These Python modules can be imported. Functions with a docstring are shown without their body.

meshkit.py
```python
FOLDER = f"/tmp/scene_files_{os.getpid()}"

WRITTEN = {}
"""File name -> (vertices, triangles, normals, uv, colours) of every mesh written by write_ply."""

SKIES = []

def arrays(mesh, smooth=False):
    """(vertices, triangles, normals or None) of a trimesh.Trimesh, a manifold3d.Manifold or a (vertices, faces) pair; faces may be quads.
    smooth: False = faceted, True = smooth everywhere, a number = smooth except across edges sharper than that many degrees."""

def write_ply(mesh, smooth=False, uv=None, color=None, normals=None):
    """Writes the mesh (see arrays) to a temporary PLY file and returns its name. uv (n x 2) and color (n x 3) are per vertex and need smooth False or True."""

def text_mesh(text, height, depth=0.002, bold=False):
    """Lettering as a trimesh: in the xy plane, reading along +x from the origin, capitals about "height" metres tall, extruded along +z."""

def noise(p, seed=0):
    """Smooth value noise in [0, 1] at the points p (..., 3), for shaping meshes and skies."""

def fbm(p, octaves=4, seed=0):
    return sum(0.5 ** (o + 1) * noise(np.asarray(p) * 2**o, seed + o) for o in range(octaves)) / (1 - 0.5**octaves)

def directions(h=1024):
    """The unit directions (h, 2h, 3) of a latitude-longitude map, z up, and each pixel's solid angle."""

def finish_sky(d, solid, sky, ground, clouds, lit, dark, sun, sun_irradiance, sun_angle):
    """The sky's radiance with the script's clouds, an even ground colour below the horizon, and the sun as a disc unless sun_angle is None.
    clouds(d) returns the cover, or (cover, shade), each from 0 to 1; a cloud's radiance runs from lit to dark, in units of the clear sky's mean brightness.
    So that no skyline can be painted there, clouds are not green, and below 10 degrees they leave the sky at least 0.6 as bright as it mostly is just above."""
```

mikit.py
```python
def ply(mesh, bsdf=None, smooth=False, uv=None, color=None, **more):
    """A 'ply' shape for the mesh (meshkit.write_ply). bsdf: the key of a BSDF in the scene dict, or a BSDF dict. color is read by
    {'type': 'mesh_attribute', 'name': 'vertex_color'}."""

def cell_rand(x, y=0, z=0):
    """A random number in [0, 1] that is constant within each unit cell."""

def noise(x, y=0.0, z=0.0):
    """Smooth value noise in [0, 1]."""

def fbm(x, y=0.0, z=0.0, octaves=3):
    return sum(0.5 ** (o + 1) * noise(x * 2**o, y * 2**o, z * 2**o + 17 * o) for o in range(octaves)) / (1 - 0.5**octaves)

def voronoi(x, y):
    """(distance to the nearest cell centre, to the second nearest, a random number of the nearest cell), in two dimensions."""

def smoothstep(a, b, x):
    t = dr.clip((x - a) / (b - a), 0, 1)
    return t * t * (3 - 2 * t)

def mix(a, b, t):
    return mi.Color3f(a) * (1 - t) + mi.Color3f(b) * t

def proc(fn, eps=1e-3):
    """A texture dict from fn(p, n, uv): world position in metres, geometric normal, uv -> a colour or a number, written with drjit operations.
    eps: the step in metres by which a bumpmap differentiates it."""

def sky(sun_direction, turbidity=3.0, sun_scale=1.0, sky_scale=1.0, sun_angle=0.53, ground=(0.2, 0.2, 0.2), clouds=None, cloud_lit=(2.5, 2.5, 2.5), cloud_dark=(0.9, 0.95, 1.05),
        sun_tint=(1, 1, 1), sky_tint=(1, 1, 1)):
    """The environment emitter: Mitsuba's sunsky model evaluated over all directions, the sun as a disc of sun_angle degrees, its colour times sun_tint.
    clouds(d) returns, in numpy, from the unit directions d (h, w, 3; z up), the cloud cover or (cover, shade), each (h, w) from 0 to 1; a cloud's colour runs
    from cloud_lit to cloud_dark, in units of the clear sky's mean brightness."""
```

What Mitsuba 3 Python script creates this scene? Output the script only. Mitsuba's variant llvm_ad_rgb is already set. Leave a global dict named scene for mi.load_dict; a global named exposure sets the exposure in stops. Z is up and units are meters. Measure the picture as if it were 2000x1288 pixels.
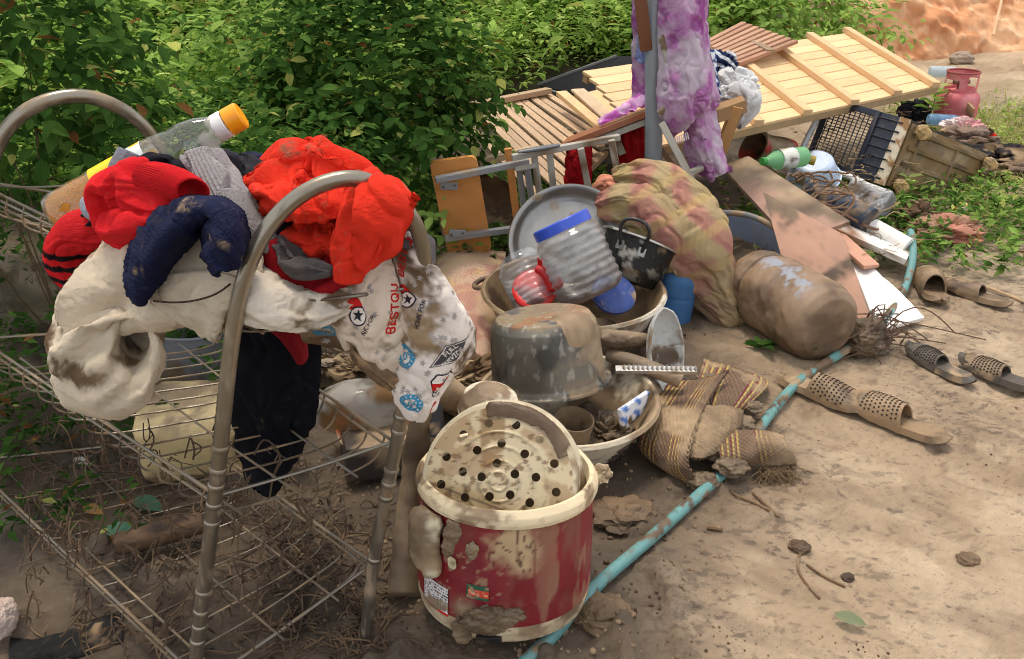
import math, random, numpy as np, trimesh, mitsuba as mi, drjit as dr, mikit, meshkit
from scipy.interpolate import CubicSpline, RectBivariateSpline, interp1d
from mikit import proc
T = mi.ScalarTransform4f
scene, labels = {}, {}
rng = np.random.default_rng(7)

# ------------------------------------------------------------------ camera, sky, exposure
CAM_H, PITCH, FOC = 1.3, math.radians(27), 1600.0
scene['camera'] = {'type': 'perspective', 'fov': math.degrees(2 * math.atan(1000 / FOC)), 'fov_axis': 'x', 'near_clip': 0.05, 'far_clip': 200.0,
                   'to_world': T().look_at(origin=[0, 0, CAM_H], target=[0, math.cos(PITCH), CAM_H - math.sin(PITCH)], up=[0, 0, 1])}
scene['sky'] = mikit.sky((-0.16, 0.22, 1.0), turbidity=4, sun_scale=0.45, sun_angle=16, clouds=lambda d: 0.75, cloud_lit=(2.7, 2.7, 2.7), cloud_dark=(1.2, 1.2, 1.25), sun_tint=(0.95, 0.98, 1.02), sky_tint=(0.97, 1.0, 1.04))
exposure = 1.95

# ------------------------------------------------------------------ survey of the place: sight lines of the photograph met with heights / distances
def _ray(u, v):
    a, b = (u - 1000) / FOC, (644 - v) / FOC
    return np.array([a, math.cos(PITCH) + b * math.sin(PITCH), -math.sin(PITCH) + b * math.cos(PITCH)])
def PZ(u, v, z=0.0):
    r = _ray(u, v); return np.array([0, 0, CAM_H]) + r * (z - CAM_H) / r[2]
def PY(u, v, y):
    r = _ray(u, v); return np.array([0, 0, CAM_H]) + r * y / r[1]
A = np.array
def nz(v): v = np.asarray(v, float); return v / np.maximum(np.linalg.norm(v, axis=-1, keepdims=True), 1e-12)
def lin(r, g, b, k=1.0):
    c = A([r, g, b], float) / 255
    return np.where(c <= .04045, c / 12.92, ((c + .055) / 1.055) ** 2.4) * k
def ss(a, b, x):
    t = np.clip((x - a) / (b - a), 0, 1); return t * t * (3 - 2 * t)
def fb(p, o=4, seed=0): return meshkit.fbm(p, o, seed)
def ns(p, seed=0): return meshkit.noise(p, seed)
def billow(p, o=3, seed=0):
    w = np.stack([fb(p * .6 + 11, 2, seed + 60), fb(p * .6 + 23, 2, seed + 61), fb(p * .6 + 37, 2, seed + 62)], -1)
    return np.minimum(np.abs(2 * fb(p + .9 * w, o, seed) - 1) * 3.2, 1.0) ** .8
def ridge(p, o=3, seed=0): return 1 - np.abs(2 * fb(p, o, seed) - 1) * 2.2
def lerp(a, b, t): return np.asarray(a) * (1 - t[..., None]) + np.asarray(b) * t[..., None]

# ------------------------------------------------------------------ materials (colour per vertex; u = roughness, v = metalness per vertex)
VC = {'type': 'mesh_attribute', 'name': 'vertex_color'}
def _rough(p, n, uv): return dr.clip(uv.x, 0.04, 1)
def _metal(p, n, uv): return dr.clip(uv.y, 0, 1)
def _grit(p, n, uv): return mikit.fbm(p.x * 190, p.y * 190, p.z * 190, 3) + 0.6 * mikit.noise(p.x * 620, p.y * 620, p.z * 620)
def _weave(p, n, uv): return 1.3 * mikit.fbm(p.x * 330, p.y * 330, p.z * 330, 2) + 0.8 * mikit.fbm(p.x * 60, p.y * 60, p.z * 60, 3)
def _soil(p, n, uv): return mikit.fbm(p.x * 60, p.y * 60, p.z * 60, 4) + 0.35 * mikit.noise(p.x * 480, p.y * 480, p.z * 480)
base = {'type': 'principled', 'base_color': VC, 'roughness': proc(_rough), 'metallic': proc(_metal), 'specular': 0.5}
scene['painted'] = {'type': 'twosided', 'bsdf': base}
scene['gritty'] = {'type': 'twosided', 'bsdf': {'type': 'bumpmap', 'arbitrary': proc(_grit, 8e-4), 'scale': 0.0016, 'bsdf': base}}
scene['cloth'] = {'type': 'twosided', 'bsdf': {'type': 'bumpmap', 'arbitrary': proc(_weave, 8e-4), 'scale': 0.0017,
                  'bsdf': {'type': 'principled', 'base_color': VC, 'roughness': 0.95, 'specular': 0.15, 'sheen': 0.35, 'sheen_tint': 0.6}}}
def _specks(p, n, uv):
    f = mikit.fbm(p.x * 55 + 2.5 * mikit.fbm(p.x * 16, p.y * 16, 3.0, 2), p.y * 80, p.z * 75, 4); g = mikit.fbm(p.x * 3.1 + 4, p.y * 3.1, p.z * 3, 3); s = mikit.fbm((p.x * .8 - p.y * .6) * 9, (p.x * .6 + p.y * .8) * 34, p.z * 20, 3); k = mikit.noise(p.x * 330, p.y * 330, p.z * 330)
    near = 1 - mikit.smoothstep(4.5, 8.0, p.y)
    return near * dr.clip(0.42 * mikit.smoothstep(0.56, 0.74, f + .30 * (g - .5)) + 0.22 * mikit.smoothstep(0.52, 0.74, s + .15 * (g - .5)) + 0.40 * mikit.smoothstep(0.70, 0.9, k) + 0.25 * mikit.smoothstep(0.35, 0.7, g) * f, 0, 0.8)
dark_soil = {'type': 'principled', 'base_color': {'type': 'rgb', 'value': [0.085, 0.062, 0.045]}, 'roughness': 0.8, 'specular': 0.4}
scene['soil'] = {'type': 'twosided', 'bsdf': {'type': 'bumpmap', 'arbitrary': proc(_soil, 1e-3), 'scale': 0.009, 'bsdf': {'type': 'blendbsdf', 'weight': proc(_specks), 'a': base, 'b': dark_soil}}}
scene['leafy'] = {'type': 'principledthin', 'base_color': VC, 'roughness': 0.3, 'spec_trans': 0.0, 'diff_trans': 1.0, 'eta': 1.4}
scene['clear'] = {'type': 'thindielectric', 'int_ior': 1.5, 'ext_ior': 1.0}
def _smear(p, n, uv): return 0.07 + 0.8 * mikit.smoothstep(0.62, 0.74, mikit.fbm(p.x * 26, p.y * 26, p.z * 26, 4) + uv.x * 0.5)
scene['smeared_clear'] = {'type': 'blendbsdf', 'weight': proc(_smear), 'a': {'type': 'thindielectric', 'int_ior': 1.5, 'ext_ior': 1.0},
                          'b': {'type': 'principledthin', 'base_color': VC, 'roughness': 0.4, 'spec_trans': 0.0, 'diff_trans': 0.9, 'eta': 1.45}}

# ------------------------------------------------------------------ names, labels, entries
used = {}
def uniq(key):
    n = used.get(key, 0); used[key] = n + 1
    return key if n == 0 else '%s_%03d' % (key, n)
def lab(key, label=None, cat=None, group=None, kind=None):
    d = {k: v for k, v in (('label', label), ('category', cat), ('group', group), ('kind', kind)) if v}
    if d: labels[key] = d
def thing(name, label, cat, group=None):
    k = uniq(name); lab(k, label, cat, group); return k
def put(key, mesh, mat='painted', col=(.5, .5, .5), rough=.6, metal=0., smooth=40):
    v, f, n = None, None, None
    if isinstance(mesh, list): mesh = trimesh.util.concatenate(mesh)
    if smooth is True: pass
    elif smooth: mesh = trimesh.graph.smooth_shade(mesh, angle=math.radians(smooth), facet_minarea=None)
    V, Fc = A(mesh.vertices), A(mesh.faces)
    _, _, N = meshkit.arrays((V, Fc), True)
    r, m = rough, metal
    if callable(col):
        c = col(V, N)
        if isinstance(c, tuple):
            if len(c) > 1: r = c[1]
            if len(c) > 2: m = c[2]
            c = c[0]
    else: c = np.broadcast_to(A(col, float), V.shape)
    uv = np.stack([np.broadcast_to(r, len(V)), np.broadcast_to(m, len(V))], 1)
    scene[key] = mikit.ply((V, Fc), mat, smooth=True if smooth else False, uv=uv, color=np.clip(c, 0, 1))
    return key
def obj(name, mesh, mat='painted', col=(.5, .5, .5), label=None, cat=None, group=None, kind=None, **kw):
    k = uniq(name); put(k, mesh, mat, col, **kw); lab(k, label, cat, group, kind); return k
def part(parent, name, mesh, mat='painted', col=(.5, .5, .5), label=None, kind=None, **kw):
    k = uniq(parent + '__' + name); put(k, mesh, mat, col, **kw); lab(k, label, kind=kind); return k

# ------------------------------------------------------------------ colour recipes
MUD, MUDW, MUDD = lin(124, 102, 78), lin(80, 62, 46), lin(160, 137, 108)
def mudcol(v, seed=0):
    t = fb(v * 7 + 3, 3, seed + 50); s = fb(v * 60, 2, seed + 51)
    c = lerp(MUDW, MUDD, ss(.25, .75, t)); return c * (.75 + .5 * s)[:, None]
def muddy(basec, amt=.5, sc=9., seed=0, rough=.4, metal=0., soft=.05, mrough=.52, st=(1, 1, 1), speck=.5, var=.15):
    """base colour (or colour function) under patches of mud"""
    def f(v, n):
        b = basec(v, n) if callable(basec) else np.broadcast_to(A(basec, float), v.shape)
        b = b * (1 - var + 2 * var * fb(v * 18, 3, seed + 9))[:, None]
        q = v * A(st) * sc
        m = fb(q, 5, seed) + .1 * (fb(v * 110, 2, seed + 3) - .5)
        th = .5 + (.5 - amt) * .62
        k = ss(th - soft, th + soft, m)
        k = np.maximum(k, speck * ss(.66, .74, fb(v * 95, 2, seed + 5)) * min(1, amt * 2))
        return lerp(b, mudcol(v, seed), k), rough + (mrough - rough) * k, metal * (1 - k)
    return f
def woodc(c, axis, sc=1., seed=0, contrast=.25, dirt=.2):
    ax = nz(A(axis, float))
    def f(v, n):
        al = v @ ax; side = v - al[:, None] * ax
        g = fb(side * 90 * sc + (al * 2.5)[:, None], 3, seed); h = fb(v * 5, 3, seed + 1)
        b = A(c) * (1 - contrast + 2 * contrast * (.6 * g + .4 * h))[:, None]
        return lerp(b, MUD, dirt * ss(.5, .7, fb(v * 8, 4, seed + 2)))
    return f

# ------------------------------------------------------------------ mesh tools
def grid(V, wu=False, wv=False):
    V = A(V); nu, nv = V.shape[:2]
    i, j = np.meshgrid(np.arange(nu if wu else nu - 1), np.arange(nv if wv else nv - 1), indexing='ij')
    i2, j2 = (i + 1) % nu, (j + 1) % nv
    q = np.stack([i * nv + j, i2 * nv + j, i2 * nv + j2, i * nv + j2], -1).reshape(-1, 4)
    f = np.vstack([q[:, [0, 1, 2]], q[:, [0, 2, 3]]])
    return trimesh.Trimesh(V.reshape(-1, 3), f, process=False)
def spline(pts, n, closed=False):
    p = A(pts, float)
    if len(p) == 2: return p[0] + (p[1] - p[0]) * np.linspace(0, 1, n)[:, None]
    if closed: p = np.vstack([p, p[:1]])
    t = np.r_[0, np.cumsum(np.maximum(np.linalg.norm(np.diff(p, axis=0), axis=1), 1e-6) ** .7)]
    cs = CubicSpline(t, p, bc_type='periodic' if closed else 'natural')
    q = cs(np.linspace(0, t[-1], 400)); L = np.r_[0, np.cumsum(np.linalg.norm(np.diff(q, axis=0), axis=1))]
    return interp1d(L, q, axis=0)(np.linspace(0, L[-1], n + (1 if closed else 0)))[: n]
def frames(P, up=(0, 0, 1), closed=False):
    t = np.gradient(P, axis=0)
    if closed: t = np.roll(P, -1, 0) - np.roll(P, 1, 0)
    t = nz(t); s = nz(np.cross(t[0], A(up, float)) + 1e-9); S = [s]
    for k in range(1, len(P)):
        s = s - t[k] * (s @ t[k]); s = s / max(np.linalg.norm(s), 1e-9); S.append(s)
    S = A(S); return t, S, np.cross(S, t)
def prof(x, n):
    x = np.atleast_1d(A(x, float))
    if len(x) == 1: return np.full(n, x[0])
    return np.interp(np.linspace(0, 1, n), np.linspace(0, 1, len(x)), x) if len(x) < 3 else np.maximum(interp1d(np.linspace(0, 1, len(x)), x, kind='quadratic')(np.linspace(0, 1, n)), 1e-4)
def tube(pts, r, n=9, m=40, closed=False, up=(0, 0, 1)):
    P = spline(pts, m, closed); t, S, B = frames(P, up, closed); r = prof(r, m)
    th = np.arange(n) / n * 2 * np.pi
    V = P[:, None] + (np.cos(th)[None, :, None] * S[:, None] + np.sin(th)[None, :, None] * B[:, None]) * r[:, None, None]
    if not closed:
        V = np.concatenate([np.repeat(P[:1, None], n, 1), V, np.repeat(P[-1:, None], n, 1)], 0)
    return grid(V, wu=closed, wv=True)
def rod(a, b, r, n=8): return tube([a, b], r, n, 2)
def sweep(pts, rx, ry=None, n=44, m=70, roll=0., fold=.0, fs=(10, 2.2), seed=0, rib=None, hollow=(False, False), up=(0, 0, 1), squash=None, sharp=1.0, soft=None):
    """a soft body swept along pts: elliptical section rx, ry, lengthwise folds, ribs, open ends"""
    P = spline(pts, m); t, S, B = frames(P, up); ry = rx if ry is None else ry
    rx, ry = prof(rx, m), prof(ry, m); ro = prof(roll, m)
    L = np.r_[0, np.cumsum(np.linalg.norm(np.diff(P, axis=0), axis=1))]
    th = np.arange(n) / n * 2 * np.pi; c, s = np.cos(th), np.sin(th)
    c2, s2 = np.sign(c) * np.abs(c) ** sharp, np.sign(s) * np.abs(s) ** sharp
    k = np.ones((m, n))
    q = np.stack([np.broadcast_to(L[:, None] * fs[0], (m, n)), np.broadcast_to(c * fs[1], (m, n)), np.broadcast_to(s * fs[1], (m, n))], -1)
    if fold: k = k + fold * 1.15 * (billow(q * A([1.0, .52, .52]) + seed * 7.3, 2, seed) - .62) + fold * .30 * (billow(q * A([1.6, 1.1, 1.1]) + 5, 2, seed + 1) - .6)
    kr = 1.
    if rib:
        w = ss(rib[2] - .03, rib[2], np.linspace(0, 1, m)) * (1 - ss(rib[3], rib[3] + .03, np.linspace(0, 1, m)))
        kr = 1 + w[:, None] * rib[1] * np.cos(th * rib[0])[None]; k = k if soft else k * kr
    X, Y = c2 * rx[:, None] * k, s2 * ry[:, None] * k
    cr, sr = np.cos(ro)[:, None], np.sin(ro)[:, None]
    V = P[:, None] + S[:, None] * (X * cr - Y * sr)[..., None] + B[:, None] * (X * sr + Y * cr)[..., None]
    if soft:
        V = relax(V[:, ::-1], seed=seed, **soft); P = V.mean(1); n = V.shape[1]; V = V[:, ::-1]
        if rib: V = P[:, None] + (V - P[:, None]) * (kr[..., None])
    def end(R, ctr, d, hol, rad):
        if hol: return [ctr + (R - ctr) * .93 + d * rad * .12, ctr + (R - ctr) * .84, ctr + (R - ctr) * .78 - d * rad * .8, ctr + (R - ctr) * .5 - d * rad * 1.5, np.repeat((ctr - d * rad * 1.6)[None], n, 0)]
        return [ctr + (R - ctr) * .8 + d * rad * .28, ctr + (R - ctr) * .45 + d * rad * .42, np.repeat((ctr + d * rad * .46)[None], n, 0)]
    a = end(V[0], P[0], -t[0], hollow[0], min(rx[0], ry[0])); b = end(V[-1], P[-1], t[-1], hollow[1], min(rx[-1], ry[-1]))
    V = np.concatenate([A(a[::-1]), V, A(b)], 0)
    return grid(V, wv=True)
def resamp(X, a, b, wrap):
    """spline resampling of a grid to a x b points"""
    nu, nv = X.shape[:2]; Y = np.concatenate([X[:, -4:], X, X[:, :4]], 1) if wrap else X
    ua = np.linspace(0, nu - 1, a); vb = 4 + np.arange(b) * nv / b if wrap else np.linspace(0, nv - 1, b)
    return np.stack([RectBivariateSpline(np.arange(nu), np.arange(Y.shape[1]), Y[..., k], kx=min(3, nu - 1), s=0)(ua, vb) for k in range(3)], -1)
def settle(V, su, sv, it, keep, wrap, bend, noise, nf, grav, seed, pin=None):
    nu, nv = V.shape[:2]; n1 = lambda d: np.maximum(np.sqrt((d * d).sum(-1, keepdims=True)), 1e-7); nxt = lambda X: np.roll(X, -1, 1)
    N = gridN(V); X = V + N * (noise * 2 * (fb(V * nf + seed * 3.7, 2, seed) - .5))[..., None]
    Lu = n1(V[1:] - V[:-1]) * su; Lv = (n1(nxt(V) - V) if wrap else n1(V[:, 1:] - V[:, :-1])) * sv
    Ld = np.sqrt(Lu ** 2 + ((Lv[1:] + Lv[:-1]) / 2) ** 2) if wrap else np.sqrt(((Lu[:, 1:] + Lu[:, :-1]) / 2) ** 2 + ((Lv[1:] + Lv[:-1]) / 2) ** 2)
    for k in range(it):
        D = np.zeros_like(X)
        d = X[1:] - X[:-1]; c = .17 * np.maximum(1 - Lu / n1(d), -1) * d; D[:-1] += c; D[1:] -= c
        if wrap:
            d = nxt(X) - X; c = .17 * np.maximum(1 - Lv / n1(d), -1) * d; D += c; D -= np.roll(c, 1, 1)
            d = nxt(X)[1:] - X[:-1]; c = .06 * np.maximum(1 - Ld / n1(d), -1) * d; D[:-1] += c; D[1:] -= np.roll(c, 1, 1)
            d = X[1:] - nxt(X)[:-1]; c = .06 * np.maximum(1 - Ld / n1(d), -1) * d; D[1:] -= c; D[:-1] += np.roll(c, 1, 1)
            D += bend * .5 * ((np.roll(X, 1, 1) + np.roll(X, -1, 1)) / 2 - X)
        else:
            d = X[:, 1:] - X[:, :-1]; c = .17 * np.maximum(1 - Lv / n1(d), -1) * d; D[:, :-1] += c; D[:, 1:] -= c
            d = X[1:, 1:] - X[:-1, :-1]; c = .06 * np.maximum(1 - Ld / n1(d), -1) * d; D[:-1, :-1] += c; D[1:, 1:] -= c
            d = X[1:, :-1] - X[:-1, 1:]; c = .06 * np.maximum(1 - Ld / n1(d), -1) * d; D[:-1, 1:] += c; D[1:, :-1] -= c
            D[:, 1:-1] += bend * .5 * ((X[:, 2:] + X[:, :-2]) / 2 - X[:, 1:-1])
        D[1:-1] += bend * .5 * ((X[2:] + X[:-2]) / 2 - X[1:-1])
        X = X + D; X += keep * (V - X); X[..., 2] -= grav
        if pin is not None: X[pin] = V[pin]
    return X
def relax(V, su=1.15, sv=1.15, it=200, keep=.012, wrap=True, seed=0, bend=.25, noise=.012, grav=0., upn=1, coarse=16, crease=.007, cf=(7, 19)):
    """lets a grid of cloth V with too much material in it (su along, sv across) buckle into folds near its place: broad folds first, then small creases"""
    V = A(V, float); nu, nv = V.shape[:2]; lu = np.linalg.norm(np.diff(V, axis=0), axis=-1).sum(0).mean(); lv = np.linalg.norm(np.diff(V, axis=1), axis=-1).sum(1).mean()
    h = (lu * lv) ** .5 / coarse; a, b = max(6, int(lu / h)), max(10 if wrap else 6, int(lv / h))
    X = settle(resamp(V, a, b, wrap), 1 + (su - 1) * 1.7, 1 + (sv - 1) * 1.7, it + 220, keep * 1.3, wrap, bend * .3, noise * 1.2, .55 / h / 1.7, grav, seed)
    a2, b2 = min(nu, a * 3), min(nv, b * 3)
    X = settle(resamp(X, a2, b2, wrap), 1.09, 1.09, it, .012, wrap, .16, noise * .25, .55 / h, 0, seed + 1)
    X = resamp(X, nu * upn, nv * upn, wrap)
    if crease:
        uu = np.linspace(0, lu, X.shape[0])[:, None] + 0 * X[..., 0]; vv_ = np.linspace(0, lv, X.shape[1])[None] + 0 * X[..., 0]; th = vv_ / lv * 2 * np.pi; r = lv / 2 / np.pi
        q = np.stack([uu * cf[0], (r * np.cos(th) if wrap else vv_) * cf[1], (r * np.sin(th) * cf[1] if wrap else 0 * uu)], -1); w = np.stack([fb(X * 9 + 3.3 * k + seed, 2, seed + k) - .5 for k in range(3)], -1); q = q + w * 2.6
        f = billow(q + seed * 1.7, 2, seed + 3); f2 = billow(q * 1.9 + 7, 2, seed + 8); g = ss(.3, .65, fb(X * 10 + seed, 2, seed + 9))
        X = X + gridN(X) * (crease * (1.5 * (f - .7) * (.35 + .9 * g) + .5 * (f2 - .7) * (1.2 - g)))[..., None] * (-1 if wrap else 1)
    return X
def lathe(prf, n=48, sub=1, M=None, close=False):
    """prf: list of (r, z)"""
    p = A(prf, float)
    if sub > 1:
        q = []
        for a, b in zip(p[:-1], p[1:]): q += [a + (b - a) * k / sub for k in range(sub)]
        p = A(q + [p[-1]])
    th = np.arange(n) / n * 2 * np.pi
    V = np.stack([p[:, :1] * np.cos(th), p[:, :1] * np.sin(th), np.repeat(p[:, 1:], n, 1)], -1)
    m = grid(V, wv=True)
    if m.volume < 0: m.invert()
    if M is not None: m.apply_transform(M)
    return m
def dens(prf, step):
    p = A(prf, float); o = [p[0]]
    for a, b in zip(p[:-1], p[1:]):
        k = max(1, int(np.ceil(np.linalg.norm(b - a) / step))); o += [a + (b - a) * (j + 1) / k for j in range(k)]
    return A(o)
def fr(o, z=(0, 0, 1), x=(1, 0, 0)):
    """frame with origin o, third axis z, first axis near x"""
    z = nz(A(z, float)); x = A(x, float); x = nz(x - z * (x @ z)); M = np.eye(4)
    M[:3, 0], M[:3, 1], M[:3, 2], M[:3, 3] = x, np.cross(z, x), z, o; return M
def rbox(sx, sy, sz, r=.004, step=.05, M=None):
    """box centred on the origin with rounded edges, subdivided about every step"""
    S = A([sx, sy, sz], float); r = min(r, S.min() * .45); parts = []
    def axis(L):
        k = max(1, int(round((L - 2 * r) / step))); return np.r_[-L / 2, np.linspace(-L / 2 + r, L / 2 - r, k + 1), L / 2]
    for a in range(3):
        b, c = (a + 1) % 3, (a + 2) % 3; B, C = np.meshgrid(axis(S[b]), axis(S[c]), indexing='ij')
        for sg in (-1, 1):
            V = np.zeros(B.shape + (3,)); V[..., a] = sg * S[a] / 2; V[..., b] = B; V[..., c] = C
            inner = np.clip(V, -S / 2 + r, S / 2 - r); d = V - inner; nn = np.linalg.norm(d, axis=-1, keepdims=True)
            V = inner + d / np.maximum(nn, 1e-9) * r
            g = grid(V)
            if sg < 0: g.invert()
            parts.append(g)
    m = trimesh.util.concatenate(parts); m.merge_vertices(digits_vertex=6)
    if M is not None: m.apply_transform(M)
    return m
def beam(a, b, w, h, up=(0, 0, 1), r=.003, step=.06):
    a, b = A(a, float), A(b, float); d = b - a; L = np.linalg.norm(d)
    return rbox(w, h, L, r, step, fr((a + b) / 2, d, np.cross(d, A(up, float)) + 1e-9))
def plate(c0, c1, c2, th, step=.04, r=.002):
    """board with corner c0, edges c1-c0 and c2-c0, thickness th (below the plane)"""
    c0, c1, c2 = A(c0, float), A(c1, float), A(c2, float); e = c1 - c0; g = c2 - c0; z = nz(np.cross(e, g)); g2 = g - e * (g @ e) / (e @ e)
    return rbox(np.linalg.norm(e), np.linalg.norm(g2), th, r, step, fr(c0 + e / 2 + g2 / 2 - z * th / 2, z, e))
def quadplate(p, th, step=.04):
    """board through four corner points p (in order), thickness th"""
    p = A(p, float); nu = max(2, int(np.linalg.norm(p[1] - p[0]) / step) + 1); nv = max(2, int(np.linalg.norm(p[3] - p[0]) / step) + 1)
    u, v = np.meshgrid(np.linspace(0, 1, nu), np.linspace(0, 1, nv), indexing='ij'); u, v = u[..., None], v[..., None]
    V = p[0] * (1 - u) * (1 - v) + p[1] * u * (1 - v) + p[2] * u * v + p[3] * (1 - u) * v
    return solid(V, th)
def solid(V, th):
    """closed thin body from a surface grid V, thickness th"""
    du, dv = np.gradient(V, axis=0), np.gradient(V, axis=1); N = nz(np.cross(du, dv)); W = V - N * th
    m = np.concatenate([V, W[:, ::-1]], 1)
    g = grid(m, wv=True); nu, nw = m.shape[:2]; nv = nw // 2; cap = []
    for i, flip in ((0, False), (nu - 1, True)):
        for j in range(nv - 1):
            a, b, c, d = i * nw + j, i * nw + j + 1, i * nw + nw - 2 - j, i * nw + nw - 1 - j
            q = [(a, b, c), (a, c, d)]; cap += [t[::-1] for t in q] if flip else q
    m = trimesh.Trimesh(g.vertices, np.vstack([g.faces, A(cap)]), process=False)
    trimesh.repair.fix_normals(m)
    return m
def net(ctrl, nu, nv):
    """smooth surface through a control net (a x b x 3)"""
    C = A(ctrl, float); a, b = C.shape[:2]; k1, k2 = min(3, a - 1), min(3, b - 1)
    u, v = np.linspace(0, 1, nu), np.linspace(0, 1, nv)
    return np.stack([RectBivariateSpline(np.linspace(0, 1, a), np.linspace(0, 1, b), C[..., k], kx=k1, ky=k2)(u, v) for k in range(3)], -1)
def gridN(V): return nz(np.cross(np.gradient(V, axis=0), np.gradient(V, axis=1)))
def lump(c, rad, sub=5, amp=.2, sc=None, seed=0, M=None, fold=False):
    m = trimesh.creation.icosphere(subdivisions=sub); v = A(m.vertices); rad = np.broadcast_to(A(rad, float), 3)
    q = v * (2.2 if sc is None else sc) + seed * 3.1
    k = 1 + amp * (1.2 * (billow(q, 4, seed) - .6) if fold else (fb(q, 5, seed) - .5) * 2)
    v = v * k[:, None] * rad
    if M is not None: v = v @ M[:3, :3].T
    m.vertices = v + A(c, float); return m
def warp(m, amp, sc, seed=0, o=3):
    v = A(m.vertices); n = A(m.vertex_normals); m.vertices = v + n * (amp * (fb(v * sc, o, seed) - .5) * 2)[:, None]; return m
def bend(m, amp, sc, seed=0):
    v = A(m.vertices); d = np.stack([fb(v * sc, 2, seed + k) - .5 for k in range(3)], 1); m.vertices = v + d * 2 * amp; return m

# leaves: many small folded blades as one mesh
LT5 = (A([[0, 0, 0], [.42, .5, .07], [.42, -.5, .07], [.5, 0, 0], [1, 0, -.12]]), A([[0, 3, 1], [0, 2, 3], [3, 4, 1], [3, 2, 4]]))
LT9 = (A([[0, 0, 0], [.2, .36, .05], [.2, -.36, .05], [.5, .5, .06], [.5, -.5, .06], [.8, .28, -.02], [.8, -.28, -.02], [.35, 0, 0], [.68, 0, -.03], [1, 0, -.13]]),
       A([[0, 7, 1], [0, 2, 7], [1, 7, 3], [2, 4, 7], [7, 8, 3], [7, 4, 8], [3, 8, 5], [4, 6, 8], [8, 9, 5], [8, 6, 9]]))
def leaf_arrays(pos, d, nrm, L, W, big=False):
    t, f = LT9 if big else LT5; d = nz(d); s = nz(np.cross(nrm, d)); n = np.cross(d, s)
    V = pos[:, None] + t[None, :, :1] * (d * L[:, None])[:, None] + t[None, :, 1:2] * (s * W[:, None])[:, None] + t[None, :, 2:] * (n * L[:, None])[:, None]
    return V, f
def put_leaves(key, pos, d, nrm, L, W, col, big=False):
    V, f = leaf_arrays(pos, d, nrm, L, W, big); N, k = V.shape[:2]
    Fc = (f[None] + (np.arange(N) * k)[:, None, None]).reshape(-1, 3); C = np.repeat(np.clip(col, 0, 1), k, 0)
    scene[key] = mikit.ply((V.reshape(-1, 3), Fc), 'leafy', smooth=False, color=C); return key
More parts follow.
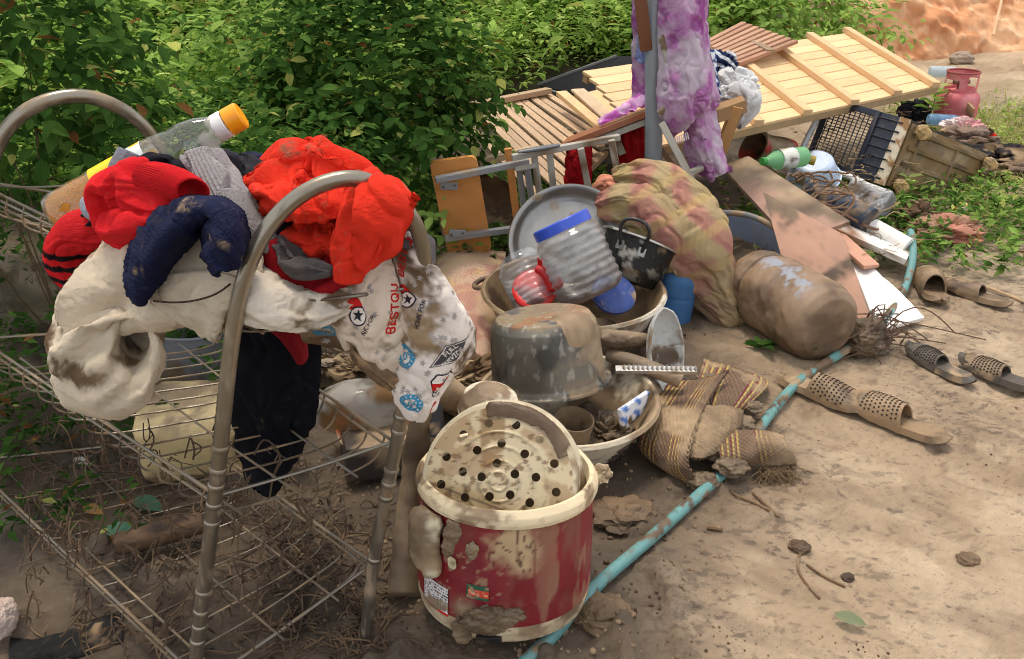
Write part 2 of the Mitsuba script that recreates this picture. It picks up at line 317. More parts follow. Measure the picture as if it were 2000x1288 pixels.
def randdir(n, r=rng):
    v = r.normal(size=(n, 3)); return nz(v)

# ------------------------------------------------------------------ the ground, the bank, the slope under the plants
def hill(x, y):
    """height of the terrain"""
    left = ss(-.75, -2.6, x + .18 * (y - 2)) * ss(1.2, 2.6, y) * .35
    back = ss(3.9, 9.5, y - .45 * np.maximum(x, -2) ) * 1.25 * ss(3.4, 1.6, x - .18 * (y - 5))
    far = ss(9, 22, y) * 3.5 * ss(5.5, 3, x)
    s = y - 8.15 - .35 * np.sin(x * 1.3) + .12 * (x - 4)
    bank = np.clip(s - .5, 0, 3.4) * 1.05 * ss(1.9, 3.0, x)
    right = .12 * ss(3.0, 5.5, x) * ss(3.5, 6, y)
    return left + back + far + bank + right
def micro(x, y):
    p = np.stack([x, y, x * 0], -1)
    wet = wetness(x, y)
    h = .035 * (fb(p * 1.3, 3, 11) - .5) + .014 * (fb(p * 6, 4, 12) - .5) * (.5 + wet)
    clod = ss(.56, .78, fb(p * 9, 4, 13)) * (.010 + .030 * wet)
    st = p.copy(); st[..., 0] = (x * .8 - y * .6) * 3.0; st[..., 1] = (x * .6 + y * .8) * 11
    streak = .0035 * ridge(st * .5 + p * 6 + fb(p * 5, 2, 15)[..., None], 4, 14) * ss(.2, .8, x)
    return h + clod + streak + .007 * (fb(p * 26, 3, 16) - .5) * (.4 + ss(.35, .65, fb(p * 2.3 + 8, 3, 17))) - .012 * ss(.60, .70, fb(p * A([7, 4, 1]) + 4, 3, 18)) * ss(.4, 1.0, x)
def wetness(x, y):
    p = np.stack([x, y, x * 0], -1); w = ss(.62, .15, x - .33 * (y - 1.2) + .35 * (fb(p * 2, 3, 21) - .5))
    return np.clip(w + .55 * ss(.6, .76, fb(p * 1.1 + 5, 4, 22)), 0, 1)
def H(x, y): return hill(A(x, float), A(y, float)) + micro(A(x, float), A(y, float))
def ground_mesh():
    ys = .55 * (1.0075 ** np.arange(0, 520)); ys = ys[ys < 26]
    xa = np.linspace(-1, 1, 430); X = xa[None] * (1.0 + .78 * ys[:, None]); Y = np.repeat(ys[:, None], 430, 1)
    return grid(np.stack([X, Y, hill(X, Y) + micro(X, Y)], -1)), X, Y
def earth(v, n):
    x, y = v[:, 0], v[:, 1]; w = wetness(x, y); p = v * 1.0
    st = np.stack([(x * .75 - y * .66) * 2.2, (x * .66 + y * .75) * 8, x * 0], 1); q = p + .05 * np.stack([fb(p * 9, 2, 43), fb(p * 9, 2, 44), 0 * x], 1)
    c = lerp(lin(160, 139, 114), lin(187, 167, 141), ss(.3, .7, fb(p * 1.6, 3, 31)))
    c = lerp(c, lin(140, 119, 95), ss(.46, .70, fb(st * .5 + q * 4, 4, 32)) * .6)
    c = lerp(c, lin(190, 170, 143), ss(.54, .68, fb(st * .6 + q * 5 + 9, 4, 45)) * .4)
    c = lerp(c, lin(104, 84, 64), ss(.62, .72, fb(q * 26, 4, 33)) * .5 * ss(.4, .6, fb(p * 1.9 + 4, 3, 46)))
    c = c * (.86 + .28 * fb(p * 150, 2, 47))[:, None]
    wetc = lerp(lin(50, 41, 33), lin(88, 73, 58), ss(.3, .7, fb(p * 7, 4, 34))); c = lerp(c, wetc, w * .92)
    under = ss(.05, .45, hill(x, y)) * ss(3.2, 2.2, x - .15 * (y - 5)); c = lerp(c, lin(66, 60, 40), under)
    green = ss(.45, .6, fb(p * .9, 3, 35)) * ss(2.2, 3.0, x) * ss(3.6, 4.4, y) * ss(9, 7.5, y); c = lerp(c, lin(120, 118, 70), green * .7)
    sl = ss(.06, .30, hill(x, y)) * ss(2.3, 2.8, x - .1 * (y - 8))
    oc = lerp(lin(206, 146, 104), lin(236, 196, 158), ss(.3, .7, fb(p * A([1.6, 1.6, 2.2]), 4, 36))); oc = lerp(oc, lin(170, 98, 58), ss(.52, .66, fb(p * 5.5 + 9, 4, 37)) * .8); oc = lerp(oc, lin(240, 214, 182), ss(.58, .66, fb(p * 13 + 2, 3, 48)) * .6); oc = oc * (.8 + .4 * fb(p * 26, 2, 49))[:, None]
    oc = lerp(oc, lin(142, 112, 84), ss(.5, .35, x - 2.9 + .6 * fb(p, 3, 38) - .3)); c = lerp(c, oc, sl)
    r = .88 - .42 * w * ss(.35, .65, fb(p * 5, 3, 39)) - .3 * ss(.55, .7, fb(p * 1.7 + 2, 3, 40)) * (1 - w)
    return c, np.clip(r, .3, .95)
gm, _, _ = ground_mesh()
vv = A(gm.vertices); sl = ss(.3, .9, vv[:, 2]) * ss(2.3, 3.2, vv[:, 0])
vv[:, 1] -= sl * (.30 * (ridge(vv * A([1.3, 1.3, 2.0]), 4, 41)) + .30 * (fb(vv * 6, 4, 42) - .5)); gm.vertices = vv
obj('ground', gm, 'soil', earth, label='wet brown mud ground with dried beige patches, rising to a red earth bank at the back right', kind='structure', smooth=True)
fa = np.linspace(0, 2 * np.pi, 65)
ring = np.stack([np.stack([r * np.cos(fa), r * np.sin(fa) + 6, np.full(65, z)], -1) for r, z in ((.1, -.35), (14, -.35), (120, -.6))])
bu, bv = np.meshgrid(np.linspace(1.9, 8.5, 330), np.linspace(0, 1, 200), indexing='ij'); by = 8.15 + .35 * np.sin(bu * 1.3) - .12 * (bu - 4)
BK = np.stack([bu, by + bv * 3.2, -.25 + bv * 4.6 * ss(1.7, 3.2, bu + .3 * bv)], -1)
BK = BK + nz(A([0, -.8, .6])) * (.45 * (fb(BK * 1.1, 4, 51) - .5) + .09 * (fb(BK * 5, 4, 52) - .5) + .06 * (ridge(BK * A([2.2, 2.2, 3]), 3, 53) - .3) - .04 * ss(.58, .66, fb(BK * 4 + 3, 3, 54)) + .05 * (fb(BK * 14, 3, 55) - .5))[..., None]
def ochre(v, n):
    p = v; oc = lerp(lin(206, 146, 102), lin(230, 184, 142), ss(.3, .7, fb(p * 1.9, 4, 36))); oc = lerp(oc, lin(172, 104, 62), ss(.52, .66, fb(p * 5.5 + 9, 4, 37)) * .75); oc = lerp(oc, lin(238, 206, 170), ss(.58, .66, fb(p * 13 + 2, 3, 48)) * .4); oc = oc * (.8 + .4 * fb(p * 26, 2, 49))[:, None]
    return lerp(oc, lin(120, 96, 72), ss(3.5, 2.7, v[:, 0] + .9 * (fb(p * 1.5, 3, 38) - .5))), .9
obj('bank', grid(BK[:, ::-1]), 'gritty', ochre, label='cut bank of bare orange-red earth at the back right', kind='structure', smooth=True)
obj('far_ground', grid(ring), 'soil', lin(120, 104, 76), label='muddy land continuing around the site', kind='structure', smooth=True)

# ------------------------------------------------------------------ plants
G_DARK, G_MID, G_LITE, G_YEL = lin(66, 100, 46), lin(106, 142, 68), lin(168, 198, 104), lin(204, 208, 116)
def leafcols(n, dark, mid, lite, r, yel=.02, brown=.01):
    t = r.random(n); c = np.where((t < .5)[:, None], dark + (mid - dark) * (t * 2)[:, None], mid + (lite - mid) * ((t - .5) * 2)[:, None])
    u = r.random(n); c[u < yel] = G_YEL * .9; c[u > 1 - brown] = lin(142, 100, 62)
    return c * r.uniform(.8, 1.2, (n, 1))
def twigs(root, tips, r, rad=.006):
    ms = []
    for t in tips:
        mid = (root + t) / 2 + r.normal(size=3) * .05 * np.linalg.norm(t - root)
        ms.append(tube([root, mid, t], [rad, rad * .7, rad * .25], 5, 9))
    return ms
def bush(key, label, cen, rad, n, leafL, wr, cols, seed, root, parts=60, droop=.35, yel=.02, brown=.01, group=None, shell=.55, cat='bush', stemcol=lin(96, 78, 54)):
    r = np.random.default_rng(seed); k = thing(key, label, cat, group); cen, rad = A(cen, float), A(rad, float)
    nt = n // 7; d = randdir(nt, r); d[:, 2] = np.abs(d[:, 2]) * .9 - .25 * r.random(nt); d = nz(d)
    rr = shell + (1 - shell) * r.random(nt) ** .5; bump = .72 + .55 * fb(d * 1.9 + seed, 3, seed)
    tp = cen + d * rad * (rr * bump)[:, None]
    ax = nz(d + .7 * r.normal(size=(nt, 3)) * .8 + A([0, 0, -.1])); P, D, N = [], [], []
    for j in range(7):
        s = (j / 6.) * leafL * 3.2; side = (-1) ** j
        perp = nz(np.cross(ax, A([0, 0, 1.])) + 1e-6)
        P.append(tp + ax * s + r.normal(size=(nt, 3)) * .01); D.append(nz(ax * .55 + perp * side * .9 + A([0, 0, -droop]) + .25 * r.normal(size=(nt, 3)))); N.append(nz(A([0, 0, 1.]) + .45 * d + .35 * r.normal(size=(nt, 3))))
    P, D, N = map(np.concatenate, (P, D, N)); m = len(P); L = leafL * r.uniform(.6, 1.25, m); C = leafcols(m, *cols, r, yel, brown)
    ok = P[:, 2] > hill(P[:, 0], P[:, 1]) + .02; P, D, N, L, C = P[ok], D[ok], N[ok], L[ok], C[ok]
    W = L * wr
    near = np.argsort(np.linalg.norm(P - A([0, 0, CAM_H]), axis=1) / L)[:parts]; rest = np.setdiff1d(np.arange(len(P)), near)
    for i in near: put_leaves(uniq(k + '__leaf'), P[i:i + 1], D[i:i + 1], N[i:i + 1], L[i:i + 1], W[i:i + 1], C[i:i + 1], True)
    f = put_leaves(k + '__foliage', P[rest], D[rest], N[rest], L[rest], W[rest], C[rest], leafL > .05); lab(f, kind='stuff')
    part(k, 'stem', twigs(A(root, float), list(tp[r.permutation(nt)[:7]]), r, .003), 'gritty', stemcol, rough=.8)
    return k
# low undergrowth: nobody could count these stems
def undergrowth(key, label, x, y, hgt, leafL, wr, cols, seed, nodes=9, yel=.02, brown=.01, spread=.1, kind='stuff', lean=.25):
    r = np.random.default_rng(seed); n = len(x); hgt = np.broadcast_to(hgt, n); z = hill(x, y); P, D, N, C = [], [], [], []
    top = np.stack([x, y, z], 1) + np.stack([r.normal(size=n) * lean * hgt, r.normal(size=n) * lean * hgt, hgt], 1); bot = np.stack([x, y, z], 1); hue = r.random(n)
    for j in range(nodes):
        t = (.25 + .75 * (j + 1) / nodes); a = j * 2.4 + r.random(n) * 6.28
        o = np.stack([np.cos(a), np.sin(a), np.full(n, .25)], 1); P.append(bot + (top - bot) * t + o * spread * leafL * r.random((n, 1))); D.append(nz(o + .35 * r.normal(size=(n, 3)))); N.append(nz(A([0, 0, 1.]) + .35 * r.normal(size=(n, 3)))); C.append(leafcols(n, *cols, r, yel, brown) * (.8 + .4 * hue)[:, None])
    P, D, N, C = map(np.concatenate, (P, D, N, C)); L = leafL * r.uniform(.55, 1.3, len(P)); k = uniq(key)
    put_leaves(k, P, D, N, L, L * wr, C, leafL > .05); lab(k, label, kind='stuff', cat='undergrowth'); return k
def blades(key, label, x, y, hgt, w, c0, c1, seed, lean=.6, cat='grass'):
    r = np.random.default_rng(seed); n = len(x); z = H(x, y) - .005; b = np.stack([x, y, z], 1); a = r.random(n) * 6.28; l = lean * r.random(n); h = hgt * r.uniform(.4, 1.2, n)
    dirv = np.stack([np.cos(a) * l, np.sin(a) * l, np.ones(n)], 1); sd = np.stack([-np.sin(a), np.cos(a), np.zeros(n)], 1) * w
    mid = b + nz(dirv) * (h * .55)[:, None]; tip = b + nz(dirv + np.stack([np.cos(a) * l, np.sin(a) * l, -.5 * l], 1)) * h[:, None]
    V = np.stack([b - sd, b + sd, mid - sd * .8, mid + sd * .8, tip], 1).reshape(-1, 3); f = A([[0, 1, 2], [1, 3, 2], [2, 3, 4]])
    Fc = (f[None] + (np.arange(n) * 5)[:, None, None]).reshape(-1, 3); C = np.repeat((A(c0) + (A(c1) - A(c0)) * r.random((n, 1))) * r.uniform(.8, 1.2, (n, 1)), 5, 0)
    k = uniq(key); scene[k] = mikit.ply((V, Fc), 'leafy', smooth=False, color=np.clip(C, 0, 1)); lab(k, label, cat, kind='stuff'); return k
def pick(n, x0, x1, y0, y1, seed, fn=None):
    r = np.random.default_rng(seed); x, y = r.uniform(x0, x1, n), r.uniform(y0, y1, n)
    if fn is not None: k = r.random(n) < fn(x, y); x, y = x[k], y[k]
    return x, y
def ug(x, y): return ss(-.35, -.75, x - .62 * (y - 2.3) + .0 * y) * ss(.25, .6, fb(np.stack([x, y, 0 * x], -1) * .9, 3, 61))
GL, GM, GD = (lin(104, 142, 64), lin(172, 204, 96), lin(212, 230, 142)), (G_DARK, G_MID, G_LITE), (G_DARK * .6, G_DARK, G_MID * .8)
def field(x, y): return ((y > np.where(x > -.62, np.where(x > .15, 5.55 + .35 * np.clip(x - .2, 0, 2), 5.1), 3.1)) & (x < 1.9 + .16 * (y - 6)) & (y - 2.0 > -.55 * (x + 1.0))) * 1.0
x, y = pick(24000, -5.5, 3.2, 2.6, 9.5, 71, field)
undergrowth('undergrowth', 'bright green waist-high weeds covering the slope behind the junk', x, y, .16 + .75 * fb(np.stack([x, y, 0 * x], 1) * 1.3, 3, 72) ** 1.3, .054, .42, GL, 73, nodes=12, brown=.015)
x, y = pick(5200, -8, 7.0, 9, 15, 74, lambda x, y: (x < 2.2 + .1 * (y - 9)) * 1.0)
undergrowth('undergrowth', 'pale green weeds on the upper slope at the very back', x, y, .7 + .6 * fb(np.stack([x, y, 0 * x], 1) * .6, 3, 75), .10, .42, GL, 76, nodes=11)
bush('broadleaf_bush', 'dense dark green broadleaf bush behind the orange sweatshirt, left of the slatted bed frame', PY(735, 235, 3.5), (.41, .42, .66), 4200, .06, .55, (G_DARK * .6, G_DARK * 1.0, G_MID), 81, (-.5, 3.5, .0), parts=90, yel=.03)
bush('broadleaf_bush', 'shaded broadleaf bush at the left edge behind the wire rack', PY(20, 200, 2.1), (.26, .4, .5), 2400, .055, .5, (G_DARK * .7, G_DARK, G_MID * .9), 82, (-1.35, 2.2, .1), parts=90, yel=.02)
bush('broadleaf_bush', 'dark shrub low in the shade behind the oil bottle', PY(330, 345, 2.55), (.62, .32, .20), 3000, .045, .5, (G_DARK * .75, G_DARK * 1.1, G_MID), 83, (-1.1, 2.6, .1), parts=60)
bush('leafy_shrub', 'fresh green climbing shrub behind the slatted bed frame', PY(1040, 70, 6.6), (1.1, .5, .62), 5200, .055, .55, (G_DARK, G_MID, G_LITE), 84, (.1, 6.6, .3), parts=30)
bush('leafy_shrub', 'yellow-tipped shrub reaching over the corner of the slatted bed frame', PY(866, 250, 3.75), (.14, .16, .24), 420, .06, .36, (G_DARK, G_MID, G_LITE), 85, (-.35, 3.75, .0), parts=40, yel=.14, brown=.03)
bush('leafy_shrub', 'tall light green weeds behind the slat panel, right of the purple blanket', PY(1500, 45, 6.8), (.6, .4, .34), 1500, .075, .5, (G_MID, G_LITE, G_LITE * 1.15), 86, (2.2, 6.6, .4), parts=30)
bush('leafy_shrub', 'pale green weeds at the foot of the red bank beyond the plank panel', PY(1660, 75, 6.8), (.26, .3, .28), 380, .085, .5, (G_MID, G_LITE, G_LITE * 1.15), 87, (2.9, 6.6, .2), parts=20)
bush('leafy_shrub', 'light green shrub on the slope behind the purple blanket', PY(1400, 60, 6.2), (.6, .4, .4), 2000, .065, .5, (G_MID, G_LITE, G_LITE * 1.1), 88, (1.5, 6.2, .4), parts=20)
bush('leafy_shrub', 'young bright green shrub between the orange sweatshirt and the orange board', PY(795, 425, 3.2), (.10, .16, .17), 220, .055, .5, (G_MID, G_LITE, G_LITE), 89, (-.42, 3.2, .0), parts=50)
bush('leafy_shrub', 'bright green compound-leaf shrub above the oil bottle cap', PY(520, 130, 4.0), (.26, .3, .26), 800, .06, .36, (G_DARK, G_MID, G_LITE * .9), 90, (-1.2, 4.2, .3), parts=40)

x, y = pick(2800, -5.5, 2.2, 2.8, 8.5, 171, field)
undergrowth('broad_weeds', 'scattered broad-leaved weeds standing above the fine undergrowth', x, y, .3 + .6 * fb(np.stack([x, y, 0 * x], 1) * 1.1, 3, 172), .10, .5, (G_MID, G_LITE * .9, G_LITE * 1.1), 173, nodes=8, brown=.05, yel=.05)
x, y = pick(900, -2.6, -.55, 1.75, 3.1, 174, lambda x, y: ss(-.35, -.7, x + .28 * (y - 1.7)) * ss(.30, .5, fb(np.stack([x, y, 0 * x], 1) * 2, 3, 175)))
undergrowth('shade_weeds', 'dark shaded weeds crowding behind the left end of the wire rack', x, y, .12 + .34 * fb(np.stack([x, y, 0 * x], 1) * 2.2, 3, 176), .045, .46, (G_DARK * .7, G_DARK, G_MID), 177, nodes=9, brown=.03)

# ------------------------------------------------------------------ wire rack with two tube arches
STEEL, RUST = lin(150, 142, 128), lin(104, 84, 62)
def steel(amt, seed, base=STEEL): return muddy(base, amt, 14, seed, .28, .85, speck=.8, st=(1, 1, .5))
def rack():
    k = thing('wire_rack', 'bent steel wire rack with two curved tube arches, heaped with muddy clothes', 'rack')
    f0, f1 = A([-.585, 1.005, -.06]), A([-.293, 1.183, -.06]); w = A([-.68, .60, .0])
    fl, frr = PY(400, 1150, 1.055), PY(742, 1040, 1.205)
    arch = [PZ(370, 1420, -.02), PY(388, 1240, 1.045), PY(432, 860, 1.07), PY(462, 610, 1.085), PY(505, 475, 1.10), PY(590, 380, 1.125), PY(700, 350, 1.15), PY(790, 405, 1.175), PY(828, 500, 1.19), PY(806, 690, 1.20), PY(768, 900, 1.205), PY(735, 1070, 1.205), PZ(712, 1262, -.02)]
    part(k, 'front_arch', tube(arch, .0122, 16, 150), 'painted', steel(.36, 3), label='front tube arch, shiny at the top and muddy down its legs')
    rear = [PY(-70, 800, 1.62), PY(-45, 480, 1.64), PY(0, 275, 1.66), PY(60, 212, 1.69), PY(160, 188, 1.74), PY(250, 222, 1.79), PY(300, 272, 1.82), PY(330, 400, 1.86), PY(312, 640, 1.84), PY(287, 930, 1.78)]
    part(k, 'rear_arch', tube(rear, .0148, 14, 110), 'painted', steel(.42, 4), label='rear tube arch, dull with dried mud')
    # ring joints on the legs
    for pts, t in ((arch, (.085, .10, .115, .135, .205, .222, .24, .255, .275)), (arch, (.715, .73, .745, .76, .80, .815, .83, .90))):
        P = spline(pts, 400)
        for q in t:
            i = int(q * 399); d = nz(P[min(i + 3, 399)] - P[i - 3])
            part(k, 'ring_joint', lathe([(.0118, -.006), (.0142, -.003), (.0142, .003), (.0118, .006)], 16, 1, fr(P[i], d)), 'painted', steel(.4, 5))
    # baskets: corners at front-left, front-right, back-right, back-left
    def basket(fl, frt, br, bl, depth, n, nl, r, nm):
        fl, frt, br, bl = map(A, (fl, frt, br, bl)); dn = A([-.02, .0, -depth])
        sag = lambda s: A([0, 0, -.012 * np.sin(np.pi * s)])
        for nme, a, b in (('rail', fl, bl), ('rail', frt, br), ('rail', fl, frt), ('rail', bl, br)):
            part(k, nme, tube([a, (a + b) / 2 + A([0, 0, -.004]), b], .0032, 7, 24), 'painted', muddy(STEEL * .8, .5, 20, 6, .35, .8))
        for nme, a, b in (('rail', fl, bl), ('rail', frt, br)):
            part(k, nme, tube([a + dn * .28, (a + b) / 2 + dn * .28, b + dn * .28], .0028, 6, 20), 'painted', muddy(STEEL * .8, .5, 20, 6, .35, .8))
        for i in range(n):
            s = (i + .5) / n; a, b = fl + (bl - fl) * s, frt + (br - frt) * s; c = nz(b - a) * .022
            jit = A([0, 0, rng.normal() * .004])
            pts = [a, a + dn * .75 + c * .1, a + dn + c + jit, a + (b - a) * .35 + dn + jit + sag(.35), a + (b - a) * .65 + dn + jit + sag(.65), b + dn - c + jit, b + dn * .75 - c * .1, b]
            part(k, 'cross_wire', tube(pts, r, 6, 46), 'painted', muddy(STEEL * .75, .55, 24, 7 + i, .4, .7))
        for j in range(nl):
            s = (j + .5) / nl; a, b = fl + (frt - fl) * s + dn, bl + (br - bl) * s + dn
            part(k, 'long_wire', tube([a, (a + b) / 2 + A([0, 0, -.01]), b], r * 1.15, 6, 24), 'painted', muddy(STEEL * .75, .5, 24, 40 + j, .4, .7))
    basket(PY(425, 968, 1.07), PY(768, 862, 1.21), PY(430, 622, 1.80), PY(-40, 662, 1.66), .06, 14, 3, .0022, 'middle')
    basket(PY(398, 1335, 1.03), PY(728, 1100, 1.22), PY(380, 850, 1.86), PY(-60, 900, 1.66), .05, 13, 3, .0022, 'lower')
    basket(PY(470, 600, 1.09), PY(815, 560, 1.20), PY(300, 400, 1.84), PY(-60, 350, 1.67), .05, 13, 3, .0022, 'upper')
    part(k, 'wire_loop', tube([PY(588 + 33 * np.cos(a), 950 + 36 * np.sin(a), 1.34 + .02 * np.cos(a)) for a in np.linspace(0, 6.28, 17)[:-1]], .0019, 6, 60, closed=True), 'painted', muddy(RUST, .3, 20, 8, .5, .3))
rack()

# ------------------------------------------------------------------ clothes on the rack
def fabric(c, amt=.12, seed=0, sc=10, var=.12, dark=.0):
    f = muddy(c, amt, sc, seed, .95, 0, soft=.05, speck=.25, var=var)
    return lambda v, n: f(v, n)[0]
def pth(*a): return [PY(*q) for q in a]
FL = lin(190, 176, 154)
# white fleece jacket with navy ribbed hem
fleece = thing('fleece_jacket', 'dirty cream fleece jacket with navy ribbed hem over the front left of the rack', 'jacket')
def fuzz(m, amp=.0022, sc=160, seed=5): return warp(m, amp, sc, seed, 2)
fl_col = fabric(FL, .24, 12, 11, .14)
body = net([[PY(262, 420, 1.33), PY(330, 425, 1.30), PY(420, 440, 1.24), PY(500, 455, 1.2)],
            [PY(205, 470, 1.27), PY(290, 470, 1.22), PY(400, 490, 1.17), PY(505, 500, 1.15)],
            [PY(160, 525, 1.23), PY(275, 535, 1.17), PY(385, 560, 1.13), PY(505, 545, 1.13)],
            [PY(125, 585, 1.21), PY(262, 600, 1.17), PY(370, 620, 1.13), PY(480, 590, 1.13)],
            [PY(100, 640, 1.21), PY(228, 640, 1.18), PY(360, 640, 1.17), PY(440, 630, 1.16)]], 70, 90)
body = body + gridN(body) * (.018 * (billow(np.stack([body[..., 0] * 14, body[..., 2] * 9, body[..., 1] * 9], -1), 3, 17) - .5))[..., None]
part(fleece, 'back', fuzz(solid(relax(body, 1.02, 1.05, wrap=False, seed=3, keep=.04, coarse=12, crease=.0045, cf=(5, 11)), .007)), 'cloth', fl_col, smooth=True)
flap = net([[PY(300, 560, 1.15), PY(370, 555, 1.12), PY(455, 540, 1.10)], [PY(310, 600, 1.13), PY(380, 600, 1.09), PY(450, 585, 1.085)], [PY(330, 625, 1.15), PY(395, 640, 1.095), PY(440, 622, 1.09)], [PY(370, 640, 1.17), PY(405, 664, 1.11), PY(425, 650, 1.10)]], 40, 44)
part(fleece, 'front_flap', fuzz(solid(relax(flap, 1.05, 1.06, wrap=False, seed=4, coarse=8), .007)), 'cloth', fl_col, smooth=True)
RG = [(190, 600, 80, 55, 1.31), (185, 680, 86, 90, 1.27), (198, 712, 100, 95, 1.21), (212, 716, 106, 92, 1.17), (236, 704, 80, 80, 1.142), (254, 684, 50, 70, 1.146), (262, 668, 36, 60, 1.165), (264, 654, 30, 52, 1.21), (264, 636, 28, 48, 1.28)]
ta = np.linspace(0, 2 * np.pi, 91)[:-1]; ring_ = A([[PY(u + ru * np.cos(t) * (1 + .06 * np.sin(3 * t + k)), v + rv * np.sin(t) * (1 + .05 * np.cos(2 * t + k * .7)), y - .02 * np.sin(t)) for t in ta] for k, (u, v, ru, rv, y) in enumerate(RG)])
kk_ = np.linspace(0, 8, 80); ring_ = CubicSpline(np.arange(9), ring_, axis=0)(kk_)
ring_ = relax(ring_, 1.03, 1.08, seed=31, keep=.03, coarse=18, crease=.005, cf=(9, 6))
part(fleece, 'sleeve', fuzz(grid(ring_, wv=True)), 'cloth', fl_col, label='wide fleece sleeve hanging down with its opening toward us', smooth=True)
sl2 = sweep(pth((470, 545, 1.17), (520, 585, 1.13), (590, 600, 1.14), (660, 588, 1.17)), [.05, .043, .034, .022], [.03, .026, .02, .012], 80, 90, 0, soft=dict(su=1.16, sv=1.2, coarse=12), seed=4, hollow=(False, True))
part(fleece, 'sleeve', fuzz(sl2), 'cloth', fabric(lin(206, 196, 180), .22, 14, 13), label='fleece sleeve lying across behind the front arch leg', smooth=True)
nvn = net([[PY(262, 578, 1.15), PY(278, 582, 1.12), PY(292, 572, 1.15)], [PY(258, 505, 1.15), PY(296, 520, 1.10), PY(330, 505, 1.15)], [PY(296, 442, 1.15), PY(326, 470, 1.10), PY(356, 480, 1.16)], [PY(352, 402, 1.15), PY(366, 430, 1.10), PY(384, 452, 1.17)], [PY(412, 390, 1.15), PY(404, 412, 1.10), PY(400, 440, 1.17)],
   [PY(458, 418, 1.14), PY(432, 440, 1.06), PY(412, 478, 1.10)], [PY(480, 458, 1.12), PY(446, 482, 1.045), PY(408, 505, 1.08)], [PY(468, 504, 1.10), PY(446, 520, 1.05), PY(424, 522, 1.07)]], 260, 60)
nvn = relax(nvn, 1.0, 1.06, wrap=False, seed=6, keep=.05, coarse=14, crease=.006, cf=(4, 15)); nvn = nvn + gridN(nvn) * (.0020 * np.cos(np.linspace(0, 1, 260) * 2 * np.pi * 50))[:, None, None]
navy = solid(nvn, .006)
NAVY = lin(22, 26, 50)
part(fleece, 'ribbed_hem', navy, 'cloth', fabric(NAVY, .10, 18, 30), label='navy ribbed hem flecked with dry mud', smooth=True)
part(fleece, 'piping', tube(pth((300, 588, 1.115), (360, 590, 1.085), (420, 575, 1.075), (450, 555, 1.07)), .0016, 5, 60), 'cloth', lin(60, 46, 40))
# red sweater sleeve with ribbed cuff
red = thing('red_sweater', 'crimson knitted sweater sleeve with its ribbed cuff opening to the right, over the cream fleece', 'sweater')
RED = lin(190, 26, 32)
part(red, 'sleeve', sweep(pth((300, 470, 1.26), (245, 435, 1.27), (228, 378, 1.27), (262, 362, 1.25), (300, 378, 1.22), (330, 390, 1.20)), [.032, .04, .038, .042, .042, .038], [.03, .032, .03, .03, .03, .03], 90, 110, 0, soft=dict(su=1.18, sv=1.16), seed=8), 'cloth', fabric(RED, .07, 20), smooth=True)
part(red, 'fold', sweep(pth((235, 440, 1.24), (300, 432, 1.19), (380, 405, 1.18)), [.03, .03, .012], [.022, .02, .01], 70, 70, 0, soft=dict(su=1.16, sv=1.16, coarse=12), seed=9), 'cloth', fabric(RED, .07, 21), smooth=True)
part(red, 'cuff', sweep(pth((305, 352, 1.22), (345, 362, 1.19), (376, 376, 1.17)), [.040, .037, .032], [.026, .026, .022], 140, 40, .5, .03, (10, 1), 10, rib=(50, .035, -1, 2), hollow=(False, True)), 'cloth', fabric(RED * .92, .05, 22), smooth=True)
# striped knit
st = thing('striped_knit', 'red knitted garment with black stripes bulging at the far left of the clothes heap', 'sweater')
def stripes(v, n):
    b = fabric(lin(186, 30, 34), .06, 24)(v, n); s = v[:, 2] + .18 * v[:, 0]
    lo = A([PY(140, 492, 1.36)[2] + .18 * PY(140, 492, 1.36)[0]]); d = (lo - s) / .0135
    k = ((d > 0) & (d < 5) & ((d % 1.6) < .75)) * 1.0
    return lerp(b, lin(24, 16, 18), k)
part(st, 'body', sweep(pth((250, 462, 1.36), (190, 452, 1.37), (142, 470, 1.38), (130, 515, 1.37), (160, 545, 1.36)), [.034, .042, .045, .042, .03], [.03, .036, .038, .036, .03], 160, 90, 0, soft=dict(su=1.1, sv=1.06, coarse=12), seed=12, rib=(60, .018, -1, 2)), 'cloth', stripes, smooth=True)
# grey ribbed cuff
gray = thing('grey_sweater', 'grey ribbed knit sweater cuff standing up in the middle of the clothes heap', 'sweater')
GRY = lin(150, 146, 146)
part(gray, 'cuff', sweep(pth((480, 440, 1.22), (446, 405, 1.23), (418, 355, 1.25), (398, 312, 1.27)), [.050, .044, .038, .034], [.034, .032, .028, .024], 190, 70, .3, soft=dict(su=1.06, sv=1.08, keep=.03, coarse=10), seed=14, rib=(38, .055, -1, 2), hollow=(False, True)), 'cloth', fabric(GRY, .10, 26), smooth=True)
part(gray, 'hem', sweep(pth((455, 380, 1.22), (480, 430, 1.19), (530, 478, 1.19)), [.026, .026, .02], [.012, .012, .01], 110, 50, .4, .08, (10, 2), 15, rib=(30, .06, -1, 2)), 'cloth', fabric(GRY * .75, .12, 27), smooth=True)
obj('grey_sock', sweep(pth((222, 410, 1.33), (232, 370, 1.35), (242, 325, 1.37), (252, 298, 1.38)), [.02, .024, .024, .022], [.018, .02, .02, .018], 60, 60, 0, .16, (12, 1.8), 16, hollow=(False, True)), 'cloth', fabric(lin(112, 112, 120), .12, 28), 'dark grey sock end poking up beside the oil bottle label', 'sock', smooth=True)
obj('grey_sock', sweep(pth((180, 400, 1.36), (208, 420, 1.32), (232, 450, 1.31)), [.02, .026, .02], [.02, .024, .02], 40, 40, 0, .14, (12, 1.8), 17), 'cloth', fabric(lin(128, 132, 142), .1, 29), 'pale grey cloth tucked under the red sweater sleeve', 'cloth', smooth=True)
BLK = lin(24, 24, 30)
blk = thing('black_garment', 'crumpled black and charcoal clothing buried between the oil bottle and the orange sweatshirt', 'clothing')
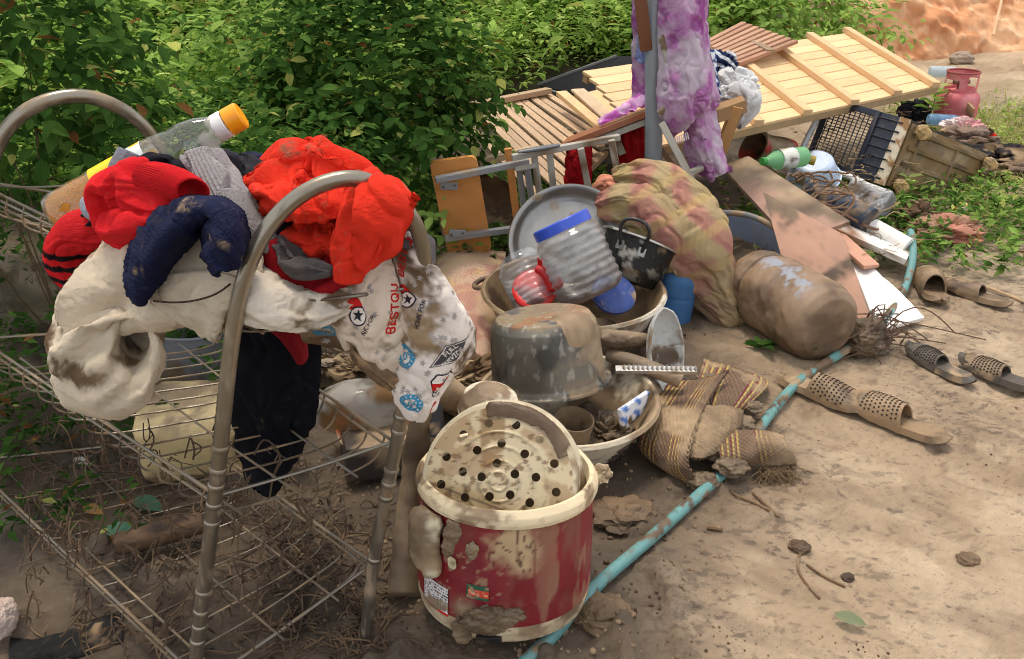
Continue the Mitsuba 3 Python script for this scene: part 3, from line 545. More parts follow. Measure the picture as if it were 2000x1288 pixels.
for i, (p, a, b) in enumerate(((((180, 445, 1.36), (215, 420, 1.36), (260, 410, 1.36)), [.024, .028, .026], .026), (((285, 335, 1.36), (318, 326, 1.37), (355, 350, 1.36)), [.018, .022, .02], .02), (((440, 335, 1.36), (480, 350, 1.33), (500, 390, 1.30)), [.03, .034, .03], .03), (((420, 350, 1.40), (470, 336, 1.40), (540, 340, 1.40)), [.02, .025, .025], .025), (((450, 420, 1.30), (500, 430, 1.27), (540, 440, 1.25)), [.04, .045, .04], .04), (((330, 470, 1.36), (430, 500, 1.34), (560, 480, 1.32)), [.06, .07, .06], .06))):
    part(blk, 'fold', sweep(pth(*p), a, b, 66, 66, .3 * i, soft=dict(su=1.25, sv=1.25, keep=.012, coarse=12), seed=30 + i), 'cloth', fabric((BLK, BLK, lin(40, 40, 46), lin(34, 42, 62), BLK, lin(52, 40, 36))[i], .08, 31 + i), smooth=True)
# orange-red sweatshirt
org = thing('orange_sweatshirt', 'bright orange-red sweatshirt piled on the rack and folded over the front tube arch', 'sweatshirt')
ORG = lin(206, 48, 30)
oc = fabric(ORG, .38, 44, 7)
def sheet_(rows, nu, nv, su, sv, seed, co=15, th=.006, keep=.010, grav=0.): return solid(relax(net([[PY(*q) for q in r] for r in rows], nu, nv), su, sv, wrap=False, seed=seed, coarse=co, keep=keep, noise=.016, grav=grav), th)
part(org, 'body', sheet_([[(498, 352, 1.40), (560, 330, 1.45), (640, 330, 1.45), (715, 372, 1.38)], [(496, 338, 1.34), (560, 292, 1.37), (640, 300, 1.37), (722, 356, 1.31)], [(494, 352, 1.28), (566, 330, 1.27), (640, 336, 1.26), (722, 366, 1.23)], [(500, 388, 1.24), (570, 384, 1.21), (645, 386, 1.21), (722, 392, 1.20)], [(522, 430, 1.24), (580, 434, 1.21), (650, 432, 1.20), (716, 420, 1.20)], [(545, 462, 1.25), (595, 476, 1.23), (650, 470, 1.22), (706, 450, 1.22)]], 130, 130, 1.30, 1.30, 51), 'cloth', oc, smooth=True)
part(org, 'fold', sheet_([[(500, 350, 1.27), (570, 352, 1.24), (650, 358, 1.22), (715, 362, 1.21)], [(505, 372, 1.21), (575, 388, 1.175), (650, 386, 1.17), (712, 380, 1.18)], [(528, 420, 1.20), (590, 430, 1.16), (655, 420, 1.16), (708, 405, 1.18)]], 80, 130, 1.10, 1.22, 52, 13), 'cloth', oc, smooth=True)
part(org, 'fold', sheet_([[(545, 438, 1.24), (610, 446, 1.20), (660, 440, 1.19), (708, 430, 1.20)], [(556, 470, 1.20), (612, 486, 1.16), (664, 476, 1.16), (704, 462, 1.18)], [(580, 500, 1.22), (622, 512, 1.19), (668, 505, 1.18), (698, 492, 1.19)]], 80, 110, 1.10, 1.22, 53, 13), 'cloth', oc, smooth=True)
part(org, 'hood', sheet_([[(520, 352, 1.33), (540, 306, 1.36), (592, 288, 1.37), (640, 302, 1.34), (668, 330, 1.31)], [(528, 362, 1.29), (552, 326, 1.30), (598, 306, 1.30), (642, 318, 1.28), (672, 340, 1.27)], [(545, 372, 1.28), (575, 352, 1.27), (612, 340, 1.27), (648, 340, 1.26), (676, 352, 1.25)]], 80, 120, 1.15, 1.25, 54, 14), 'cloth', oc, smooth=True)
part(org, 'sleeve', sweep(pth((716, 362, 1.19), (700, 430, 1.15), (688, 490, 1.135), (684, 530, 1.13)), [.022, .027, .029, .024], [.014, .018, .018, .016], 70, 80, .5, seed=55, soft=dict(su=1.16, sv=1.14, coarse=12), hollow=(False, True)), 'cloth', fabric(ORG, .42, 47, 9), smooth=True)
ov = net([[PY(690, 380, 1.27), PY(730, 356, 1.27), PY(770, 362, 1.27), PY(795, 392, 1.27)], [PY(706, 346, 1.16), PY(745, 336, 1.15), PY(782, 354, 1.155), PY(806, 380, 1.18)], [PY(700, 398, 1.105), PY(740, 402, 1.10), PY(778, 412, 1.11), PY(806, 420, 1.15)], [PY(694, 455, 1.10), PY(728, 465, 1.095), PY(756, 475, 1.10), PY(782, 480, 1.14)], [PY(690, 512, 1.11), PY(712, 530, 1.10), PY(726, 528, 1.11), PY(742, 512, 1.15)]], 80, 70)
ov = ov + gridN(ov) * (.0 * (billow(np.stack([ov[..., 0] * 20, ov[..., 2] * 7, ov[..., 1] * 10], -1), 3, 19) - .5))[..., None]
part(org, 'overhang', solid(relax(ov, 1.06, 1.12, wrap=False, seed=5, coarse=12, keep=.05), .006), 'cloth', fabric(ORG, .12, 46, 9), label='flap hanging over the tube arch', smooth=True)
# dark red garment
dr_ = thing('maroon_sweater', 'dark red sweater with an open ribbed cuff, under the orange sweatshirt', 'sweater')
MAR = lin(142, 22, 30)
part(dr_, 'cuff', sweep(pth((570, 560, 1.20), (548, 520, 1.19), (528, 480, 1.20)), [.034, .030, .028], [.024, .023, .02], 120, 40, .3, .05, (10, 1.5), 60, rib=(44, .03, -1, 2), hollow=(False, True)), 'cloth', fabric(MAR, .06, 61), smooth=True)
part(dr_, 'body', sweep(pth((480, 520, 1.28), (570, 545, 1.23), (640, 540, 1.2), (690, 500, 1.2)), [.05, .05, .045, .03], [.035, .04, .035, .03], 80, 80, 0, soft=dict(su=1.2, sv=1.2, coarse=14), seed=62), 'cloth', fabric(MAR, .08, 63), smooth=True)
obj('grey_cloth', sweep(pth((560, 480, 1.19), (590, 515, 1.16), (635, 525, 1.14)), [.02, .024, .012], [.012, .014, .008], 60, 60, .3, soft=dict(su=1.2, sv=1.25, coarse=12), seed=64), 'cloth', fabric(lin(78, 74, 74), .15, 65), 'small charcoal cloth lying on the maroon sweater under the orange sweatshirt', 'cloth', smooth=True)
# black trousers hanging through the rack
tr = net([[PY(470, 560, 1.36), PY(540, 560, 1.32), PY(610, 560, 1.36)], [PY(474, 640, 1.37), PY(540, 640, 1.33), PY(602, 640, 1.36)], [PY(470, 760, 1.38), PY(535, 760, 1.34), PY(602, 755, 1.37)], [PY(470, 850, 1.39), PY(535, 860, 1.35), PY(590, 850, 1.38)], [PY(485, 950, 1.40), PY(525, 965, 1.37), PY(560, 935, 1.40)]], 70, 50)
tr = tr + gridN(tr) * (.008 * (ridge(np.stack([tr[..., 0] * 25, tr[..., 2] * 4, tr[..., 1] * 8], -1), 3, 21) - .3))[..., None]
trs = thing('black_trousers', 'black trousers hanging straight down inside the wire rack', 'trousers')
part(trs, 'leg', solid(relax(tr, 1.02, 1.15, wrap=False, seed=15, coarse=12), .018), 'cloth', fabric(lin(16, 17, 24), .05, 66), smooth=True)
part(trs, 'lining', sweep(pth((500, 610, 1.33), (560, 640, 1.31), (590, 700, 1.32)), [.03, .03, .02], [.02, .02, .012], 40, 40, .2, .15, (14, 2), 67), 'cloth', fabric(lin(120, 22, 30), .06, 68), label='dark red lining showing at the top', smooth=True)

# ------------------------------------------------------------------ printed pyjamas
pj = thing('printed_pyjamas', 'muddy white pyjamas with star and badge prints hanging right of the front arch', 'pyjamas')
PJ = lin(226, 216, 206)
pjc = fabric(PJ, .36, 70, 7, .1)
def surf(ctrl, nu=90, nv=70, amp=.006, seed=0, k=(20, 5)):
    V = relax(net(ctrl, nu, nv), 1.06, 1.13, wrap=False, seed=seed, keep=.02, coarse=13, crease=.0045, cf=(16, 7)); amp *= .2; return V + gridN(V) * (amp * 1.7 * (billow(np.stack([V[..., 0] * k[0] * .8, V[..., 2] * k[1] * 1.2, V[..., 1] * 9], -1), 3, seed) - .5))[..., None]
legR = surf([[PY(752, 470, 1.24), PY(770, 462, 1.215), PY(800, 465, 1.20), PY(830, 490, 1.21), PY(852, 530, 1.25)],
             [PY(770, 530, 1.21), PY(792, 525, 1.185), PY(832, 535, 1.175), PY(872, 560, 1.185), PY(890, 590, 1.23)],
             [PY(778, 610, 1.19), PY(806, 610, 1.17), PY(852, 610, 1.16), PY(900, 620, 1.165), PY(922, 640, 1.21)],
             [PY(776, 690, 1.18), PY(806, 695, 1.155), PY(850, 700, 1.145), PY(895, 690, 1.155), PY(915, 700, 1.20)],
             [PY(772, 760, 1.17), PY(796, 765, 1.15), PY(832, 765, 1.14), PY(862, 750, 1.15), PY(880, 745, 1.19)],
             [PY(782, 800, 1.18), PY(800, 818, 1.16), PY(822, 822, 1.155), PY(840, 805, 1.165), PY(852, 795, 1.19)]], 110, 80, .006, 71)
legL = surf([[PY(660, 530, 1.21), PY(690, 522, 1.19), PY(730, 520, 1.185), PY(758, 500, 1.20)],
             [PY(632, 580, 1.20), PY(672, 575, 1.175), PY(722, 575, 1.165), PY(770, 560, 1.185)],
             [PY(610, 630, 1.20), PY(660, 625, 1.17), PY(716, 640, 1.155), PY(776, 625, 1.175)],
             [PY(598, 660, 1.21), PY(662, 660, 1.185), PY(716, 690, 1.16), PY(772, 690, 1.17)],
             [PY(616, 672, 1.24), PY(672, 690, 1.215), PY(722, 720, 1.18), PY(766, 735, 1.18)]], 90, 80, .009, 72, (26, 8))
band = surf([[PY(745, 500, 1.245), PY(790, 440, 1.22), PY(845, 470, 1.24)], [PY(750, 520, 1.22), PY(795, 480, 1.19), PY(850, 520, 1.22)]], 30, 40, .003, 73)
part(pj, 'leg', solid(legL, .006), 'cloth', fabric(lin(214, 198, 180), .42, 74, 9, .1), label='left leg bunched up and browned by mud', smooth=True)
part(pj, 'leg', solid(legR, .006), 'cloth', pjc, label='right leg hanging long and cleaner', smooth=True)
part(pj, 'waistband', solid(band, .008), 'cloth', fabric(lin(96, 92, 92), .2, 75), smooth=True)
part(pj, 'fold', sweep(pth((700, 650, 1.22), (735, 700, 1.20), (765, 735, 1.19)), [.05, .05, .03], [.02, .02, .016], 66, 66, .4, soft=dict(su=1.15, sv=1.2, coarse=12), seed=76), 'cloth', fabric(lin(150, 122, 92), .6, 77), label='mud-soaked inner fold', smooth=True)
import shapely
from shapely.geometry import Polygon, Point, box as sbox
from shapely import affinity
def starp(r, n=5, k=.42): return Polygon([((r if i % 2 == 0 else r * k) * np.sin(np.pi * i / n), (r if i % 2 == 0 else r * k) * np.cos(np.pi * i / n)) for i in range(2 * n)])
def printon(V, a0, b0, ang, shape, off=.0009, step=.004):
    """flat print laid on the cloth surface V: shape (shapely or trimesh lettering, metres) about the point (a0, b0) of the surface, turned by ang"""
    nu, nv = V.shape[:2]; i, j = int(a0 * (nu - 1)), int(b0 * (nv - 1)); i, j = np.clip(i, 1, nu - 2), np.clip(j, 1, nv - 2)
    Tu, Tv = (V[i + 1, j] - V[i - 1, j]) / 2, (V[i, j + 1] - V[i, j - 1]) / 2
    if isinstance(shape, trimesh.Trimesh): m = shape.copy(); m = m.submesh([np.where(A(m.face_normals)[:, 2] > .9)[0]], append=True)
    else:
        ms = []
        for g in getattr(shape, 'geoms', [shape]):
            if g.is_empty or g.area < 1e-9: continue
            v, f = trimesh.creation.triangulate_polygon(g, engine='earcut'); ms.append(trimesh.Trimesh(np.c_[v, np.zeros(len(v))], f, process=False))
        m = trimesh.util.concatenate(ms)
    m = m.subdivide_to_size(step) if isinstance(m, trimesh.Trimesh) else m
    p = A(m.vertices)[:, :2]; c, s = np.cos(ang), np.sin(ang); p = p @ A([[c, s], [-s, c]])
    ex = nz(Tv); ey = nz(-Tu - ex * (-Tu @ ex)); G = np.stack([Tu, Tv], 1)   # +x along b, +y up the cloth
    d = np.linalg.lstsq(G, (p[:, :1] * ex + p[:, 1:] * ey).T, rcond=None)[0].T
    ia, jb = np.clip(i + d[:, 0], 0, nu - 1.001), np.clip(j + d[:, 1], 0, nv - 1.001); a, b = ia.astype(int), jb.astype(int); fa_, fb_ = (ia - a)[:, None], (jb - b)[:, None]
    N = gridN(V); q = lambda X: X[a, b] * (1 - fa_) * (1 - fb_) + X[a + 1, b] * fa_ * (1 - fb_) + X[a, b + 1] * (1 - fa_) * fb_ + X[a + 1, b + 1] * fa_ * fb_
    n = q(N); n = n * np.sign((n @ A([0, -1., .2])))[:, None]; m.vertices = q(V) + n * off; return m
def txt(s, h, bold=True):
    m = meshkit.text_mesh(s, h, .001, bold); m.apply_translation([-m.bounds[:, 0].mean(), -h / 2, 0]); return m
DK, RD, BL = lin(44, 44, 56), lin(196, 38, 34), lin(60, 138, 176)
def P_(V, a, b, ang, sh, col, nm='print', off=.0012): part(pj, nm, printon(V, a, b, ang, sh, off), 'cloth', fabric(col, .12, int(a * 90 + b * 50)))
rs = np.random.default_rng(5)
st_ = []
for i in range(58): st_.append(printon(legR, rs.uniform(.06, .97), rs.uniform(.08, .92), rs.uniform(0, 6), starp(.0062), .0009))
for i in range(34): st_.append(printon(legL, rs.uniform(.06, .95), rs.uniform(.08, .92), rs.uniform(0, 6), starp(.0062), .0009))
kk = part(pj, 'star_print', trimesh.util.concatenate(st_), 'cloth', fabric(lin(164, 156, 150), .2, 81), kind='stuff')
P_(legL, .40, .92, 1.35, txt('BESTQU', .0155), RD, 'lettering')
P_(legR, .13, .30, 1.25, txt('BESTQ', .014), RD, 'lettering')
def badge(V, a, b, ang):
    P_(V, a, b, ang, affinity.translate(affinity.scale(Point(0, 0).buffer(.014), 1, 1.5), -.007, .013), RD, 'badge', .0010)
    P_(V, a, b, ang, Point(0, 0).buffer(.0165), DK, 'badge', .0014); P_(V, a, b, ang, Point(0, 0).buffer(.0140), PJ, 'badge', .0018)
    P_(V, a, b, ang, starp(.0115), DK, 'badge', .0022)
    P_(V, a + .07, b + .13, ang + 1.1, txt('HONK FOR' if V is legR else 'NK FOR', .0075), DK, 'lettering', .0016)
badge(legR, .34, .24, .1); badge(legL, .42, .55, .1)
dia = Polygon([(-.040, 0), (0, .019), (.040, 0), (0, -.019)])
P_(legR, .58, .66, .75, dia, lin(70, 66, 68), 'badge', .0012); P_(legR, .58, .66, .75, dia.buffer(-.0018).difference(dia.buffer(-.0030)), PJ, 'badge', .0017)
P_(legR, .565, .655, .75, txt('FULL', .0075), PJ, 'lettering', .0020); P_(legR, .605, .675, .75, txt('SERVICE', .0075), PJ, 'lettering', .0020)
def seal(V, a, b, ang, t='109'):
    P_(V, a, b, ang, Point(0, 0).buffer(.021).difference(Point(0, 0).buffer(.0125)).difference(shapely.union_all([affinity.rotate(sbox(.0145, -.001, .019, .0015), x, origin=(0, 0)) for x in range(0, 360, 24)])), BL, 'seal', .0012)
    P_(V, a, b, ang, txt(t, .012), BL, 'lettering', .0016)
seal(legR, .88, .32, .2); seal(legR, .62, .20, .5); seal(legL, .66, .22, 0, 'BU')
sh = Polygon([(-.018, -.024), (-.021, .012), (-.012, .024), (.012, .024), (.021, .012), (.018, -.024), (0, -.03)])
P_(legR, .76, .68, .15, sh, DK, 'badge', .0012); P_(legR, .76, .68, .15, sh.buffer(-.0025), PJ, 'badge', .0016); P_(legR, .76, .68, .15, sbox(-.019, -.006, .019, .008), RD, 'badge', .0020)
P_(legR, .765, .68, .15, txt('NOI', .010), PJ, 'lettering', .0025); P_(legR, .72, .68, .15, txt('040', .006), DK, 'lettering', .0020); P_(legR, .80, .68, .15, txt('gng', .008), DK, 'lettering', .0020)
P_(legR, .94, .72, 0, Point(0, 0).buffer(.009).union(Point(.006, .006).buffer(.005)), RD, 'badge', .0012)

# ------------------------------------------------------------------ oil bottle on the heap
ob = thing('oil_bottle', 'clear plastic cooking oil bottle with yellow cap and label, lying across the clothes', 'bottle')
b0, b1 = PY(110, 428, 1.43), PY(452, 236, 1.50); ax = b1 - b0; Lb = np.linalg.norm(ax); ax = nz(ax); MB = fr(b0, ax, (0, -1, .3)); R = .046
def squ(m, k=.10):
    v = A(m.vertices); a = np.arctan2(v[:, 1], v[:, 0]); s = 1 + k * (np.cos(4 * a)) * -.6; v[:, :2] *= s[:, None]; m.vertices = v; return m
pr = dens([(.0, .0), (.034, .0), (.042, .006), (R, .02), (R * .97, .045), (R, .06), (R * .96, .085), (R, .105), (R, .215), (R * .94, .245), (R * .86, .262), (R * .9, .285), (R * .78, .315), (.024, Lb - .028), (.0205, Lb - .02)], .006)
part(ob, 'body', squ(lathe(pr, 56)).apply_transform(MB), 'smeared_clear', lin(200, 200, 190), rough=.06, smooth=50)
part(ob, 'label', squ(lathe(dens([(R * 1.012, .106), (R * 1.012, .214)], .004), 64)).apply_transform(MB), 'painted', (lambda v, n: (lambda q: lerp(lerp(lerp(lerp(lin(238, 206, 40), lin(230, 238, 235), ss(.165, .172, q[:, 2])), lin(232, 190, 40), ss(.19, .193, q[:, 2]) * ss(.213, .21, q[:, 2]) * (np.sin(q[:, 0] * 90) > .1)), lin(96, 160, 60), ss(1, .9, np.hypot((q[:, 2] - .142) / .018, (q[:, 0] - .006) / .013))), lin(196, 52, 40), ss(1, .9, np.hypot((q[:, 2] - .117) / .006, (q[:, 0] - .014) / .006)))) ((np.c_[v, np.ones(len(v))] @ np.linalg.inv(MB).T)[:, :3])), rough=.3)
part(ob, 'collar', lathe([(.0235, Lb - .034), (.0255, Lb - .03), (.0255, Lb - .012), (.0235, Lb - .01)], 36, 2, MB), 'painted', muddy(lin(226, 224, 220), .1, 20, 3, .35))
part(ob, 'cap', lathe(dens([(.0, Lb + .022), (.022, Lb + .022), (.0252, Lb + .019), (.0252, Lb - .008), (.022, Lb - .008)], .004), 40, 1, MB), 'painted', muddy(lin(246, 160, 16), .06, 30, 4, .35))
oil = trimesh.boolean if False else None
zz = lathe(dens([(.0, .004), (.03, .004), (.038, .01), (R * .93, .03), (R * .93, .085), (.0, .095)], .006), 40)
v = A(zz.vertices); v[:, 2] = np.where(v[:, 2] > .06, v[:, 2] - .9 * (v[:, 0]) * .55, v[:, 2]); zz.vertices = v
part(ob, 'oil', zz.apply_transform(MB), {'type': 'principledthin', 'base_color': {'type': 'rgb', 'value': [0.93, 0.56, 0.05]}, 'roughness': 0.06, 'spec_trans': 0.55, 'diff_trans': 1.2, 'eta': 1.45}, lin(230, 160, 20))
obj('loose_wire', tube(pth((-20, 364, 1.68), (70, 366, 1.66), (150, 361, 1.62)), .0022, 6, 20), 'painted', muddy(STEEL * .9, .2, 20, 6, .4, .6), 'thin straight wire running left from the oil bottle', 'wire')

# ------------------------------------------------------------------ rice cooker with a steamer basket
def local(M):
    Mi = np.linalg.inv(M); return lambda v: (np.c_[v, np.ones(len(v))] @ Mi.T)[:, :3]
def cooker():
    k = thing('rice_cooker', 'muddy crimson rice cooker without its lid, standing upright in the foreground mud', 'rice cooker')
    M = fr((-.018, 1.298, .026), (.03, .15, 1)); R, Hh = .177, .286; loc = local(M)
    wall = lathe(dens([(R - .012, .0), (R - .003, .003), (R + .002, .022), (R + .003, .04)], .004), 150, 1, M)
    part(k, 'base_ring', wall, 'gritty', muddy(lin(196, 178, 146), .42, 12, 101, .4))
    bd = lathe(dens([(R + .002, .036), (R + .0035, .042), (R + .002, .13), (R - .002, .243), (R - .001, .252)], .0036), 260, 1, M)
    def redc(v, n):
        q = loc(v); a = np.arctan2(q[:, 1], q[:, 0]); p = np.stack([a * R, q[:, 2], q[:, 2] * 0], 1)
        b = lerp(lin(104, 20, 30), lin(134, 34, 42), fb(p * 16, 3, 102))
        c = lerp(b, lin(120, 74, 62), .75 * ss(.46, .66, fb(p * A([34, 9, 1]), 4, 103)) * ss(.3, .7, fb(p * 6, 3, 104)))
        # dried, cracked mud fan
        cx, cz = -.02 + 0 * p[:, 0], p[:, 1]; aa = (a + np.pi / 2) * R
        fan = ss(.75, .35, np.hypot((aa - .022) / .078, (cz - .20) / .085) + .9 * (fb(p * 22, 4, 105) - .5))
        dry = lerp(lin(176, 150, 112), lin(196, 172, 132), fb(p * 30, 3, 106)); crack = ridge(p * A([80, 26, 1]) + 3, 2, 107); dry = lerp(dry, lin(96, 70, 50), ss(.72, .95, crack))
        c = lerp(c, dry, fan * .95)
        smear = ss(.54, .60, fb(p * A([20, 7, 1]) + 7, 4, 108)) * .8; c = lerp(c, lin(150, 118, 92), smear * ss(-.02, .12, aa) * .7)
        low = ss(.095, .05, q[:, 2] + .06 * (fb(p * 25, 4, 109) - .5)) * ss(.085, .03, np.abs(aa + .04) + .05 * (fb(p * 30, 3, 110) - .5)); c = lerp(c, mudcol(v) * 1.0, low)
        sp = ss(.66, .72, fb(p * 70, 3, 111)) * ss(.4, .6, fb(p * 9 + 3, 3, 137)); c = lerp(c, lin(160, 128, 98), sp * .7)
        r = .32 + .45 * np.maximum.reduce([fan, low, sp, smear * .6]); return c, r
    part(k, 'body', bd, 'gritty', redc)
    part(k, 'rim', lathe(dens([(R - .003, .250), (R + .004, .253), (R + .007, .262), (R + .005, .274), (R - .004, Hh), (R - .012, Hh - .002), (R - .016, .256), (R - .018, .2)], .0035), 200, 1, M), 'gritty', muddy(lin(224, 206, 170), .38, 13, 112, .35))
    part(k, 'inner_pot', lathe(dens([(R - .017, .26), (R - .02, .02), (0, .016)], .02), 80, 1, M), 'painted', muddy(lin(120, 106, 86), .6, 9, 113, .5))
    L = lambda aa, z, rr=R: (M @ np.r_[rr * np.cos(aa), rr * np.sin(aa), z, 1])[:3]
    part(k, 'hinge', warp(lump(L(.12, .262, R + .016), (.022, .018, .022), 4, .35, 2.5, 114), .004, 60, 3), 'gritty', muddy(lin(216, 198, 162), .45, 20, 115, .4))
    hz = -2.55
    hd = sweep([L(hz + .16, .232, R + .006), L(hz + .02, .222, R + .034), L(hz + .03, .165, R + .036), L(hz + .24, .14, R + .014)], [.016, .024, .028, .014], [.014, .02, .02, .012], 40, 50, .2, .25, (20, 2), 116)
    hd = warp(rbox(.040, .075, .125, .016, .006, fr(L(hz + .08, .185, R + .016), nz(L(0, 1, 0) - L(0, 0, 0)), nz(L(hz + .08, 0, 1) - L(hz + .08, 0, 0)))), .014, 24, 119)
    part(k, 'handle', warp(hd, .005, 60, 4), 'gritty', muddy(lin(200, 190, 160), .66, 14, 117, .5), label='left handle caked in mud')
    part(k, 'latch', rbox(.010, .016, .03, .004, .01, fr(L(hz + .42, .165, R + .010), (0, -.3, 1), nz(L(hz + .42, 0, 1) - L(hz + .42, 0, 0)))), 'gritty', muddy(lin(206, 196, 160), .4, 20, 118, .4))
    def patch(a0, a1, z0, z1, rr, nu=50, nv=40):
        a, z = np.meshgrid(np.linspace(a0, a1, nu), np.linspace(z0, z1, nv), indexing='ij')
        V = np.stack([rr * np.cos(a), rr * np.sin(a), z, np.ones_like(a)], -1) @ M.T; return V[..., :3]
    def stick(v, n):
        q = loc(v); a = np.arctan2(q[:, 1], q[:, 0]); u = (a + 2.62) / .42; w = (q[:, 2] - .036) / .062
        c = np.broadcast_to(lin(214, 208, 204), v.shape).copy(); bars = (np.sin(u * 200) + np.sin(u * 77 + 1)) > .3
        c[(u > .42) & (w < .52) & (w > .14) & bars] = lin(50, 46, 44)
        tx = (ns(np.stack([u * 36, np.floor(w * 9), u * 0], 1), 3) > .52) & ((w * 9) % 1 < .55); c[(w > .56) & (w < .94) & tx] = lin(70, 62, 70)
        c[(u < .38) & (w > .2) & (w < .52) & (ns(np.stack([u * 60, np.floor(w * 14), u * 0], 1), 5) > .5) & ((w * 14) % 1 < .5)] = lin(80, 74, 74)
        c[w < .10] = lin(200, 48, 36); return lerp(c, mudcol(v), ss(.54, .62, fb(v * 26, 4, 119)) * .9), .4
    part(k, 'sticker', solid(patch(-2.62, -2.2, .036, .098, R + .0052, 110, 60), .0005), 'painted', stick, smooth=True, label='white sticker with bar code and a red stripe')
    def bcol(v, n):
        q = loc(v); a = np.arctan2(q[:, 1], q[:, 0]); u = (a + 1.97) / .24; w = (q[:, 2] - .098) / .030
        c = np.broadcast_to(lin(36, 86, 62), v.shape).copy(); o = (w > .2) & (w < .72) & (u > .08); c[o] = lin(190, 70, 48)
        t = o & (w > .32) & (w < .6) & (ns(np.stack([u * 16, np.floor(w * 12), u * 0], 1), 6) > .62); c[t] = lin(222, 170, 140); return lerp(c, mudcol(v), ss(.56, .62, fb(v * 30, 4, 120))), .4
    part(k, 'badge', solid(patch(-1.97, -1.73, .098, .128, R + .0055, 60, 30), .0005), 'painted', bcol, smooth=True, label='small green and orange badge')
    part(k, 'switch_panel', rbox(.05, .012, .016, .003, .006, fr(L(-1.72, .012, R + .003), (0, 0, 1), (1, 0, 0))), 'painted', muddy(lin(34, 32, 32), .3, 20, 121, .3))
    m = lump(L(-1.72, .055, R + .004), (.045, .012, .034), 5, .5, 2.4, 122); part(k, 'mud_clump', warp(m, .006, 45, 7), 'gritty', lambda v, n: (mudcol(v, 2) * .8, .45))
    m = lump(L(-1.5, .068, R + .004), (.028, .010, .014), 4, .5, 2.4, 123); part(k, 'mud_clump', warp(m, .005, 60, 8), 'gritty', lambda v, n: (mudcol(v, 2) * .9, .5))
    for i, (a, z, s) in enumerate(((-2.0, .02, .022), (-2.15, .225, .018), (-1.92, .20, .012), (-2.2, .19, .014))):
        part(k, 'mud_clump', warp(lump(L(a, z, R + .003), (s, .006, s * 1.5), 4, .4, 2.4, 130 + i), .004, 70, i), 'gritty', lambda v, n: (mudcol(v, 2) * .8, .45))
    # steamer
    s = thing('steamer_basket', 'cream enamel steamer basket with round holes, leaning inside the crimson rice cooker', 'steamer')
    c = PY(974, 940, 1.268); nrm = nz(A([-.10, -.80, .58])); MS = fr(c, nrm, (1, 0, 0)); Rs = .150; ls = local(MS)
    holes = []
    for rr, n, o in ((.034, 5, .4), (.072, 9, .1), (.112, 13, .3)):
        holes += [Point(rr * np.cos(o + 2 * np.pi * i / n), rr * np.sin(o + 2 * np.pi * i / n)).buffer(.0084, 8) for i in range(n)]
    disc = Point(0, 0).buffer(Rs - .008, 40)
    for h in holes: disc = disc.difference(h)
    v2, f2 = trimesh.creation.triangulate_polygon(disc, engine='earcut'); dm = trimesh.Trimesh(np.c_[v2, np.zeros(len(v2))], f2, process=False).subdivide_to_size(.006); dm.merge_vertices()
    v = A(dm.vertices); r = np.hypot(v[:, 0], v[:, 1]); v[:, 2] = .0022 * (np.exp(-((r - .039) / .003) ** 2) + np.exp(-((r - .066) / .003) ** 2) + np.exp(-((r - .094) / .003) ** 2) + np.exp(-((r - .018) / .003) ** 2)); dm.vertices = v
    ENA = lin(198, 186, 158)
    def enam(v, n):
        q = ls(v); b = lerp(ENA, lin(188, 168, 126), fb(v * 14, 4, 124)); t = ss(.52, .60, fb(v * 20, 4, 125)) * .5; b = lerp(b, lin(128, 90, 50), t)
        tape = ss(.026, .022, np.abs(q[:, 0] + .012)) * ss(.0, .01, q[:, 1] - .02) * ss(.4, .5, fb(v * 30, 3, 126)); b = lerp(b, lin(130, 100, 60), tape * .8)
        low = ss(-.005, -.06, q[:, 1] + .05 * (fb(v * 30, 3, 127) - .5) + .35 * q[:, 0]); b = lerp(b, lin(150, 126, 86), low * .8)
        line = np.exp(-((q[:, 1] + .052 + .36 * q[:, 0]) / .0025) ** 2); b = lerp(b, lin(70, 54, 38), line * .8)
        sp = ss(.6, .68, fb(v * 80, 3, 128)); return lerp(b, lin(112, 84, 54), sp * .8), .32 + .3 * low
    part(s, 'perforated_disc', dm.apply_transform(MS), 'painted', enam, smooth=True)
    part(s, 'side_wall', lathe(dens([(Rs - .009, .0), (Rs - .002, -.002), (Rs + .001, -.009), (Rs + .006, -.085), (Rs + .013, -.092), (Rs + .009, -.096), (Rs, -.088), (Rs - .004, -.012)], .004), 120, 1, MS), 'painted', muddy(ENA * .95, .4, 12, 129, .35))
    mud = lathe(dens([(0, .02), (Rs * .5, .02)], .01), 20)
    a = np.linspace(.35, 1.75, 50); V = np.stack([np.stack([(Rs + .0045 - .002 * j) * np.cos(a), (Rs + .0045 - .002 * j) * np.sin(a), -.062 + .065 * j + 0 * a], -1) for j in np.linspace(0, 1, 14)])
    V = np.concatenate([V, [np.stack([(Rs - x) * np.cos(a), (Rs - x) * np.sin(a), np.full(50, .005)], -1) for x in (.006, .012, .018)]]); V = V + .004 * (fb(V * 50, 3, 133)[..., None] - .5)
    V = V - nz(V + A([0, 0, .03])) * (.010 * (1 - ss(.0, .12, np.minimum(np.linspace(0, 1, 50), 1 - np.linspace(0, 1, 50))[None] + .3 * (fb(V * 32, 3, 134) - .5)) * ss(-.5, 2, np.minimum(np.arange(17), 16 - np.arange(17))[:, None] + 5 * (fb(V * 36, 3, 135) - .5))))[..., None]
    V = np.c_[V.reshape(-1, 3), np.ones(V.shape[0] * 50)] @ MS.T; part(s, 'mud_smear', solid(V[:, :3].reshape(-1, 50, 3)[::-1], .003), 'gritty', lambda v, n: (mudcol(v, 4) * 1.15, .4), smooth=True)
cooker()

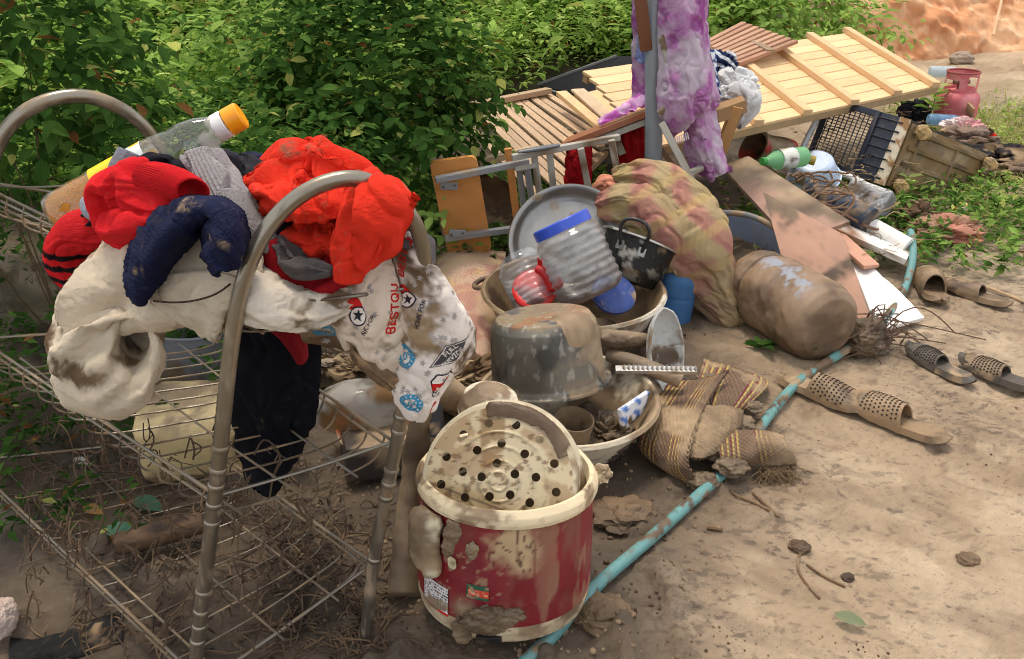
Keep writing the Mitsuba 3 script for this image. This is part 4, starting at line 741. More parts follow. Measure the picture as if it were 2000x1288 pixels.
# ------------------------------------------------------------------ basins and the things in them
def basin(name, label, o, R, r0, h, basec, amt, seed, z=(0, 0, 1), ears=(), n=170, sc=8, metal=0, rough=.35, mat='gritty', cat='basin', lipw=.014):
    k = thing(name, label, cat); M = fr(o, z)
    pf = dens([(0, .0), (r0, .0), (r0 + .012, .006), ((r0 + R) / 2 + .01, h * .5), (R, h - .006), (R + lipw * .6, h), (R + lipw, h - .004), (R + lipw * .6, h + .005), (R - .001, h + .003), ((r0 + R) / 2 + .005, h * .52), (r0 + .006, .012), (0, .008)], .012)
    part(k, 'bowl', lathe(pf, n, 1, M), mat, muddy(basec, amt, sc, seed, rough, metal, st=(1, 1, 1)))
    for a in ears:
        e = lambda rr, aa, zz: (M @ np.r_[rr * np.cos(aa), rr * np.sin(aa), zz, 1])[:3]
        part(k, 'ear', tube([e(R + .004, a - .14, h - .004), e(R + .034, a - .09, h - .012), e(R + .036, a + .09, h - .012), e(R + .004, a + .14, h - .004)], .0085, 9, 30), mat, muddy(basec, amt, sc, seed, rough, metal))
    return k, M
BW = PZ(1108, 770, .15); basin('enamel_basin', 'mud-streaked white enamel basin holding the upturned grey pot, behind the rice cooker', BW - A([0, 0, .15]), .235, .14, .145, lin(204, 192, 168), .60, 140)
# upturned pot
def pot():
    k = thing('cooking_pot', 'large upturned aluminium pot, grey and mud smeared, bottom facing up', 'pot')
    o = PZ(1076, 752, .15) + A([-.006, .0, .012]); M = fr(o, (-.10, .20, 1)); R = .158
    pf = dens([(R + .014, .0), (R + .013, .005), (R + .002, .007), (R - .004, .02), (R - .012, .13), (R - .018, .165), (R - .032, .186), (R - .05, .191), (.07, .1895), (0, .1885)], .004)
    def pc(v, n):
        b = lerp(lin(92, 90, 84), lin(142, 136, 124), fb(v * 6, 4, 141)); b = lerp(b, lin(54, 54, 56), ss(.5, .62, fb(v * A([12, 12, 5]), 4, 142)) * .7)
        q = local(M)(v); top = ss(.175, .19, q[:, 2]); b = lerp(b, lin(150, 128, 96), top * .75); b = lerp(b, lin(70, 78, 88), top * ss(.52, .6, fb(v * 14, 3, 143)) * .9); b = lerp(b, lin(156, 108, 70), top * ss(.54, .62, fb(v * 11 + 5, 3, 144)) * .8)
        m = ss(.50, .58, fb(v * 9, 5, 145)) * (.35 + .5 * ss(.02, .12, v[:, 0] - o[0])); sc = ss(.66, .72, fb(v * A([90, 90, 20]), 2, 146)) * .5
        low = ss(.06, .0, q[:, 2]) * ss(.45, .55, fb(v * 16, 3, 147)) * .8; k = np.maximum(m, low)
        return lerp(lerp(b, lin(180, 176, 166), sc), mudcol(v, 5), k), .34 + .4 * k, .75 * (1 - k) * (1 - .7 * top)
    part(k, 'shell', lathe(pf, 220, 1, M), 'gritty', pc)
    c = local(M); a = np.linspace(-1.25, -.35, 40)
    V = A([[(M @ np.r_[rr * np.cos(x), rr * np.sin(x), zz, 1])[:3] for x in a] for rr, zz in ((.06, .194), (.085, .197), (R - .045, .197), (R - .028, .192), (R - .014, .17), (R - .009, .145), (R - .010, .128))])
    V = V + (.004 * (fb(V * 40, 3, 148) - .5))[..., None]; V = V + (lambda w: (w - 1)[..., None] * .012 * nz(V - o - A([0, 0, .1])))(ss(.0, .22, np.minimum(np.linspace(0, 1, 40), 1 - np.linspace(0, 1, 40))[None] + .35 * (fb(V * 30, 3, 149) - .5) - .02 + 0 * V[..., 0]) * ss(7.2, 4.0, np.arange(7)[:, None] + 4 * (fb(V * 34, 3, 150) - .5)))
    part(k, 'mud_smear', solid(V[::-1], .004), 'gritty', lambda v, n: (mudcol(v, 6) * 1.15, .55), smooth=True)
pot()
obj('cup', lathe(dens([(0, 0), (.048, 0), (.052, .085), (.050, .086), (.046, .004), (0, .004)], .01), 60, 1, fr(PZ(1112, 868, .07), (.1, -.1, 1))), 'gritty', muddy(lin(112, 96, 80), .6, 14, 150, .5), 'small muddy cup inside the enamel basin under the upturned pot', 'cup')
def tile(v, n):
    q = v * 1.0; w = (q[:, 0] * 26) % 1; z = ((q[:, 1] + q[:, 2]) * 26) % 1; k = (np.hypot(w - .5, z - .5) < .3) * 1.0
    return lerp(lerp(lin(214, 216, 220), lin(78, 120, 186), k), MUD * .5, ss(.5, .56, fb(v * 18, 4, 151))), .3
obj('patterned_dish', quadplate([PZ(1205, 800, .17), PZ(1262, 762, .175), PZ(1250, 800, .12), PZ(1212, 842, .11)], .012, .006), 'painted', tile, 'white dish fragment with blue pattern standing in the enamel basin', 'dish', smooth=True)
obj('muddy_rag', warp(lump(PZ(1180, 850, .07), (.07, .07, .05), 5, .5, 2.2, 152, fold=True), .006, 40, 2), 'gritty', lambda v, n: (mudcol(v) * .55, .5), 'dark muddy lump lying in the enamel basin', 'rag')
obj('bowl', lathe(dens([(0, .06), (.03, .058), (.062, .035), (.072, 0), (.068, 0), (.058, .03), (0, .05)], .006), 60, 1, fr(PY(955, 800, 1.58), (.1, -.1, 1))), 'gritty', muddy(lin(222, 212, 190), .5, 16, 153, .35), 'upturned white bowl with mud on it, just behind the steamer basket', 'bowl')
obj('metal_cup', lathe(dens([(0, 0), (.035, 0), (.042, .1), (.039, .1), (.033, .005), (0, .005)], .01), 50, 1, fr(PY(905, 790, 1.66), (-.6, -.3, .7))), 'gritty', muddy(lin(98, 82, 64), .6, 16, 154, .3, .3), 'tipped brown metal cup between the pyjamas and the upturned pot', 'cup')
obj('phone_case', rbox(.032, .07, .012, .004, .01, fr(PY(852, 822, 1.45), (-.2, -.9, .4), (1, .2, 0))), 'painted', muddy(lin(24, 24, 28), .12, 30, 155, .25), 'small black plastic case wedged left of the steamer basket', 'case')
kb, MBr = basin('brown_basin', 'wide brown basin heaped with jars and lids, behind the upturned pot', PZ(1120, 566, .19) - A([0, 0, .17]), .292, .2, .175, lambda v, n: lerp(lin(134, 112, 84), lin(206, 198, 180), ss(.54, .6, fb(v * 6 + 2, 4, 161)) * ss(.2, .45, v[:, 0])), .52, 160, ears=(2.95,))
basin('aluminium_tray', 'dull aluminium wash basin propped on edge behind the blue-lidded jar', PY(1112, 478, 2.78), .205, .15, .05, lin(150, 148, 144), .22, 165, z=(-.12, -.72, .68), metal=.85, rough=.3, mat='painted')
scene['jar_plastic'] = {'type': 'blendbsdf', 'weight': proc(lambda p, n, uv: 0.17 + 0.7 * mikit.smoothstep(0.5, 0.75, mikit.fbm(p.x * 16, p.y * 16, p.z * 16, 4) + uv.x)), 'a': {'type': 'thindielectric'},
                         'b': {'type': 'principledthin', 'base_color': VC, 'roughness': 0.3, 'spec_trans': 0.0, 'diff_trans': 0.8, 'eta': 1.45}}
def jar(name, label, top, axis, R, L, lidc, lidR, col, seed, ribs=9, lid=True):
    k = thing(name, label, 'jar'); M = fr(top, axis, (1, 0, 0)); z = np.linspace(0, 1, 90); body = [(R * .80, .0), (R * .82, -.012)]
    for t in np.linspace(0, 1, 84): body.append((R * (.84 + .16 * ss(0, .12, t)) * (1 - .12 * ss(.93, 1, t)) * (1 + .022 * np.cos(t * ribs * 2 * np.pi) * ss(.08, .14, t) * ss(.97, .9, t)), -.014 - (L - .014) * t))
    body += [(R * .75, -L - .004), (0, -L)]
    loc = local(M)
    def jc(v, n):
        q = loc(v); b = np.broadcast_to(A(col), v.shape); t = ss(-.25 * L, -1.0 * L, q[:, 2]); m = ss(.62, .42, fb(v * 13, 4, seed)) * t
        return lerp(b, lin(96, 66, 52), m * .85), .10 * t + .25 * m * t
    part(k, 'body', lathe(body, 80, 1, M), 'jar_plastic', jc, smooth=60)
    if lid: part(k, 'lid', lathe(dens([(0, .018), (lidR - .004, .018), (lidR, .014), (lidR, -.016), (lidR - .004, -.016), (lidR - .004, .01), (0, .012)], .008), 70, 1, M), 'painted', muddy(lidc, .1, 20, seed, .3))
    return k
jar('plastic_jar', 'ribbed clear plastic jar with a blue lid, muddy inside, on top of the brown basin', PY(1098, 442, 2.43), nz(PY(1098, 442, 2.43) - PY(1152, 560, 2.36)) , .106, .235, lin(58, 88, 200), .094, lin(200, 200, 198), 170)
jar('plastic_jar', 'ribbed clear plastic jar lying at the left in the brown basin, partly hidden', PY(1012, 505, 2.56), nz(A([-.35, .55, .55])), .085, .2, lin(210, 30, 30), .08, lin(206, 212, 214), 171, lid=False)
obj('red_plate', lathe(dens([(0, .02), (.066, .02), (.074, .016), (.074, 0), (.07, 0), (.068, .012), (0, .014)], .006), 60, 1, fr(PZ(1045, 568, .20), (-.1, -.55, .8))), 'painted', muddy(lin(206, 30, 28), .1, 20, 172, .3), 'round red plastic dish on the left rim of the brown basin', 'dish')
rf = thing('red_funnel', 'red plastic funnel with a forked end beside the blue-lidded jar', 'funnel')
part(rf, 'cone', sweep(pth((1085, 560, 2.40), (1068, 535, 2.42), (1050, 525, 2.44)), [.03, .024, .016], [.03, .022, .014], 36, 30, 0, .04, (8, 1), 3, hollow=(False, True)), 'painted', muddy(lin(190, 28, 28), .1, 20, 173, .35))
part(rf, 'tab', rbox(.02, .005, .05, .002, .01, fr(PY(1056, 518, 2.44), (-.1, 0, 1), (1, -.3, 0))), 'painted', lin(190, 28, 28), rough=.35)
obj('blue_plate', lathe(dens([(0, .015), (.062, .015), (.072, .010), (.072, 0), (.068, 0), (.06, .009), (0, .009)], .006), 60, 1, fr(PZ(1198, 577, .20), (.1, -.55, .8))), 'painted', muddy(lin(36, 62, 128), .2, 20, 174, .35), 'dark blue plastic dish at the front of the brown basin', 'dish')
bp = thing('black_pot', 'soot-blackened two-handled pot tipped over in the right of the brown basin', 'pot')
o = PY(1250, 470, 2.62); axp = nz(A([.36, .36, .86])); M = fr(o, axp, (1, 0, -.4)); R = .125
part(bp, 'shell', lathe(dens([(R + .006, .0), (R + .006, -.004), (R, -.005), (R - .004, -.1), (R - .02, -.142), (0, -.15), (0, -.147), (R - .022, -.138), (R - .006, -.1), (R - .003, .0)], .008), 90, 1, M), 'gritty', muddy(lambda v, n: lerp(lin(34, 32, 30), lin(168, 162, 150), ss(.56, .62, fb(v * 26, 4, 176)) * ss(1.0, .0, (o[2] - v[:, 2]) / .12)), .2, 16, 175, .4, .5))
part(bp, 'rim_band', tube([(M @ np.r_[(R + .004) * np.cos(a), (R + .004) * np.sin(a), .0, 1])[:3] for a in np.linspace(0, 6.28, 33)[:-1]], .0045, 7, 90, closed=True), 'painted', lin(190, 186, 178), rough=.25, metal=.9)
for s, a in enumerate((-2.0, 1.14)):
    L = lambda rr, aa, zz: (M @ np.r_[rr * np.cos(aa), rr * np.sin(aa), zz, 1])[:3]
    part(bp, 'handle', tube([L(R, a - .3, -.045), L(R + .022, a - .3, -.02), L(R + .045, a - .26, .03), L(R + .048, a + .2, .034), L(R + .022, a + .3, -.02), L(R, a + .3, -.045)], .0062, 9, 40), 'painted', muddy(lin(70, 70, 70), .2, 20, 177, .3, .8))
    for q in (-.3, .3): part(bp, 'bracket', rbox(.006, .026, .03, .002, .01, fr(L(R + .002, a + q, -.045), axp, L(R + .05, a + q, 0) - L(R, a + q, 0))), 'painted', lin(150, 148, 142), rough=.3, metal=.8)
jg = thing('blue_jug', 'translucent blue plastic water container standing behind the brown basin', 'jug')
jm = fr(PY(1312, 630, 2.62), (.12, .1, 1), (1, .3, 0))
part(jg, 'body', lathe(dens([(0, 0), (.055, .0), (.066, .012), (.066, .09), (.062, .1), (.066, .11), (.066, .16), (.05, .195), (.03, .205)], .008), 48, 1, jm @ np.diag([1, .8, 1, 1])), 'jar_plastic', lambda v, n: (lerp(lin(120, 170, 220), lin(80, 130, 190), fb(v * 10, 3, 180)), .45))
part(jg, 'cap', lathe(dens([(0, .235), (.022, .235), (.024, .23), (.024, .205), (.02, .205)], .006), 30, 1, jm), 'painted', lin(62, 76, 150), rough=.35)
part(jg, 'handle', tube([(jm @ np.r_[x, -.01, z, 1])[:3] for x, z in ((.028, .2), (.055, .215), (.062, .17), (.055, .13))], .009, 9, 30), 'painted', muddy(lin(88, 128, 176), .15, 20, 181, .3))
# dipper, grater
dp = thing('dipper', 'broken enamel scoop with a thick mud-caked handle, leaning on the enamel basin', 'scoop')
c0 = PY(1306, 686, 2.02); du, dv = A([.07, .05, .0]), A([.012, -.01, .098])
nn_ = nz(A([.55, -.75, .35]))
du = nz(np.cross(A([0, 0, 1.]), nn_)); dv = np.cross(nn_, du)
th, ph = np.meshgrid(np.linspace(0, 2 * np.pi, 90), np.linspace(0, 1, 26), indexing='ij')
jag = 1 + .03 * np.sign(np.sin(th * 7)) * 0 + .07 * (fb(np.stack([np.cos(th) * 3, np.sin(th) * 3, th * 0], -1), 3, 182) - .5) * ph
V = c0 + (np.cos(th) * np.sin(ph * 1.5) * jag)[..., None] * du * .066 + (np.sin(th) * np.sin(ph * 1.5) * jag)[..., None] * (dv * .122 + du * .014) + (-np.cos(ph * 1.5) * .058)[..., None] * nn_
part(dp, 'bowl', solid(V, .005), 'gritty', muddy(lin(182, 184, 180), .40, 12, 183, .3), smooth=True)
part(dp, 'handle', warp(sweep(pth((1262, 663, 2.06), (1225, 664, 2.06), (1175, 660, 2.07)), [.018, .026, .027], [.018, .026, .027], 44, 50, 0, .06, (20, 2), 184), .004, 70, 3), 'gritty', muddy(lin(116, 82, 58), .6, 14, 185, .7), label='handle caked in brown mud')
gr = thing('metal_bar', 'narrow toothed metal bar resting across the enamel basin below the scoop', 'metal bar')
ga, gb = PY(1202, 722, 1.90), PY(1360, 724, 1.90); part(gr, 'bar', beam(ga, gb, .020, .012, (0, -.3, 1), .001, .02), 'painted', muddy(lin(196, 192, 186), .26, 30, 186, .25, .8))
for i in range(16):
    q = ga + (gb - ga) * (.1 + .88 * i / 15); part(gr, 'tooth', trimesh.creation.cone(.0052, .014, sections=4).apply_translation(q + A([0, -.004, .007])), 'painted', lin(214, 210, 202), rough=.25, metal=.7, smooth=False)
obj('wooden_stick', tube([PZ(1190, 694, .17), PZ(1250, 712, .175), PZ(1330, 745, .15)], [.02, .022, .02], 12, 30), 'gritty', muddy(lin(120, 104, 86), .6, 12, 187, .6), 'thick muddy stick lying under the toothed metal bar', 'stick')

# ------------------------------------------------------------------ woven mat, hose
def mat(parent, name, ctrl, nu, nv, th, seed, amp=.006, stripe=1.0, amt=.45, flip=False):
    V = net(ctrl, nu, nv); N = gridN(V); V = V + N * (amp * (fb(V * 22, 3, seed) - .5) * 2)[..., None]
    u, v = np.meshgrid(np.linspace(0, 1, nu), np.linspace(0, 1, nv), indexing='ij')
    V = V + N * (.0011 * np.cos(u * nu * 1.05) * np.cos(v * nv * 1.05))[..., None]
    m = solid(V, th); b = np.concatenate([v, v[:, ::-1]], 1).reshape(-1); a = np.concatenate([u, u[:, ::-1]], 1).reshape(-1)
    Y, Rr, T_ = lin(160, 140, 78), lin(98, 36, 46), lin(104, 82, 64)
    def c(p, n):
        s = b * 14 * stripe; w = s % 1; c = np.broadcast_to(T_, p.shape).copy(); c[(w > .25) & (w < .5)] = Rr; c[(w > .5) & (w < .85)] = Y; pl = ((s % 7) > 4.2); c[pl] = T_ * .92
        c = c * (.72 + .5 * ((np.floor(a * nu / 3) + np.floor(b * nv / 3)) % 2) * .8 + .2 * fb(p * 90, 2, seed))[:, None]
        k = ss(.5 + (.5 - amt) * .6 - .08, .5 + (.5 - amt) * .6 + .08, fb(p * 11, 4, seed + 1)); return lerp(c, mudcol(p, 3) * .95, k * .92), .85
    return part(parent, name, m, 'gritty', c, smooth=True)
wm = thing('woven_mat', 'folded woven mat with maroon and yellow stripes, caked in mud, right of the enamel basin', 'mat')
z = PZ
mat(wm, 'fold', [[z(1310, 742, .10), z(1375, 738, .12), z(1425, 722, .12)], [z(1272, 800, .10), z(1330, 800, .12), z(1385, 778, .12)], [z(1252, 850, .07), z(1305, 865, .10), z(1352, 846, .12)], [z(1250, 880, .03), z(1302, 912, .05), z(1342, 900, .09)], [z(1268, 890, .0), z(1325, 938, .01), z(1374, 946, .015)]], 110, 90, .010, 201)
mat(wm, 'fold', [[z(1375, 700, .03), z(1440, 718, .03), z(1497, 742, .03)], [z(1362, 742, .08), z(1425, 752, .08), z(1490, 765, .06)], [z(1350, 790, .09), z(1405, 800, .09), z(1450, 802, .05)], [z(1345, 838, .07), z(1400, 838, .05), z(1440, 822, .02)]], 90, 90, .010, 202, amt=.5, stripe=.7)
mat(wm, 'fold', [[z(1345, 800, .11), z(1405, 790, .11), z(1455, 800, .09)], [z(1340, 850, .10), z(1400, 840, .10), z(1450, 830, .07)], [z(1338, 890, .07), z(1390, 890, .07), z(1440, 850, .04)]], 80, 70, .012, 203, amt=.92, amp=.012)
mat(wm, 'fold', [[z(1400, 850, .075), z(1470, 838, .075), z(1530, 850, .06)], [z(1405, 885, .07), z(1475, 868, .085), z(1545, 880, .07)], [z(1408, 915, .04), z(1480, 895, .06), z(1555, 905, .03)], [z(1412, 926, .01), z(1485, 915, .015), z(1550, 925, .0)]], 70, 80, .010, 204, amt=.62)
for i, (u, v, s) in enumerate(((1370, 940, .04), (1400, 880, .05), (1440, 830, .045), (1385, 752, .05), (1430, 912, .04), (1470, 795, .03))):
    part(wm, 'mud_clump', warp(lump(z(u, v, .05 if v < 930 else .02), (s, s * .8, s * .55), 4, .5, 2.3, 210 + i), .006, 50, i), 'gritty', lambda v, n: (mudcol(v, 2) * .6, .55))
r_ = np.random.default_rng(9); fr_ = []
for i in range(110):
    a = z(1480 + 70 * r_.random(), 905 + 18 * r_.random(), .03); d = A([r_.normal() * .03, -.03 * r_.random(), -.02 - .02 * r_.random()]); fr_.append(tube([a, a + d * .5 + r_.normal(size=3) * .006, a + d], .0012, 4, 5))
kf = part(wm, 'frayed_fibre', fr_, 'gritty', lin(112, 92, 66), kind='stuff', rough=.9)
obj('hose', tube([z(1778, 452, .12), z(1783, 500, .09), z(1770, 555, .04), z(1735, 615, .04), z(1700, 650, .032), z(1640, 692, .026), z(1565, 742, .024), z(1500, 815, .022), z(1430, 905, .02), z(1345, 985, .018), z(1250, 1070, .016), z(1155, 1155, .014), z(1080, 1240, .011), z(985, 1330, .01)], .0142, 18, 300), 'gritty', muddy(lin(98, 146, 144), .40, 22, 220, .35, soft=.03), 'blue-green hose snaking over the mud from the plank pile to beneath the rice cooker', 'hose', smooth=True)

# ------------------------------------------------------------------ broken school desk, bench, chair, railing
PLYO = lin(214, 146, 78)
def ply_orange(seed, k=1.0): return muddy(lambda v, n: lerp(PLYO * k, PLYO * k * .82, fb(v * A([6, 6, 40]), 3, seed)), .12, 12, seed, .45, speck=.2)
GM_ = lin(150, 152, 154)
def greymetal(seed, amt=.2): return muddy(GM_, amt, 18, seed, .4, .35, speck=.6)
def desk():
    k = thing('broken_desk', 'broken school desk with an orange plywood panel on grey steel bars, standing on its side', 'desk')
    P0 = [PY(843, 312, 3.06), PY(934, 300, 3.06), PY(957, 488, 3.12), PY(868, 497, 3.12)]
    M = fr((P0[0] + P0[2]) / 2, nz(np.cross(P0[1] - P0[0], P0[0] - P0[3])), P0[1] - P0[0]); w, h = np.linalg.norm(P0[1] - P0[0]), np.linalg.norm(P0[0] - P0[3])
    g = sbox(-w / 2, -h / 2, w / 2, h / 2).buffer(-.025).buffer(.025, 8); pm = trimesh.creation.extrude_polygon(g, .018, engine='earcut').subdivide_to_size(.03); pm.merge_vertices()
    part(k, 'panel', pm.apply_transform(M), 'painted', ply_orange(301), smooth=30)
    for a, b in (((850, 352, 2.98), (1032, 316, 3.08)), ((868, 466, 3.04), (1000, 448, 3.10))):
        part(k, 'bar', beam(PY(*a), PY(*b), .028, .024, (0, 0, 1)), 'painted', greymetal(302))
    for u, v in ((877, 364), (893, 456)): part(k, 'bracket', rbox(.066, .028, .006, .002, .02, fr(PY(u, v, 3.03), nz(A([-.05, -1, .1])), (1, 0, 0))), 'painted', greymetal(303))
    for u, v in ((866, 366), (888, 363), (882, 459), (904, 456)): part(k, 'screw', lathe([(0, .003), (.004, .002), (.004, 0)], 10, 1, fr(PY(u, v, 3.022), nz(A([-.05, -1, .1])))), 'painted', lin(70, 66, 62), rough=.4, metal=.5)
    for a, b, w_ in (((1012, 318, 3.10), (1030, 452, 3.14), .024), ((1028, 318, 3.08), (1046, 440, 3.12), .026)): part(k, 'post', beam(PY(*a), PY(*b), w_, .024, (0, 1, 0)), 'painted', greymetal(304))
    part(k, 'wooden_post', beam(PY(992, 290, 3.16), PY(1012, 448, 3.18), .03, .02, (0, 1, 0)), 'painted', ply_orange(305, .95), label='orange wooden post of the desk')
desk()
wk = thing('round_basin', 'large round brown basin standing on edge behind the orange desk panel', 'basin')
part(wk, 'bowl', lathe(dens([(0, -.06), (.10, -.055), (.165, -.02), (.178, .0), (.184, .0), (.184, -.006), (.17, -.026), (.1, -.064), (0, -.068)], .01), 90, 1, fr(PY(940, 425, 3.24), (.45, -.9, .1))), 'gritty', muddy(lin(92, 70, 52), .5, 9, 310, .4), smooth=True)
WG = lin(168, 164, 152)
def oldpaint(seed, amt=.25): return muddy(lambda v, n: lerp(WG, lin(112, 92, 70), ss(.56, .6, fb(v * 16, 4, seed))), amt, 14, seed + 1, .6)
rl = thing('railing', 'peeling grey-white wooden railing with upright bars, leaning in front of the slatted bed frame', 'railing')
part(rl, 'top_rail', beam(PY(1000, 308, 3.04), PY(1210, 268, 3.14), .028, .022, (0, 0, 1)), 'painted', oldpaint(320))
part(rl, 'lower_rail', beam(PY(1005, 330, 3.06), PY(1048, 322, 3.08), .02, .02, (0, 0, 1)), 'painted', oldpaint(321))
for a, b in (((1043, 302), (1058, 412)), ((1073, 298), (1086, 412)), ((1134, 290), (1158, 412)), ((1194, 274), (1214, 380))):
    part(rl, 'bar', beam(PY(*a, 3.08), PY(*b, 3.10), .026, .02, (0, 1, 0)), 'painted', oldpaint(322))
obj('sandal_strap', sweep(pth((1012, 297, 3.02), (1045, 292, 3.03), (1092, 284, 3.05)), [.012, .016, .012], [.006, .009, .006], 24, 30), 'painted', muddy(lin(96, 98, 102), .2, 20, 323, .4), 'grey flat strap lying on the railing top', 'strap')
tb = thing('bench', 'tilted bench with a red-brown edge and grey steel frame, passing behind the steel pole', 'bench')
part(tb, 'seat', quadplate([PY(1093, 284, 3.22), PY(1262, 218, 3.30), PY(1262, 208, 3.48), PY(1110, 268, 3.40)], .022, .03), 'painted', muddy(lin(138, 78, 42), .16, 16, 330, .45))
part(tb, 'frame_bar', beam(PY(1118, 292, 3.25), PY(1290, 226, 3.33), .024, .026, (0, 0, 1)), 'painted', oldpaint(331))
part(tb, 'plank', quadplate([PY(1375, 226, 3.30), PY(1456, 196, 3.34), PY(1448, 186, 3.44), PY(1370, 214, 3.42)], .05, .03), 'painted', woodc(lin(150, 116, 76), (1, .2, .3), 1, 332))
part(tb, 'leg', beam(PY(1440, 208, 3.34), PY(1404, 305, 3.36), .045, .04, (0, 1, 0)), 'painted', woodc(lin(172, 128, 76), (0, .2, 1), 1, 333))
part(tb, 'brace', beam(PY(1195, 250, 3.34), PY(1215, 300, 3.36), .03, .03, (0, 1, 0)), 'painted', oldpaint(334))
ch = thing('chair', 'old chair with a pale curved frame and brown back post, draped with the purple blanket', 'chair')
part(ch, 'back_post', beam(PY(1248, -30, 3.24), PY(1262, 98, 3.28), .045, .03, (0, 1, 0)), 'painted', woodc(lin(120, 74, 48), (0, 0, 1), 1, 340, dirt=.05))
part(ch, 'curved_frame', tube(pth((1290, 70, 3.20), (1306, 130, 3.18), (1310, 180, 3.16), (1303, 208, 3.15), (1286, 222, 3.15)), .013, 10, 50), 'painted', oldpaint(341, .1))
part(ch, 'leg', beam(PY(1292, 240, 3.12), PY(1392, 430, 2.98), .026, .026, (0, 1, 0)), 'painted', oldpaint(342, .15))
part(ch, 'leg', beam(PY(1255, 240, 3.35), PY(1378, 415, 3.2), .02, .03, (0, 1, 0)), 'painted', woodc(lin(104, 76, 52), (0, 0, 1), 1, 343))
part(ch, 'cross_bar', beam(PY(1348, 338, 3.10), PY(1372, 328, 3.12), .024, .02, (0, 0, 1)), 'painted', oldpaint(344))
obj('pole', tube([PY(1272, 495, 3.3), PY(1276, 315, 3.3), PY(1278, 0, 3.3), PY(1279, -150, 3.3)], .0355, 28, 30), 'painted', muddy(lambda v, n: lerp(lin(138, 148, 154), lin(160, 168, 172), fb(v * A([30, 30, 6]), 3, 350)), .08, 20, 351, .42, .1, speck=.3), 'upright grey galvanised steel pole in the middle of the junk', 'pole')
# purple blanket
bl = thing('blanket', 'fluffy purple and white rose-patterned blanket draped over the chair behind the steel pole', 'blanket')
def rose(v, n):
    p = v * 1.0; t = fb(p * 7 + .6 * np.stack([fb(p * 5, 3, 361)] * 3, 1), 4, 360); low = ss(.75, .45, v[:, 2])
    rings = .5 + .5 * np.sin(np.hypot((p[:, 0] * 11) % 1 - .5, (p[:, 2] * 11) % 1 - .5) * 40)
    k = ss(.38, .60, t + .06 * low - .01); c = lerp(lin(178, 162, 176), lin(150, 92, 142), k); c = lerp(c, lin(186, 126, 178), k * rings * .5)
    c = lerp(c, lin(132, 58, 124), ss(.56, .68, t) * .8); return lerp(c, lin(206, 196, 200), ss(.42, .62, fb(p * 24, 3, 362)) * .3), .95
def bsheet(c, nu, nv, amp, seed, th=.012, k=(16, 3)):
    V = relax(net(c, nu + 20, nv + 20), 1.03, 1.26, wrap=False, seed=seed, noise=.03, keep=.012, coarse=14); amp *= .15; V = V + gridN(V) * (amp * 1.8 * (billow(np.stack([V[..., 0] * k[0] * .8, V[..., 2] * k[1] * .7, V[..., 1] * 5], -1), 3, seed) - .5))[..., None]
    return warp(solid(V, th), .0014, 90, seed, 2)
part(bl, 'front', bsheet([[PY(1300, -60, 3.24), PY(1335, -60, 3.20), PY(1365, -60, 3.22), PY(1390, -60, 3.3)], [PY(1298, 20, 3.22), PY(1335, 15, 3.15), PY(1362, 20, 3.17), PY(1376, 30, 3.28)], [PY(1300, 100, 3.19), PY(1335, 100, 3.12), PY(1365, 100, 3.14), PY(1386, 110, 3.26)],
   [PY(1296, 180, 3.16), PY(1335, 170, 3.08), PY(1372, 165, 3.10), PY(1398, 170, 3.22)], [PY(1300, 235, 3.14), PY(1335, 228, 3.08), PY(1370, 205, 3.09), PY(1400, 196, 3.2)], [PY(1318, 268, 3.14), PY(1340, 250, 3.10), PY(1366, 225, 3.11), PY(1388, 212, 3.18)]], 120, 70, .022, 363), 'cloth', rose, smooth=True)
part(bl, 'lower_fold', bsheet([[PY(1338, 220, 3.2), PY(1365, 210, 3.16), PY(1392, 215, 3.24)], [PY(1342, 270, 3.18), PY(1372, 265, 3.12), PY(1402, 270, 3.2)], [PY(1352, 320, 3.16), PY(1385, 312, 3.10), PY(1415, 318, 3.18)], [PY(1375, 345, 3.15), PY(1398, 345, 3.11), PY(1422, 335, 3.17)]], 70, 50, .025, 364), 'cloth', rose, smooth=True)
part(bl, 'left_strip', bsheet([[PY(1246, -40, 3.38), PY(1275, -40, 3.34), PY(1300, -40, 3.34)], [PY(1243, 60, 3.40), PY(1270, 60, 3.36), PY(1300, 60, 3.34)], [PY(1243, 140, 3.40), PY(1268, 140, 3.36), PY(1300, 140, 3.34)], [PY(1240, 205, 3.38), PY(1265, 205, 3.34), PY(1300, 205, 3.34)]], 70, 40, .012, 365), 'cloth', rose, smooth=True)
part(bl, 'trailing_corner', sweep(pth((1275, 180, 3.36), (1240, 205, 3.36), (1208, 222, 3.34), (1180, 236, 3.33)), [.04, .035, .028, .02], [.02, .02, .016, .012], 60, 70, .3, soft=dict(su=1.2, sv=1.2, coarse=12), seed=366), 'cloth', lambda v, n: (lerp(lin(190, 92, 178), lin(214, 170, 208), ss(.4, .6, fb(v * 18, 3, 367))), .95), smooth=True)
part(bl, 'fringe', [tube([PY(u, 268 - (u - 1318) * .38, 3.12), PY(u + 3, 282 - (u - 1318) * .4, 3.12)], .0025, 5, 4) for u in range(1318, 1346, 4)], 'cloth', lin(220, 210, 216), kind='stuff')
obj('blue_shirt', bsheet([[PY(1248, 40, 3.33), PY(1262, 40, 3.3), PY(1276, 40, 3.32)], [PY(1246, 90, 3.33), PY(1260, 90, 3.3), PY(1278, 90, 3.32)], [PY(1244, 118, 3.33), PY(1256, 124, 3.3), PY(1270, 116, 3.32)]], 40, 24, .01, 368, .008), 'cloth', lambda v, n: (lerp(lin(92, 104, 150), lin(128, 138, 178), fb(v * 20, 3, 369)), .9), 'small blue-grey cloth hung beside the brown chair post', 'shirt', smooth=True)
bn = thing('laundry_bundle', 'bundle of greyish white cloth with navy-patterned pieces, on the bench right of the purple blanket', 'laundry')
wf = lambda c, s, a=.08: fabric(c, a, s, 8)
